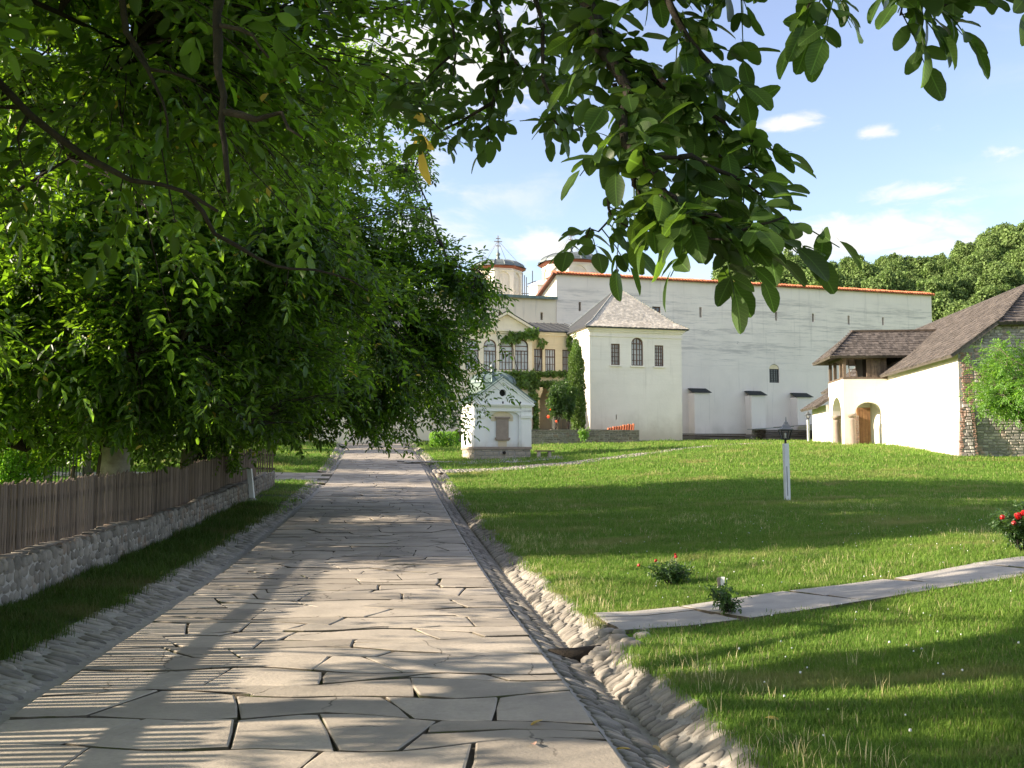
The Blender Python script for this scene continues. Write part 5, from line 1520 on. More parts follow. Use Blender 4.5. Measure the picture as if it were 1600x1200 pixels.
emit_stones('stone', lst, ws_meshes, sw, 300, M['wall_stone'])

# ---------------------------------------------------------------- picket fence
FOFF = -2.0
pf = thing('picket_fence', wpt(18.5, FOFF, float(zroad(18.5)) + .5), 'weathered brown picket fence of close boards standing on the low stone wall', 'fence')
def picket_mesh(seed):
    r = random.Random(seed); mb = MB(); w, t_ = .5, .5
    top = .97 + r.uniform(-.01, .03); sl = r.uniform(-.03, .03)
    vs = [(-w, -t_, 0), (w, -t_, 0), (w, t_, 0), (-w, t_, 0), (-w * .98, -t_, top - sl), (w * .96, -t_, top + sl), (w * .96, t_, top + sl), (-w * .98, t_, top - sl)]
    mb.add(vs, [(0, 1, 5, 4), (1, 2, 6, 5), (2, 3, 7, 6), (3, 0, 4, 7), (4, 5, 6, 7)])
    o = mb.build('picket', M['picket']); me = o.data; bpy.data.objects.remove(o); return me
pk = [picket_mesh(i) for i in range(6)]
rnd = random.Random(71); d = 4.9; n = 0
while d < 31.9:
    base = wpt(d, FOFF, wall_top(d) + .02)
    h = .80 + .02 * math.sin(d * 2.3) + rnd.uniform(-.025, .025)
    yaw = math.atan(.115) + math.pi / 2 + rnd.uniform(-.05, .05)
    m4 = Matrix.Translation(base) @ Matrix.Rotation(yaw, 4, 'Z') @ Matrix.Rotation(rnd.gauss(0, .02), 4, 'Y') @ Matrix.Diagonal((rnd.uniform(.050, .078), .020, h, 1))
    link_piece('picket', pk[n % 6], pf, m4); n += 1
    d += .092 * rnd.uniform(.84, 1.16)
for (off, hz) in ((FOFF - .04, .18), (FOFF - .04, .60)):
    mb = MB(); dd = np.arange(4.9, 31.9, 2.2)
    for a, b in zip(dd[:-1], dd[1:]): mb.bar(wpt(a, off, wall_top(a) + hz), wpt(b, off, wall_top(b) + hz), .045, .085)
    mb.build('rail', M['picket'], pf)
for d in np.arange(5.2, 32, 2.7):
    mb = MB(); mb.bar(wpt(d, FOFF - .12, wall_top(d) - .5), wpt(d, FOFF - .12, wall_top(d) + .74), .10, .10); mb.build('fence_post', M['picket'], pf)
# second, further fence along the far side of the garden
gf = thing('picket_fence', P(375, 735, 37), 'short gappy stretch of garden fence seen beyond the end of the main fence', 'fence')
for i in range(26):
    q = P(335 + i * 3.6, 738, 37); z = zl(q.x, q.y); mb = MB(); mb.bar((q.x, q.y, z), (q.x + rnd.uniform(-.02, .02), q.y, z + 1.0 + rnd.uniform(-.05, .05)), .055, .02, (0, 1, 0)); mb.build('picket', M['picket'], gf)
for hz in (.3, .8):
    a, b = P(332, 738, 37.05), P(430, 738, 37.05); mb = MB(); mb.bar((a.x, a.y, zl(a.x, a.y) + hz), (b.x, b.y, zl(b.x, b.y) + hz), .03, .06); mb.build('rail', M['picket'], gf)
ir = thing('iron_fence', P(60, 740, 24), 'grey iron garden railing glimpsed behind the picket fence at the left edge', 'railing')
a, b = P(-60, 740, 23), P(135, 740, 26)
for i in range(34):
    q = a.lerp(b, i / 33); z = zl(q.x, q.y); mb = MB(); mb.tube([(q.x, q.y, z), (q.x, q.y, z + 1.75)], .014, 5); mb.build('bar', M['lamp_grey'], ir)
for hz in (.4, 1.6):
    mb = MB(); mb.bar((a.x, a.y, zl(a.x, a.y) + hz), (b.x, b.y, zl(b.x, b.y) + hz), .03, .04); mb.build('rail', M['lamp_grey'], ir)
for i in (0, 11, 22, 33):
    q = a.lerp(b, i / 33); z = zl(q.x, q.y); mb = MB(); mb.bar((q.x, q.y, z - .1), (q.x, q.y, z + 1.95), .16, .16); mb.build('post', M['mortar'], ir)
# bench by the well house
q = P(851, 721, 46.5); z = zl(q.x, q.y); bn = thing('bench', (q.x, q.y, z), 'tiny plank bench on two blocks on the grass right of the well house', 'bench')
mb = MB(); mb.box((q.x, q.y, z + .34), (.42, .10, 0), (-.04, .16, 0), (0, 0, .03)); mb.build('seat', M['old_wood'], bn)
for s_ in (-.27, .22):
    mb = MB(); mb.box((q.x + s_, q.y + s_ * .25, z + .15), (.06, .015, 0), (-.02, .13, 0), (0, 0, .158)); mb.build('leg', M['ashlar'], bn)
# little plant sign by the rose
q = P(1124, 908, 10.9); z = zl(q.x, q.y); ps = thing('plant_sign', (q.x, q.y, z), 'small folded white card sign on a thin stake near the red rose bush', 'sign')
mb = MB(); mb.tube([(q.x, q.y, z - .05), (q.x + .012, q.y, z + .16)], .006, 5); mb.build('stake', M['iron_rod'], ps)
mb = MB(); c = Vector((q.x + .012, q.y - .004, z + .185)); mb.box(c + Vector((-.018, 0, 0)), (.018, .008, .004), (-.001, .002, 0), (-.004, 0, .05)); mb.build('card', M['dressed_stone'], ps)
mb = MB(); mb.box(c + Vector((.022, .002, .01)), (.020, -.008, 0), (.001, .002, 0), (.004, 0, .046)); mb.build('card_flap', M['white_paint'], ps)

# ================================================================== grass
def tuft(seed, n, hmin, hmax, spread, w, mat):
    r = np.random.default_rng(seed); V, F = [], []
    for i in range(n):
        x, y = r.normal(0, spread, 2); h = r.uniform(hmin, hmax); q = r.uniform(0, 6.283); lean = r.uniform(.1, .8) * h
        dx_, dy_ = math.cos(q) * lean, math.sin(q) * lean; px_, py_ = -math.sin(q) * w / 2, math.cos(q) * w / 2
        b = len(V)
        V += [(x - px_, y - py_, -.01), (x + px_, y + py_, -.01), (x + dx_ * .4 + px_ * .8, y + dy_ * .4 + py_ * .8, h * .6), (x + dx_ * .4 - px_ * .8, y + dy_ * .4 - py_ * .8, h * .6), (x + dx_, y + dy_, h * .93)]
        F += [(b, b + 1, b + 2, b + 3), (b + 3, b + 2, b + 4)]
    me = bpy.data.meshes.new('tuft'); me.from_pydata(V, [], F); me.materials.append(mat); me.update()
    return bpy.data.objects.new('grass_tuft', me)
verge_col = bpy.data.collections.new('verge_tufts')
for i in range(4): verge_col.objects.link(tuft(60 + i, 40, .03, .095, .06, .0042, M['shaded_verge_blade']))
tuft_col = bpy.data.collections.new('grass_tufts')
for i in range(5): tuft_col.objects.link(tuft(i, 46, .018, .055, .055, .0042, M['grass_blade']))
far_col = bpy.data.collections.new('grass_tufts_far')
for i in range(4): far_col.objects.link(tuft(20 + i, 40, .025, .06, .16, .011, M['grass_blade']))
stalk_col = bpy.data.collections.new('grass_stalks')
for i in range(4): stalk_col.objects.link(tuft(40 + i, 7, .06, .17, .05, .0038, M['straw']))
def scatter(name, pts, scales, col, kind='stuff'):
    pts = np.asarray(pts, dtype=np.float32); n = len(pts)
    me = bpy.data.meshes.new(name); me.vertices.add(n); me.vertices.foreach_set('co', pts.ravel())
    a = me.attributes.new('rot', 'FLOAT_VECTOR', 'POINT'); rot = np.zeros((n, 3), dtype=np.float32); rot[:, 2] = rng.uniform(0, 6.283, n); rot[:, :2] = rng.normal(0, .07, (n, 2)); a.data.foreach_set('vector', rot.ravel())
    s = me.attributes.new('scl', 'FLOAT', 'POINT'); s.data.foreach_set('value', np.asarray(scales, dtype=np.float32))
    o = bpy.data.objects.new(name, me); COL.objects.link(o); tag(o, kind=kind)
    ng = bpy.data.node_groups.new(name, 'GeometryNodeTree')
    ng.interface.new_socket('Geometry', in_out='INPUT', socket_type='NodeSocketGeometry'); ng.interface.new_socket('Geometry', in_out='OUTPUT', socket_type='NodeSocketGeometry')
    N = ng.nodes; gi, go_ = N.new('NodeGroupInput'), N.new('NodeGroupOutput')
    ci = N.new('GeometryNodeCollectionInfo'); ci.inputs[0].default_value = col; ci.inputs['Separate Children'].default_value = True; ci.inputs['Reset Children'].default_value = True
    ip = N.new('GeometryNodeInstanceOnPoints'); ip.inputs['Pick Instance'].default_value = True
    r_ = N.new('GeometryNodeInputNamedAttribute'); r_.data_type = 'FLOAT_VECTOR'; r_.inputs[0].default_value = 'rot'
    s_ = N.new('GeometryNodeInputNamedAttribute'); s_.data_type = 'FLOAT'; s_.inputs[0].default_value = 'scl'
    ri = N.new('FunctionNodeRandomValue'); ri.data_type = 'INT'; ri.inputs['Max'].default_value = len(col.objects) - 1
    L = ng.links
    L.new(gi.outputs[0], ip.inputs['Points']); L.new(ci.outputs[0], ip.inputs['Instance']); L.new(r_.outputs['Attribute'], ip.inputs['Rotation']); L.new(s_.outputs['Attribute'], ip.inputs['Scale'])
    for so in ri.outputs:
        if so.type == 'INT' and so.enabled: L.new(so, ip.inputs['Instance Index'])
    L.new(ip.outputs[0], go_.inputs[0])
    md = o.modifiers.new('scatter', 'NODES'); md.node_group = ng
    return o
def in_cone(x, d, pad=1.5): return np.abs(x) < d * .53 + pad
def grass_ok(x, d):
    o = x - XR(d)
    edge = .03 * np.sin(d * 7) + .04 * np.sin(d * 2.9 + 1)
    ok = ((o > LIP_R - .02 + edge) | ((o < -ROAD_W - LIP_L - .0 + edge) & (o > -ROAD_W + WOUT + .02)) | (o < -ROAD_W + WIN - .05))
    ok &= ~((x < XL(d) + .4) & (d > SIDE_D0 - .2) & (d < SIDE_D1 + .2) & on_side_road(x, d))
    # foot path
    fy = foot_y(x); ok &= ~((x > .85) & (x < 12.4) & (np.abs(d - fy) < FOOT_W / 2 * 1.10 + .03 * np.sin(x * 9)))
    cy_ = np.interp(x, [p[0] for p in COB], [p[1] for p in COB]); ok &= ~((x > -3.2) & (x < 16.4) & (np.abs(d - cy_) < cob_w(x) * .5))
    ok &= ~((x > .5) & (x < 1.15) & (d > 8.5) & (d < 9.6))
    # buildings
    for fr_b, a0, a1, b0, b1 in ((CH, -.1, CW + .1, -.45, CD + .1), (BN, -PJ, BWD, PB0, PB1), (BN, -.28, BWD, -.5, BLN), (TW, -.0, TWW, 0, TWD)):
        rx, ry = x - fr_b.o.x, d - fr_b.o.y; a = rx * fr_b.A.x + ry * fr_b.A.y; b = rx * fr_b.B.x + ry * fr_b.B.y
        ok &= ~((a > a0) & (a < a1) & (b > b0) & (b < b1))
    return ok
def sow(d0, d1, density, xlim):
    area = (d1 - d0) * (xlim[1] - xlim[0]); n = int(area * density)
    x = rng.uniform(*xlim, n); d = rng.uniform(d0, d1, n)
    k = in_cone(x, d) & grass_ok(x, d); return x[k], d[k]
X_, D_, S_ = [], [], []
for (d0, d1, dens, xl, sc) in [(4.2, 8, 330, (-6, 6), 1.0), (8, 12, 210, (-7, 8.2), 1.1), (12, 18, 105, (-9, 11), 1.35), (18, 26, 42, (-12, 15), 1.8)]:
    x, d = sow(d0, d1, dens, xl); X_.append(x); D_.append(d); S_.append(rng.uniform(.7, 1.25, len(x)) * sc)
x, d, s = np.concatenate(X_), np.concatenate(D_), np.concatenate(S_)
left = x < XL(d); s = np.where(left, s * 1.25, s)
clump = np.sin(x * 3.1 + d * 1.3) * np.sin(d * 2.7 - x * 1.9); s = s * (1 + .22 * clump)
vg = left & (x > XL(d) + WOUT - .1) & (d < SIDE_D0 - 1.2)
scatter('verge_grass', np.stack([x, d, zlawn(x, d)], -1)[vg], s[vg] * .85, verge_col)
x, d, s = x[~vg], d[~vg], s[~vg]
scatter('grass', np.stack([x, d, zlawn(x, d)], -1), s, tuft_col)
X_, D_, S_ = [], [], []
for (d0, d1, dens, xl, sc) in [(24, 36, 16, (-15, 20), 1.3), (36, 50, 7, (-20, 27), 1.7), (50, 82, 3.0, (-18, 44), 2.0)]:
    x, d = sow(d0, d1, dens, xl); X_.append(x); D_.append(d); S_.append(rng.uniform(.7, 1.3, len(x)) * sc)
x, d, s = np.concatenate(X_), np.concatenate(D_), np.concatenate(S_)
scatter('grass', np.stack([x, d, zlawn(x, d)], -1), s, far_col)
# dry stalks: lip of the gutter and loose patches in the lawn
x, d = sow(4.5, 26, 44, (-1, 13)); o = x - XR(d)
pr_ = np.exp(-((o - LIP_R) / .45) ** 2) * .55 + .45 * smooth01((np.sin(x * .9 + 1.0) * np.sin(d * .8 + x * .3) - .35) / .4) + .06
k = rng.random(len(x)) < pr_; x, d = x[k], d[k]
scatter('dry_grass', np.stack([x, d, zlawn(x, d)], -1), rng.uniform(.45, 1.15, len(x)), stalk_col)
# white clover heads
x, d = sow(5, 22, 2.5, (1.5, 12)); mbc = MB()
k = stone_mesh(3, 6)
for a, b in zip(x, d):
    z = zl(a, b) + .05; r_ = rng.uniform(.005, .009); mbc.add([(a + v[0] * 2 * r_, b + v[1] * 2 * r_, z + v[2] * 1.6 * r_) for v in k.v], k.f)
mbc.build('clover_flowers', M['white_paint'], kind='stuff')

# ================================================================== leaves and trees
def unit(v): return v / np.maximum(np.linalg.norm(v, axis=-1, keepdims=True), 1e-6)
def compound(p, axis, length, pairs, leaf, droop=.5, wr=.42, rs=None):
    """walnut-like leaves: leaflets in pairs along a stalk plus one at the tip. p, axis (N,3); returns base, dir, normal, len of the leaflets"""
    rs = rs or rng; n = len(p); B, Dr, Nn, Ln = [], [], [], []
    side = unit(np.cross(axis, np.array([0, 0, 1.0]) + rs.normal(0, .25, (n, 3)))); up = unit(np.cross(side, axis))
    down = np.array([0, 0, -1.0])
    for i in range(pairs):
        f = (i + .6) / (pairs + .2); bp = p + axis * (length * f)[:, None] + down * (length * droop * f * f * .6)[:, None]
        for sg in (-1, 1):
            dr = unit(side * sg * .85 + axis * .55 + down * (.05 + droop * .9) + rs.normal(0, .22, (n, 3)))
            nn = unit(up + side * sg * rs.normal(.15, .35, (n, 1)) + rs.normal(0, .3, (n, 3)))
            nn = unit(nn - dr * np.sum(nn * dr, -1, keepdims=True))
            B.append(bp); Dr.append(dr); Nn.append(nn); Ln.append(leaf * (.62 + .38 * f) * rs.uniform(.75, 1.15, n))
    bp = p + axis * length[:, None] + down * (length * droop * .6)[:, None]
    dr = unit(axis + down * (.1 + droop) + rs.normal(0, .15, (n, 3))); nn = unit(up + rs.normal(0, .3, (n, 3))); nn = unit(nn - dr * np.sum(nn * dr, -1, keepdims=True))
    B.append(bp); Dr.append(dr); Nn.append(nn); Ln.append(leaf * rs.uniform(.95, 1.25, n))
    return np.concatenate(B), np.concatenate(Dr), np.concatenate(Nn), np.concatenate(Ln)
def leaf_mass(name, B, Dr, Nn, Ln, mat, parent, ratio=.42, kind='stuff', fold=.18):
    """all leaflets of a crown as one mesh: two quads folded along the midrib"""
    S = np.cross(Nn, Dr); L = Ln[:, None]
    w = L * ratio
    n = len(B)
    V = np.empty((n, 6, 3), dtype=np.float32)
    V[:, 0] = B; V[:, 1] = B + Dr * L * .30 + S * w * .46 + Nn * L * fold * .5; V[:, 2] = B + Dr * L * .70 + S * w * .42 + Nn * L * fold * .35
    V[:, 3] = B + Dr * L - Nn * L * .10; V[:, 4] = B + Dr * L * .70 - S * w * .42 + Nn * L * fold * .35; V[:, 5] = B + Dr * L * .30 - S * w * .46 + Nn * L * fold * .5
    base = (np.arange(n) * 6)[:, None]
    lp = (base + np.array([[0, 1, 2, 3, 0, 3, 4, 5]])).reshape(-1)
    return np_mesh(name, V.reshape(-1, 3), lp, 4, mat, parent, kind)
def leaf_piece_mesh(seed, mat, ratio=.44):
    """one big leaf: oval blade folded at the midrib, wavy edge, short stalk; base at the origin, along +x, normal +z"""
    r = random.Random(seed); mb = MB(); n = 7; vs = []; curve = r.uniform(.05, .22); fold = r.uniform(.02, .10); tw = r.uniform(-.12, .12)
    prof = [0.04, .33, .48, .52, .49, .38, .19]
    for i in range(n):
        f = i / (n - 1); wv = ratio * prof[i]; z = -curve * f * f
        for s in (-1, 0, 1):
            wav = r.uniform(-.012, .012) if s else 0
            vs.append((f, s * wv * (1 + r.uniform(-.07, .07)), z + abs(s) * fold * prof[i] * 2 + s * tw * f * .3 + wav))
    vs.append((1.045, 0, -curve * 1.15))
    fs = []
    for i in range(n - 1):
        a = i * 3; fs += [(a, a + 3, a + 4, a + 1), (a + 1, a + 4, a + 5, a + 2)]
    a = (n - 1) * 3; fs += [(a, 21, a + 1), (a + 1, 21, a + 2)]
    vs += [(-.14, .006, .02), (-.14, -.006, .02), (0, .008, 0), (0, -.008, 0)]; fs.append((22, 24, 25, 23))
    mb.add(vs, fs); o = mb.build('leaf', mat, smooth=True); me = o.data; bpy.data.objects.remove(o); return me
def leaf_pieces(B, Dr, Nn, Ln, parent, meshes, name='leaf'):
    for i in range(len(B)):
        X, Z = Vector(Dr[i]), Vector(Nn[i]); Y = Z.cross(X); L = float(Ln[i])
        link_piece(name, meshes[i % len(meshes)], parent, frame4(B[i], X * L, Y * L, Z * L))
def split_visible(B, Dr, Nn, Ln, limit):
    """indices of the leaves that show largest, and the rest"""
    c, s = 1 / math.sqrt(1 + TANP ** 2), TANP / math.sqrt(1 + TANP ** 2)
    q = B + Dr * Ln[:, None] * .5
    z = q[:, 2] - CAM_H; f = q[:, 1] * c + z * s; upv_ = -q[:, 1] * s + z * c
    u = 800 + F_PX * q[:, 0] / np.maximum(f, .1); v = 600 - F_PX * upv_ / np.maximum(f, .1)
    score = np.where((f > .5) & (u > 0) & (u < 1600) & (v > 0) & (v < 1200), Ln / np.maximum(f, .1), -1)
    order = np.argsort(-score)
    return order[:limit], order[limit:]
def crown_points(blobs, n, rs, shell=.45):
    """points in a union of ellipsoids, denser towards the outside"""
    vol = np.array([rx * ry * rz for (_, (rx, ry, rz)) in blobs]) ** .75; which = rs.choice(len(blobs), n, p=vol / vol.sum())
    d = unit(rs.normal(0, 1, (n, 3))); r_ = rs.uniform(shell ** 3, 1, n) ** (1 / 3) * rs.uniform(.86, 1.06, n)
    c = np.array([b[0] for b in blobs])[which]; rad = np.array([b[1] for b in blobs])[which]
    return c + d * rad * r_[:, None]
def grow_tree(name, label, cat, base, trunk_h, trunk_r, blobs, n_twig, per_twig, pairs, leaf, seed, mat_l, mat_b, group=None, keep=None, pieces=0, whitewash=0.0, lean=(0, 0), n_limb=9, twig_r=.012, shell=.45, droop=.22, lo=None, ratio=.42):
    rs = np.random.default_rng(seed); r = random.Random(seed)
    base = Vector(base); t = thing(name, base, label, cat, group)
    top = base + Vector((lean[0], lean[1], trunk_h))
    mb = MB(); pts = [base + Vector((0, 0, -.3)), base + Vector((0, 0, .05)), base.lerp(top, .35) + Vector((r.uniform(-.1, .1), r.uniform(-.1, .1), 0)), base.lerp(top, .7) + Vector((r.uniform(-.1, .1), r.uniform(-.1, .1), 0)), top]
    rad = [trunk_r * 1.5, trunk_r * 1.22, trunk_r, trunk_r * .92, trunk_r * .8]
    mb.tube(pts, rad, 12)
    mb.build('trunk', mat_b, t, True)
    if whitewash:
        wb = MB(); q = [base + Vector((0, 0, -.1)), base + Vector((0, 0, .05)), base.lerp(top, min(.34, whitewash / trunk_h)), base.lerp(top, whitewash / trunk_h)]
        wb.tube(q, [trunk_r * 1.42, trunk_r * 1.26, trunk_r * 1.07, trunk_r * 1.03], 12, cap=False); wb.build('lime_band', M['limewash'], t, True)
    # limbs: from the trunk into the crown, split once
    nodes = []; lm = MB()
    tgt = crown_points([(c, tuple(.82 * x for x in r3)) for c, r3 in blobs], n_limb, rs, .55)
    if lo is not None: tgt[:, 2] = np.maximum(tgt[:, 2], lo)
    for g in tgt:
        s0 = pts[2].lerp(top, r.uniform(.35, 1.0)); g = Vector(g); L = (g - s0).length
        cl = []
        for i in range(9):
            f = i / 8; q = s0.lerp(g, f) + Vector((0, 0, .16 * L * math.sin(math.pi * f))) + Vector((r.uniform(-1, 1), r.uniform(-1, 1), r.uniform(-1, 1))) * .05 * L * math.sin(math.pi * f)
            cl.append(q)
        r0 = trunk_r * r.uniform(.32, .5); lm.tube(cl, [r0 * (1 - .85 * i / 8) + .006 for i in range(9)], 6)
        nodes += [(c, r0 * (1 - .85 * i / 8)) for i, c in enumerate(cl)][2:]
        for b_ in range(3):
            i0 = r.randint(3, 7); q0 = cl[i0]; g2 = Vector(crown_points([(c, tuple(.85 * x for x in r3)) for c, r3 in blobs], 1, rs, .4)[0])
            g2 = q0.lerp(g2, min(1, 2.8 / max((g2 - q0).length, .1))); c2 = [q0.lerp(g2, i / 5) + Vector((r.uniform(-1, 1), r.uniform(-1, 1), r.uniform(-.6, 1))) * .09 * math.sin(math.pi * i / 5) for i in range(6)]
            r1 = r0 * .4; lm.tube(c2, [r1 * (1 - .8 * i / 5) + .005 for i in range(6)], 5); nodes += [(c, r1) for c in c2[1:]]
    lm.build('limb', mat_b, t, True)
    # twigs
    E = crown_points(blobs, n_twig, rs, shell)
    nc = n_twig // 14; cc = crown_points(blobs, nc, rs, max(shell, .45)); kk = int(n_twig * .62)      # leaves stand in clumps at the ends of boughs
    E[:kk] = cc[rs.integers(0, nc, kk)] + rs.normal(0, 1, (kk, 3)) * np.array([.5, .5, .34])
    if keep is not None: E = E[keep(E)]
    NP = np.array([tuple(n_[0]) for n_ in nodes]); tw = MB()
    P0, AX = [], []
    for e in E:
        k = np.argmin(np.sum((NP - e) ** 2, -1) + rs.uniform(0, .4, len(NP))); a = Vector(NP[k]); b = Vector(e); L = (b - a).length
        if L > 3.2: a = b.lerp(a, 3.2 / L); L = 3.2
        c = [a.lerp(b, f) + Vector((0, 0, .10 * L * math.sin(math.pi * f))) + Vector(rs.normal(0, .03, 3)) * L * (f * (1 - f) * 4) for f in (0, .35, .7, 1)]
        tw.tube(c, [twig_r, twig_r * .8, twig_r * .55, twig_r * .3], 3, cap=False)
        for j in range(per_twig):
            f = 1 - .75 * (j / per_twig) ** 1.1
            s_ = c[2].lerp(c[3], (f - .7) / .3) if f > .7 else (c[1].lerp(c[2], (f - .35) / .35) if f > .35 else c[0].lerp(c[1], f / .35))
            P0.append(tuple(s_)); ax = unit((np.array(b - a) / max(L, .1) * .7 + rs.normal(0, .75, 3) + np.array([0, 0, -.15]))[None])[0]; AX.append(ax)
    if tw.f: tw.build('twig', mat_b, t, kind='stuff')
    P0, AX = np.array(P0), np.array(AX)
    B, Dr, Nn, Ln = compound(P0, AX, rs.uniform(1.6, 2.6, len(P0)) * leaf, pairs, leaf, droop, rs=rs)
    if keep is not None:
        k = keep(B); B, Dr, Nn, Ln = B[k], Dr[k], Nn[k], Ln[k]
    if pieces:
        i1, i2 = split_visible(B, Dr, Nn, Ln, pieces)
        ms = [leaf_piece_mesh(seed * 10 + i, mat_l) for i in range(4)]
        leaf_pieces(B[i1], Dr[i1], Nn[i1], Ln[i1], t, ms); B, Dr, Nn, Ln = B[i2], Dr[i2], Nn[i2], Ln[i2]
    leaf_mass('crown', B, Dr, Nn, Ln, mat_l, t, ratio)
    return t

GRP = 'walnut trees along the picket fence'
# nearest tree on the left, its trunk outside the picture
def sun_q(q): return q[:, 1] - .07 * q[:, 0], q[:, 2] + .384 * q[:, 0]      # the sunbeam a point stands in
def keep0(q):
    q1, q2 = sun_q(q); n = len(q)
    patch = .5 + .5 * np.sin(q1 * 5.1 + 1.3 * np.sin(q2 * 3.7)) * np.sin(q2 * 6.3 + q1 * 2.2)
    low = np.where(q[:, 0] > -3.6, 2.75 + .22 * np.sin(q[:, 0] * 2.1) + .2 * np.sin(q[:, 1] * 1.7), 1.95)
    ok = (q[:, 2] > low) & (q2 > -.55) & ((q2 > .75) | (patch > .47))
    # openings carved along the sunbeams to put sun patches on the grass
    ok &= ~((np.abs(q1 - 7.5 - 1.15 * (q2 - .7) - .12 * np.sin(q2 * 7)) < .95) & (q2 > .22) & (q2 < 3.2))
    ok &= ~((np.abs(q1 - 11.3 - .5 * (q2 - .7) - .2 * np.sin(q2 * 5)) < 1.0) & (q2 > .1) & (q2 < 4.2))
    ok &= ~((np.abs(q1 - 10.4) < .3) & (q2 > .2) & (q2 < .7))
    ok &= ~((np.abs(q1 - 6.55) < .30) & (q2 > .5) & (q2 < 1.5))
    ok &= (q[:, 0] > -8.2) | (np.sin(q[:, 1] * 3.3 + q[:, 2] * 2.7) + np.sin(q[:, 2] * 4.9 - q[:, 1] * 1.7) > -.1)
    return ok & ~((np.abs(q[:, 0]) < 1.6) & (q[:, 1] < 3.5)) & (np.sqrt(q[:, 0] ** 2 + q[:, 1] ** 2 + (q[:, 2] - 1.65) ** 2) > 3.6)
def boughs(t, lines, mat):
    mb = MB()
    for (line, r0) in lines:
        pts = [Vector(p) for p in line]; sm = [pts[0]]
        for a, b in zip(pts[:-1], pts[1:]): sm += [a.lerp(b, .5) + Vector((random.uniform(-.02, .02), 0, random.uniform(-.02, .02))), b]
        mb.tube(sm, [max(r0 * (1 - .75 * i / (len(sm) - 1)) * random.uniform(.82, 1.12), .006) for i in range(len(sm))], 8)
    mb.build('bough', mat, t, True)
t0 = grow_tree('walnut_tree', 'spreading walnut tree whose dark limbs and leaves fill the top left of the view', 'tree', (-6.7, 6.1, .1), 2.7, .26,
          [((-5.6, 8.6, 6.0), (5.6, 5.2, 3.4)), ((-3.6, 7.4, 5.0), (3.4, 3.2, 2.2)), ((-8.3, 6.0, 6.2), (4, 5, 3.2)), ((-7.8, 8.8, 2.9), (3.0, 4.6, 1.35)), ((-7.2, 5.0, 2.8), (2.2, 2.4, 1.0))], 2300, 8, 3, .15, 101, M['walnut_leaf'], M['bark'], GRP, keep0, 300, 1.2, (.2, .3), 12, .012, .25)
_h = Vector((-6.4, 6.3, 2.8)); _h2 = Vector((-4.2, 6.6, 5.2))
boughs(t0, [([_h, _h2, P(350, -160, 5.6), P(346, -20, 5.4), P(341, 70, 5.3), P(350, 150, 5.2), P(351, 225, 5.2), P(358, 300, 5.1)], .045),
            ([P(351, 175, 5.2), P(400, 187, 5.1), P(440, 176, 5.1), P(472, 215, 5.0)], .022), ([P(345, 40, 5.3), P(395, 55, 5.2), P(420, 90, 5.2)], .014),
            ([_h, Vector((-4.8, 6.0, 4.4)), P(185, -60, 6.0), P(197, 50, 6.0), P(232, 108, 6.0), P(305, 127, 6.0)], .034), ([P(205, 70, 6), P(255, 160, 5.9), P(262, 215, 5.9)], .016),
            ([_h, Vector((-5.0, 6.5, 3.7)), P(-60, 60, 6.6), P(45, 178, 6.6), P(130, 243, 6.6), P(205, 282, 6.6), P(290, 300, 6.6), P(340, 330, 6.5)], .042),
            ([P(290, 300, 6.6), P(335, 365, 6.7), P(400, 402, 6.8), P(455, 420, 6.9), P(520, 428, 7.0), P(575, 455, 7.0)], .02), ([P(45, 178, 6.6), P(28, 215, 6.6), P(40, 275, 6.5)], .014)], M['bark'])

def keepA(q):
    low = 1.75 + .25 * np.sin(q[:, 0] * 2.3 + 1) + .25 * np.sin(q[:, 1] * 1.9)
    low = np.where(q[:, 0] > -5.6, low + (q[:, 0] + 5.6) * .22, low)
    low = np.where(q[:, 0] < -9.5, low + (-9.5 - q[:, 0]) * .18, low)
    q1, q2 = sun_q(q)
    gap = (np.abs(q1 - 12.6 - .45 * (q2 - .7) - .2 * np.sin(q2 * 5)) < .9) & (q2 > .3) & (q2 < 4.2)  # opening carved into the crown so a strip of sun reaches the lawn
    return (q[:, 2] > low) & ~gap
grow_tree('walnut_tree', 'walnut tree with whitewashed trunk behind the fence, nearer of the two trunks in view', 'tree', (-7.75, 19.4, .25), 2.6, .27,
          [((-7.4, 18.8, 6.4), (6.0, 5.2, 5.0)), ((-5.6, 17.6, 4.2), (3.6, 3.4, 2.6)), ((-9.4, 18.6, 3.5), (4.2, 4.4, 2.2))], 3000, 8, 3, .165, 102, M['walnut_leaf'], M['bark'], GRP, keepA, 300, 1.6, (.3, -.2), 13, .014, .3)
def keepB(q):
    low = 1.95 + .22 * np.sin(q[:, 0] * 2.7) + .15 * np.sin(q[:, 1] * 2.3)
    low = np.where(q[:, 0] < -6.2, low - np.clip((-6.2 - q[:, 0]) * .6, 0, .75), low)
    return q[:, 2] > low
grow_tree('walnut_tree', 'dense walnut tree farther along the fence whose low branches hang over the road', 'tree', (-8.5, 26.6, .45), 2.6, .3,
          [((-8.2, 27.0, 6.2), (5.4, 5.0, 4.4)), ((-4.25, 26.6, 4.7), (3.7, 3.6, 3.3)), ((-3.1, 26.3, 3.3), (2.35, 2.6, 1.8)), ((-5.2, 26.3, 7.6), (3.0, 3.0, 2.6)), ((-4.7, 26.6, 9.9), (3.0, 3.0, 3.5)), ((-1.95, 26.4, 6.2), (1.5, 1.8, 1.5)), ((-2.2, 26.0, 6.0), (1.7, 1.6, 1.7)), ((-1.3, 26.2, 5.2), (1.2, 1.4, 1.1)), ((-8.0, 25.2, 3.0), (3.0, 3.0, 1.8)), ((-10.2, 27, 3.7), (4.0, 4.4, 2.1))], 3200, 8, 3, .16, 103, M['walnut_leaf'], M['bark'], GRP, keepB, 300, 1.4, (.2, -.1), 14, .014, .35)
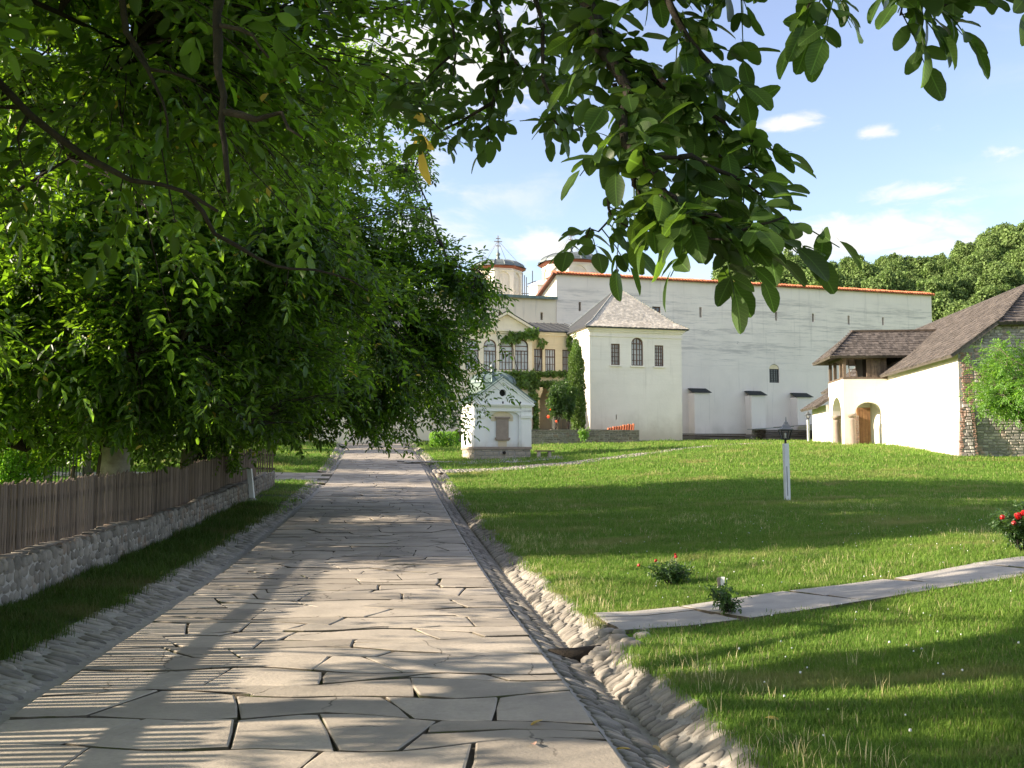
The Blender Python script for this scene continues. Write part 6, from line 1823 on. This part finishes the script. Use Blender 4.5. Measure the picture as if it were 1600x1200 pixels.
def keepD(q): return q[:, 2] > 1.75 + .2 * np.sin(q[:, 0] * 3)
grow_tree('walnut_tree', 'smaller dark walnut tree on the far side of the side road', 'tree', (-12.2, 44.5, 1.35), 1.9, .2,
          [((-11.6, 44.3, 4.6), (3.9, 3.2, 2.9))], 900, 8, 3, .17, 104, M['walnut_leaf'], M['pale_bark'], GRP, keepD, 0, .8, (0, 0), 9, .014, .3)

# ---------------------------------------------------------------- the branch that hangs into the top of the picture
ob = thing('walnut_tree', (-4.6, -2.6, .05), 'walnut tree whose large leafy branches hang in close at the top right', 'tree')
rs = np.random.default_rng(5); rnd = random.Random(19)
br, twg = MB(), MB()
br0 = MB(); br0.tube([(-4.6, -2.6, -.2), (-4.6, -2.6, .2), (-4.4, -2.4, 1.6), (-4.1, -2.1, 3.2)], [.42, .34, .28, .24], 12); br0.build('trunk', M['bark'], ob, True)
hub = [Vector((-4.1, -2.1, 3.2)), Vector((-3.1, -.9, 4.0)), Vector((-1.7, .8, 4.3)), Vector((-.4, 2.4, 4.1))]
br.tube(hub, [.2, .15, .11, .075], 8)
end0 = hub[-1]
def pl(*pts): return [P(*p) for p in pts]
main = [  # (line, radius at start, leaf spacing, first fraction with leaves, number of side leaves each step)
    ([end0] + pl((880, -60, 4.3), (925, 18, 3.7), (935, 70, 3.4), (985, 150, 3.15), (974, 200, 3.0), (1000, 240, 2.9), (1062, 246, 2.85)), .035, .055, .32),
    (pl((925, 18, 3.7), (985, 95, 3.4), (1060, 150, 3.2), (1130, 190, 3.1), (1190, 225, 3.05)), .018, .05, .1),
    (pl((985, 95, 3.4), (1030, 130, 3.3), (1085, 190, 3.2), (1130, 250, 3.1), (1185, 262, 3.05)), .012, .05, .1),
    (pl((1000, 240, 2.9), (990, 290, 2.95), (1005, 325, 2.95), (1035, 345, 2.95)), .010, .05, .2),
    (pl((1000, 240, 2.9), (1035, 300, 2.85), (1060, 332, 2.8), (1120, 336, 2.75), (1180, 352, 2.72), (1225, 340, 2.75)), .014, .042, .05),
    (pl((1060, 332, 2.8), (1090, 362, 2.75), (1150, 375, 2.7)), .010, .04, .2),
    (pl((960, 130, 3.3), (953, 230, 3.4), (951, 325, 3.5), (965, 345, 3.5), (1000, 350, 3.45)), .010, .07, .62),
    (pl((965, 345, 3.5), (935, 362, 3.5), (915, 372, 3.5)), .006, .06, .3),
    (pl((1062, 246, 2.85), (1110, 262, 2.9), (1165, 285, 2.95), (1200, 300, 3.0)), .010, .045, .0),
    ([end0] + pl((1000, -90, 3.6), (1040, -10, 3.3), (1075, 60, 3.2), (1120, 110, 3.15), (1150, 140, 3.1)), .02, .05, .45),
    ([end0] + pl((800, -120, 5.2), (830, -20, 4.9), (848, 80, 4.7), (866, 160, 4.6), (880, 205, 4.6)), .02, .06, .5),
    ([end0] + pl((720, -100, 5.8), (765, -20, 5.4), (786, 70, 5.2), (770, 160, 5.1), (762, 225, 5.1)), .02, .06, .4),
    (pl((786, 70, 5.2), (830, 120, 5.0), (880, 160, 4.9), (905, 200, 4.8)), .010, .06, .1),
    (pl((770, 160, 5.1), (720, 190, 5.2), (690, 205, 5.2), (655, 160, 5.4)), .010, .07, .1),
    ([end0] + pl((640, -120, 6.2), (690, -10, 6.0), (712, 80, 5.8), (700, 150, 5.7)), .02, .06, .4),
    (pl((712, 80, 5.8), (660, 130, 5.8), (610, 145, 5.9)), .010, .06, .2),
    ([end0] + pl((1150, -190, 3.4), (1268, -100, 3.1), (1290, -30, 3.0), (1312, 8, 3.0)), .016, .06, .72),
    (pl((1290, -30, 3.0), (1275, -10, 3.0), (1262, 12, 3.0)), .006, .05, .2),
    ([end0] + pl((1250, -220, 3.3), (1405, -120, 3.0), (1428, -25, 2.9), (1450, 5, 2.88), (1490, 0, 2.9)), .016, .055, .74),
    (pl((1428, -25, 2.9), (1412, 0, 2.9), (1420, 20, 2.9)), .006, .05, .2),
    ([end0] + pl((1300, -220, 3.2), (1500, -120, 2.9), (1575, -80, 2.8), (1600, -50, 2.8)), .014, .07, .75),
    ([end0] + pl((1080, -140, 3.6), (1130, -60, 3.3), (1150, -12, 3.2), (1160, 0, 3.2)), .014, .06, .75),
]
BB, AA = [], []
for (line, r0, sp, f0) in main:
    pts = [Vector(p) for p in line]; k = len(pts)
    # smooth the polyline a little
    sm = [pts[0]]
    for a, b in zip(pts[:-1], pts[1:]): sm += [a.lerp(b, .5) + Vector(rs.normal(0, .012, 3)), b]
    rr = [max(r0 * (1 - .85 * i / (len(sm) - 1)), .0035) for i in range(len(sm))]
    br.tube(sm, rr, 6)
    seg = [(b - a).length for a, b in zip(sm[:-1], sm[1:])]; T = sum(seg); s = T * f0
    while s <= T:
        q, acc = sm[-1], 0
        for i, L in enumerate(seg):
            if acc + L >= s: q = sm[i].lerp(sm[i + 1], (s - acc) / max(L, 1e-5)); tg = (sm[i + 1] - sm[i]).normalized(); break
            acc += L
        ax = np.array(tg) * .5 + rs.normal(0, .6, 3) + np.array([0, 0, -.1])
        BB.append(tuple(q)); AA.append(unit(ax[None])[0]); s += sp * .62 * rnd.uniform(.7, 1.3)
BB, AA = np.array(BB), np.array(AA); LL = rs.uniform(.09, .17, len(BB))
for b, a, L in zip(BB, AA, LL):
    b, a = Vector(b), Vector(a); twg.tube([b, b + a * L * .5 - Vector((0, 0, L * .06)), b + a * L - Vector((0, 0, L * .3))], [.0026, .002, .0015], 4, cap=False)
br.build('branch', M['bark'], ob, True); twg.build('leaf_stalk', M['rose_leaf'], ob, kind='stuff')
B, Dr, Nn, Ln = compound(BB, AA, LL, 2, .097, .32, rs=rs)
near_ms = [leaf_piece_mesh(900 + i, M['veined_leaf'], .56) for i in range(6)]
i1, i2 = split_visible(B, Dr, Nn, Ln, 300)
leaf_pieces(B[i1], Dr[i1], Nn[i1], Ln[i1], ob, near_ms)
def rich_leaves(name, B, Dr, Nn, Ln, meshes, mat, parent):
    V, F, n = [], [], 0
    for i in range(len(B)):
        me = meshes[i % len(meshes)]; X, Z = Vector(Dr[i]), Vector(Nn[i]); Y = Z.cross(X); L = float(Ln[i]); b = Vector(B[i])
        for v in me.vertices: V.append(tuple(b + (X * v.co.x + Y * v.co.y + Z * v.co.z) * L))
        for p in me.polygons: F.append(tuple(j + n for j in p.vertices))
        n += len(me.vertices)
    mb = MB(); mb.v, mb.f, mb.m = V, F, [0] * len(F); return mb.build(name, mat, parent, True, kind='stuff')
rich_leaves('foliage', B[i2], Dr[i2], Nn[i2], Ln[i2], near_ms, M['near_leaf'], ob)
# the rest of its crown, overhead and behind the viewer
rsc = np.random.default_rng(77)
C = crown_points([((-2.6, -1.6, 7.2), (5.6, 5.0, 3.0)), ((1.5, -1.0, 6.6), (3.4, 4.0, 2.2)), ((.8, 3.6, 7.4), (5.2, 4.2, 2.2))], 7500, rsc, .2)
pu = np.array([proj(c)[:2] if c[1] > .3 else (0, -999) for c in C]); C = C[(C[:, 1] < .3) | (pu[:, 1] < -60)]
C = C[np.sqrt(C[:, 0] ** 2 + C[:, 1] ** 2 + (C[:, 2] - 1.65) ** 2) > 2.6]
cB, cD, cN, cL = compound(C, unit(rsc.normal(0, 1, C.shape) + np.array([0, 0, -.1])), rsc.uniform(.2, .35, len(C)), 3, .15, .25, rs=rsc)
leaf_mass('crown', cB, cD, cN, cL, M['walnut_leaf'], ob)
lm = MB()
for g in crown_points([((-2.6, -1.6, 7.2), (5.0, 4.4, 2.4))], 9, rsc, .5):
    a = Vector((-4.1, -2.1, 3.2)); g = Vector(g)
    if g.y > 1.5: g.y = 1.5
    lm.tube([a.lerp(g, f) + Vector((0, 0, .5 * math.sin(math.pi * f))) for f in (0, .25, .5, .75, 1)], [.13, .10, .07, .045, .015], 6)
lm.build('limb', M['bark'], ob, True)
# the one yellowed leaf
yb = P(650, 163, 5.3); ym = [leaf_piece_mesh(950 + i, M['yellow_leaf'], .42) for i in range(2)]
yB, yD, yN, yL = compound(np.array([tuple(yb)]), unit(np.array([[.15, -.1, -1.0]])), np.array([.2]), 2, .16, .5, rs=np.random.default_rng(8))
V0 = len(yB)
for i in range(V0):
    X, Z = Vector(yD[i]), Vector(yN[i]); o = link_piece('leaf', ym[i % 2], ob, frame4(yB[i], X * yL[i], Z.cross(X) * yL[i], Z * yL[i])); o['label'] = 'yellowed walnut leaf'

# ---------------------------------------------------------------- bush tree at the barn's corner
grow_tree('ash_tree', 'small sunlit bushy tree with light green leaves before the rubble gable of the barn', 'tree', (19.75, 38.2, 1.35), 1.3, .10,
          [((19.7, 38.2, 4.65), (2.2, 1.8, 1.65)), ((18.9, 37.9, 3.8), (1.35, 1.3, .95))], 620, 8, 3, .11, 105, M['ash_leaf'], M['pale_bark'], None, None, 0, 0, (0, 0), 8, .010, .3)
# garden trees behind the fence, well beyond it
var = []
for i in range(3):
    rs = np.random.default_rng(300 + i); nL = 5200
    blobs = [((0, 0, 3.6), (2.3, 2.3, 2.0)), ((.9, -.5, 2.6), (1.6, 1.6, 1.3)), ((-1.0, .4, 2.7), (1.6, 1.5, 1.3))]
    c = crown_points(blobs, nL, rs, .35); dr = unit(rs.normal(0, 1, (nL, 3)) + np.array([0, 0, -.3])); nn = unit(rs.normal(0, 1, (nL, 3)) + np.array([0, 0, .6])); nn = unit(nn - dr * np.sum(nn * dr, -1, keepdims=True))
    o = leaf_mass('crown', c, dr, nn, rs.uniform(.14, .3, nL), M['garden_leaf'], None, .5); me = o.data; bpy.data.objects.remove(o)
    tb = MB(); tb.tube([(0, 0, -.3), (0.05, 0, 1.2), (0, .05, 2.6), (.1, 0, 4.2)], [.17, .13, .10, .03], 7)
    for k in range(6):
        g = Vector(crown_points(blobs, 1, rs, .6)[0]); tb.tube([(0, 0, 1.4 + .2 * k), g * .5 + Vector((0, 0, .9)), g], [.06, .04, .012], 5)
    o = tb.build('trunk', M['pale_bark'], smooth=True); tm = o.data; bpy.data.objects.remove(o)
    var.append((me, tm))
GT = [(-14.5, 25, .9, 'leafy garden tree right behind the grey railing at the far left'), (-19, 31, 1.2, 'round garden tree behind the whitewashed walnut trunk, deep in the garden'), (-22, 24, 1.25, 'broad garden tree at the left border behind the railing'),
      (-15.5, 37, 1.0, 'sunny garden tree behind the short gappy fence'), (-24, 38, 1.3, 'tall garden tree at the back of the garden, behind the short gappy fence'), (-29, 30, 1.35, 'rearmost garden tree on the left of the garden'),
      (-20, 46, 1.2, 'garden tree left of the far walnut tree across the side road'), (-30, 48, 1.4, 'big garden tree far off beyond the side road'), (-17, 56, 1.15, 'garden tree behind the far walnut tree'), (-24, 62, 1.4, 'farthest garden tree, left of the top of the road'), (-14, 70, 1.2, 'tree beside the top of the road behind the hanging branches'),
      (-11.2, 22.5, .42, 'small bright green bush behind the fence between two walnut trunks'), (-12.6, 29, .5, 'low bright bush behind the fence near its far end')]
for i, (x, y, s, lab) in enumerate(GT):
    cm, tm = var[i % 3]; z = zl(x, y)
    t = thing('garden_tree', (x, y, z), lab, 'tree', 'garden trees behind the fence'); t.rotation_euler = (0, 0, i * 1.3); t.scale = (s, s, s)
    for nm, me in (('crown', cm), ('trunk', tm)):
        o = bpy.data.objects.new(nm, me); COL.objects.link(o); o.parent = t
        if nm == 'crown': o['kind'] = 'stuff'

# ---------------------------------------------------------------- planting at the buildings
def leaf_blob(name, mat, parent, blobs, n, size, seed, ratio=.6, shell=.6, up=.5, kind='stuff'):
    rs = np.random.default_rng(seed); c = crown_points(blobs, n, rs, shell)
    ctr = np.array(blobs[0][0]); dr = unit(rs.normal(0, 1, (n, 3)) + np.array([0, 0, up])); nn = unit(rs.normal(0, .8, (n, 3)) + unit(c - ctr)); nn = unit(nn - dr * np.sum(nn * dr, -1, keepdims=True))
    return leaf_mass(name, c, dr, nn, rs.uniform(.7, 1.3, n) * size, mat, parent, ratio, kind)
th = P(903, 672, 66.5); t = thing('thuja', (th.x, th.y, TZ), 'tall narrow columnar green conifer at the corner of tower and wing', 'conifer')
mb = MB(); mb.tube([(th.x, th.y, TZ - .1), (th.x, th.y, TZ + 4)], [.12, .05], 7); mb.build('trunk', M['bark'], t)
ztop = P(899, 527, 66.5).z; Ht = ztop - TZ
bl = []
for i in range(16):
    f = i / 15; r_ = .62 * (1 - .12 * f) * (1 if f < .75 else max(.22, 1 - (f - .75) * 3.1)) * (.75 + .25 * min(1, f * 6)); bl.append(((th.x + .05 * math.sin(i * 2) - f * .12, th.y, TZ + .25 + f * (Ht - .45)), (r_, r_, .48)))
leaf_blob('foliage', M['thuja_leaf'], t, bl, 15000, .11, 61, .45, .8, 1.3)
hd = P(694, 690, 60); t = thing('hedge', (hd.x, hd.y, zl(hd.x, hd.y)), 'clipped box hedge on the grass left of the well house', 'hedge'); z = zl(hd.x, hd.y)
leaf_blob('foliage', M['garden_leaf'], t, [((hd.x + i * .4 - .6, hd.y + j * .4, z + .25 + k * .4), (.3, .3, .3)) for i in range(4) for j in range(2) for k in range(2)], 5000, .08, 62, .6, .8)
# shrubs on the terrace with orange roses
def rose(base, w, h, label, n_leaf, leaf, petals, blooms, seed, group=None, mat='rose_leaf'):
    rs = np.random.default_rng(seed); t = thing('rose_bush', base, label, 'rose bush', group); b = Vector(base); st = MB(); ends = []
    for k in range(16):
        q = rs.uniform(0, 6.28); rr = rs.uniform(.2, 1) * w / 2; e = b + Vector((math.cos(q) * rr, math.sin(q) * rr * .8, h * rs.uniform(.55, 1)))
        st.tube([b + Vector((rs.normal(0, .03), rs.normal(0, .03), -.03)), b.lerp(e, .5) + Vector((0, 0, h * .12)), e], [.006 + leaf * .03, .005 + leaf * .02, .003], 4); ends.append(e)
    st.build('stem', M['bark'], t)
    P0 = []; AX = []
    for i in range(n_leaf):
        e = ends[rs.integers(len(ends))]; f = rs.uniform(.3, 1.0); q = b.lerp(e, f) + Vector((0, 0, h * .12 * math.sin(math.pi * f))) + Vector(rs.normal(0, w * .05, 3)); P0.append(tuple(q)); AX.append(unit(rs.normal(0, 1, (1, 3)) + np.array([[0, 0, .2]]))[0])
    B, Dr, Nn, Ln = compound(np.array(P0), np.array(AX), np.full(len(P0), leaf * 1.4), 2, leaf, .3, rs=rs); leaf_mass('foliage', B, Dr, Nn, Ln, M[mat], t, .6)
    for (q, r_) in blooms:
        q = Vector(q); n = 34; c = np.array(q) + unit(rs.normal(0, 1, (n, 3))) * r_ * rs.uniform(.35, .8, (n, 1)); nn = unit(c - np.array(q)); dr = unit(np.cross(nn, rs.normal(0, 1, (n, 3))))
        leaf_mass('flower', c - dr * r_ * .4, dr, nn, np.full(n, r_ * .95), M[petals], t, .9, None)
        sm = MB(); e = min(ends, key=lambda e_: (e_ - q).length); sm.tube([e, q], [.004, .003], 4); sm.build('stem', M['rose_leaf'], t)
    return t
def ground_at(u, v, d0):
    d = d0
    for _ in range(12):
        q = P(u, v, d); z = zl(q.x, q.y); d = (CAM_H - z) / (CAM_H - q.z) * d if abs(CAM_H - q.z) > 1e-3 else d
    return P(u, v, d)
g1 = ground_at(1047, 916, 11)
rose((g1.x, g1.y, zl(g1.x, g1.y)), .66, .27, 'low spreading rose bush with a few dark red blooms at the path edge', 420, .036, 'red_petal', [(P(998, 883, g1.y), .022), (P(1025, 876, g1.y), .022), (P(1056, 870, g1.y), .022), (P(1055, 866, g1.y + .1), .018)], 31, 'red rose bushes')
g2 = ground_at(1592, 864, 13)
rose((g2.x + .04, g2.y, zl(g2.x, g2.y)), .7, .62, 'taller rose bush with bright red blooms at the right edge of the lawn', 620, .045, 'red_petal', [(P(1566, 808, g2.y - .1), .038), (P(1590, 806, g2.y - .2), .05), (P(1599, 802, g2.y - .2), .05), (P(1584, 817, g2.y - .2), .035)], 32, 'red rose bushes')
g3 = ground_at(1138, 962, 9.3)
wd = rose((g3.x, g3.y, zl(g3.x, g3.y)), .5, .27, 'small thorny weed shrub with reddish tips hanging over the slab path', 190, .034, 'red_petal', [], 33)
wd.name = 'weed_shrub'; wd['category'] = 'shrub'
s1 = P(868, 672, 64.5); rose((s1.x, s1.y, TZ), 1.9, 3.3, 'grey green shrub with climbing orange roses on the terrace before the arcade', 1500, .11, 'orange_petal', [(P(857, 651, 63.8), .12), (P(869.5, 658, 63.8), .09), (P(860, 640, 64.2), .06)], 34)
s2 = P(862, 664, 64.0)
q = P(888, 668, 65.3); rose((q.x, q.y, TZ), 1.5, 3.0, 'dark dense shrub tucked between the orange roses and the column conifer', 1300, .12, 'orange_petal', [], 35)
q = P(912, 691, 61.4); rose((q.x, q.y, zl(q.x, q.y)), .7, 1.0, 'small pale plant growing against the terrace wall', 200, .09, 'orange_petal', [], 36, None, 'ash_leaf')
# ivy on the wing
t = thing('ivy', WG(-2.5, -.15, TZ), 'green ivy climbing over the arcade, between the windows and up the cream wing', 'climbing plant')
rs = np.random.default_rng(41); PT = []; st = MB()
def ivy_band(u0, u1, v0, v1, n, b):
    for i in range(n):
        u = rs.uniform(u0, u1); f = rs.random(); v = v0 + (v1 - v0) * f + rs.normal(0, 1.0); q = P(u, v, WG(wg_a(u, b), b, 0).y); PT.append((q.x, q.y, q.z))
for (u0, u1, v0, v1, n, b) in [(795, 838, 520, 527, 520, -.68), (786, 812, 526, 533, 200, -.58), (822, 840, 513, 522, 160, -.75), (838, 853, 528, 542, 46, -.08), (752, 834, 580, 590, 900, -.66), (820, 888, 580, 586, 420, -.12), (806, 842, 586, 604, 900, -.66), (838, 890, 596, 603, 620, -.15),
                             (835, 840, 603, 672, 460, -.25), (864, 874, 600, 625, 380, -.5), (886, 896, 525, 545, 160, -.2), (884, 893, 590, 600, 120, -.2), (828, 836, 604, 625, 120, -.6)]:
    ivy_band(u0, u1, v0, v1, n, b)
PT = np.array(PT); n = len(PT); PT = PT - np.array(WG.B)[None] * rs.uniform(0, .18, (n, 1))
dr = unit(rs.normal(0, .6, (n, 3)) + np.array([0, 0, -.8])); nn = unit(rs.normal(0, .5, (n, 3)) - np.array(WG.B)[None] + np.array([0, 0, .3])); nn = unit(nn - dr * np.sum(nn * dr, -1, keepdims=True))
leaf_mass('foliage', PT, dr, nn, rs.uniform(.14, .28, n), M['ivy_leaf'], t, .8)
for (pa, pb) in [((837, 672, -.05), (838, 600, -.05)), ((838, 600, -.3), (800, 588, -.55)), ((838, 598, -.1), (890, 599, -.1)), ((840, 580, -.06), (845, 530, -.06)), ((869, 670, -.3), (868, 602, -.4)), ((812, 590, -.56), (800, 522, -.56))]:
    A_, B_ = [P(u, v, WG(wg_a(u, b), b, 0).y) for (u, v, b) in (pa, pb)]; st.tube([A_, A_.lerp(B_, .5) + Vector((rs.normal(0, .1), -.03, rs.normal(0, .1))), B_], [.03, .025, .015], 5)
st.build('stem', M['bark'], t)

# ---------------------------------------------------------------- fallen leaves
lm_ = [leaf_piece_mesh(980 + i, M['yellow_leaf'] if i else M['brick'], .5) for i in range(3)]
rnd = random.Random(90)
for k, (u, v, lab) in enumerate([(1038, 1158, 'fallen brown leaf lying in the right gutter near the bottom of the picture'), (848, 1120, 'fallen leaf lying alone on the pale flagstone by the right gutter'), (985, 1140, 'fallen yellow leaf at the bottom of the right gutter'), (835, 1158, 'fallen leaf on the flagstone near the bottom edge'), (1025, 1118, 'fallen leaf on the sunlit side of the gutter'), (1196, 1132, 'dry leaf caught in the grass right of the gutter'),
                              (302, 880, 'fallen leaf on the shaded verge under the fence'), (1024, 937, 'yellow leaf on the near end of the slab path')]):
    q = ground_at(u, v, 7) if u > 900 else P(u, v, 7)
    if u <= 900: q = P(u, v, 1570 * 1.65 / (v - 715)); z = float(zroad(q.y)) + .02
    else:
        o_ = q.x - float(XR(q.y)); z = float(zroad(q.y)) + float(np.interp(o_, [p[0] for p in G_R], [p[1] for p in G_R])) + .03 if o_ < LIP_R else zl(q.x, q.y) + .04
    m4 = Matrix.Translation((q.x, q.y, z)) @ Matrix.Rotation(rnd.uniform(0, 6.28), 4, 'Z') @ Matrix.Rotation(rnd.uniform(-.3, .3), 4, 'X') @ Matrix.Scale(rnd.uniform(.07, .11), 4)
    o = link_piece('fallen_leaf', lm_[k % 3], None, m4); tag(o, lab, 'leaf', 'fallen leaves')

# ================================================================== wooded hill behind
def ridge(tx):
    """height of the hill's crest for a bearing x/d"""
    v = np.interp(tx, [-.6, -.1, .05, .15, .22, .26, .32, .38, .42, .44, .47, .51, .6, .75, 1.2], [640, 570, 535, 495, 462, 456, 455, 458, 456, 446, 432, 412, 396, 390, 450])
    return 1.65 + (715 - v) / F_PX * 270
def zhill(x, y):
    r_ = np.sqrt(x * x + y * y); tx = np.clip(x / np.maximum(y, 1), -1.5, 2); k = smooth01((y - 118) / 152) ** .9
    w = 2.5 * np.sin(x * .045 + y * .03) * k
    return 3.6 + (ridge(tx) - 3.6) * k + w
tx = np.linspace(-.6, 1.2, 70); yy = np.concatenate([np.linspace(112, 280, 34), np.linspace(300, 520, 8)])
gy, gt = np.meshgrid(yy, tx, indexing='ij'); gx = gt * gy; gz = zhill(gx, np.minimum(gy, 280)); gz[0, :] = 2.5
idx = np.arange(gx.size).reshape(gx.shape); lp = np.stack([idx[:-1, :-1], idx[:-1, 1:], idx[1:, 1:], idx[1:, :-1]], -1).reshape(-1)
hill = np_mesh('hill', np.stack([gx, gy, gz], -1).reshape(-1, 3), lp, 4, M['hill'], None, 'structure', True)
fv = []
for i in range(5):
    rs = np.random.default_rng(700 + i); nL = 6500; r = random.Random(i)
    blobs = [((0, 0, 4.6), (2.8, 2.8, 2.6))] + [((r.uniform(-1.7, 1.7), r.uniform(-1.7, 1.7), r.uniform(2.6, 7.2)), (r.uniform(.7, 1.5), r.uniform(.7, 1.5), r.uniform(.6, 1.3))) for _ in range(9)]
    c = crown_points(blobs, nL, rs, .6); ctr = np.array([0, 0, 4.2]); dr = unit(rs.normal(0, 1, (nL, 3))); nn = unit(unit(c - ctr) * 1.2 + rs.normal(0, .6, (nL, 3)) + np.array([0, 0, .4])); nn = unit(nn - dr * np.sum(nn * dr, -1, keepdims=True))
    o = leaf_mass('crown', c, dr, nn, rs.uniform(.2, .5, nL), M['forest_leaf'], None, .75); me = o.data; bpy.data.objects.remove(o)
    tb = MB(); tb.tube([(0, 0, -1), (0, 0, 4.5)], [.3, .12], 6); o = tb.build('trunk', M['pale_bark']); tm = o.data; bpy.data.objects.remove(o); fv.append((me, tm))
rnd = random.Random(66); n = 0; cand = []
for y in np.arange(122, 292, 6.4):
    for t_ in np.arange(.10, .66, 6.2 / y):
        tt = t_ + rnd.uniform(-.45, .45) * 6.2 / y; y2 = y + rnd.uniform(-2.2, 2.2); x2 = tt * y2; z2 = float(zhill(np.array(x2), np.array(y2)))
        u, v, f = proj((x2, y2, z2 + 6))
        if u > 1660 or u < 1130: continue
        top = v
        # hidden behind the fortress or the barn
        if u < 1455 and v > 470: continue
        if u > 1455 and v > 505: continue
        cand.append((x2, y2, z2))
cand.sort(key=lambda c: c[1])
for i, (x2, y2, z2) in enumerate(cand):
    if i >= 300: break
    cm, tm = fv[rnd.randrange(5)]; s = rnd.uniform(.75, 1.3)
    t = thing('forest_tree', (x2, y2, z2 - .5), 'broadleaf tree of the wood that covers the hillside behind the fortress wall', 'tree', 'trees of the hillside wood')
    t.rotation_euler = (0, 0, rnd.uniform(0, 6.28)); t.scale = (s, s, s * rnd.uniform(.9, 1.2))
    for nm, me in (('crown', cm), ('trunk', tm)):
        o = bpy.data.objects.new(nm, me); COL.objects.link(o); o.parent = t
        if nm == 'crown': o['kind'] = 'stuff'
if len(cand) > 300:
    Vv, Ll, n = [], [], 0
    for (x2, y2, z2) in cand[300:]:
        me = fv[rnd.randrange(5)][0]; co = np.empty(len(me.vertices) * 3, dtype=np.float32); me.vertices.foreach_get('co', co); co = co.reshape(-1, 3); s = rnd.uniform(.85, 1.3); Vv.append(co * s + np.array([x2, y2, z2 - .5])); 
        lo_ = np.empty(len(me.loops), dtype=np.int32); me.loops.foreach_get('vertex_index', lo_); Ll.append(lo_ + n); n += len(co)
    np_mesh('wood', np.concatenate(Vv), np.concatenate(Ll), 4, M['forest_leaf'], None, 'stuff')
print('forest', len(cand))
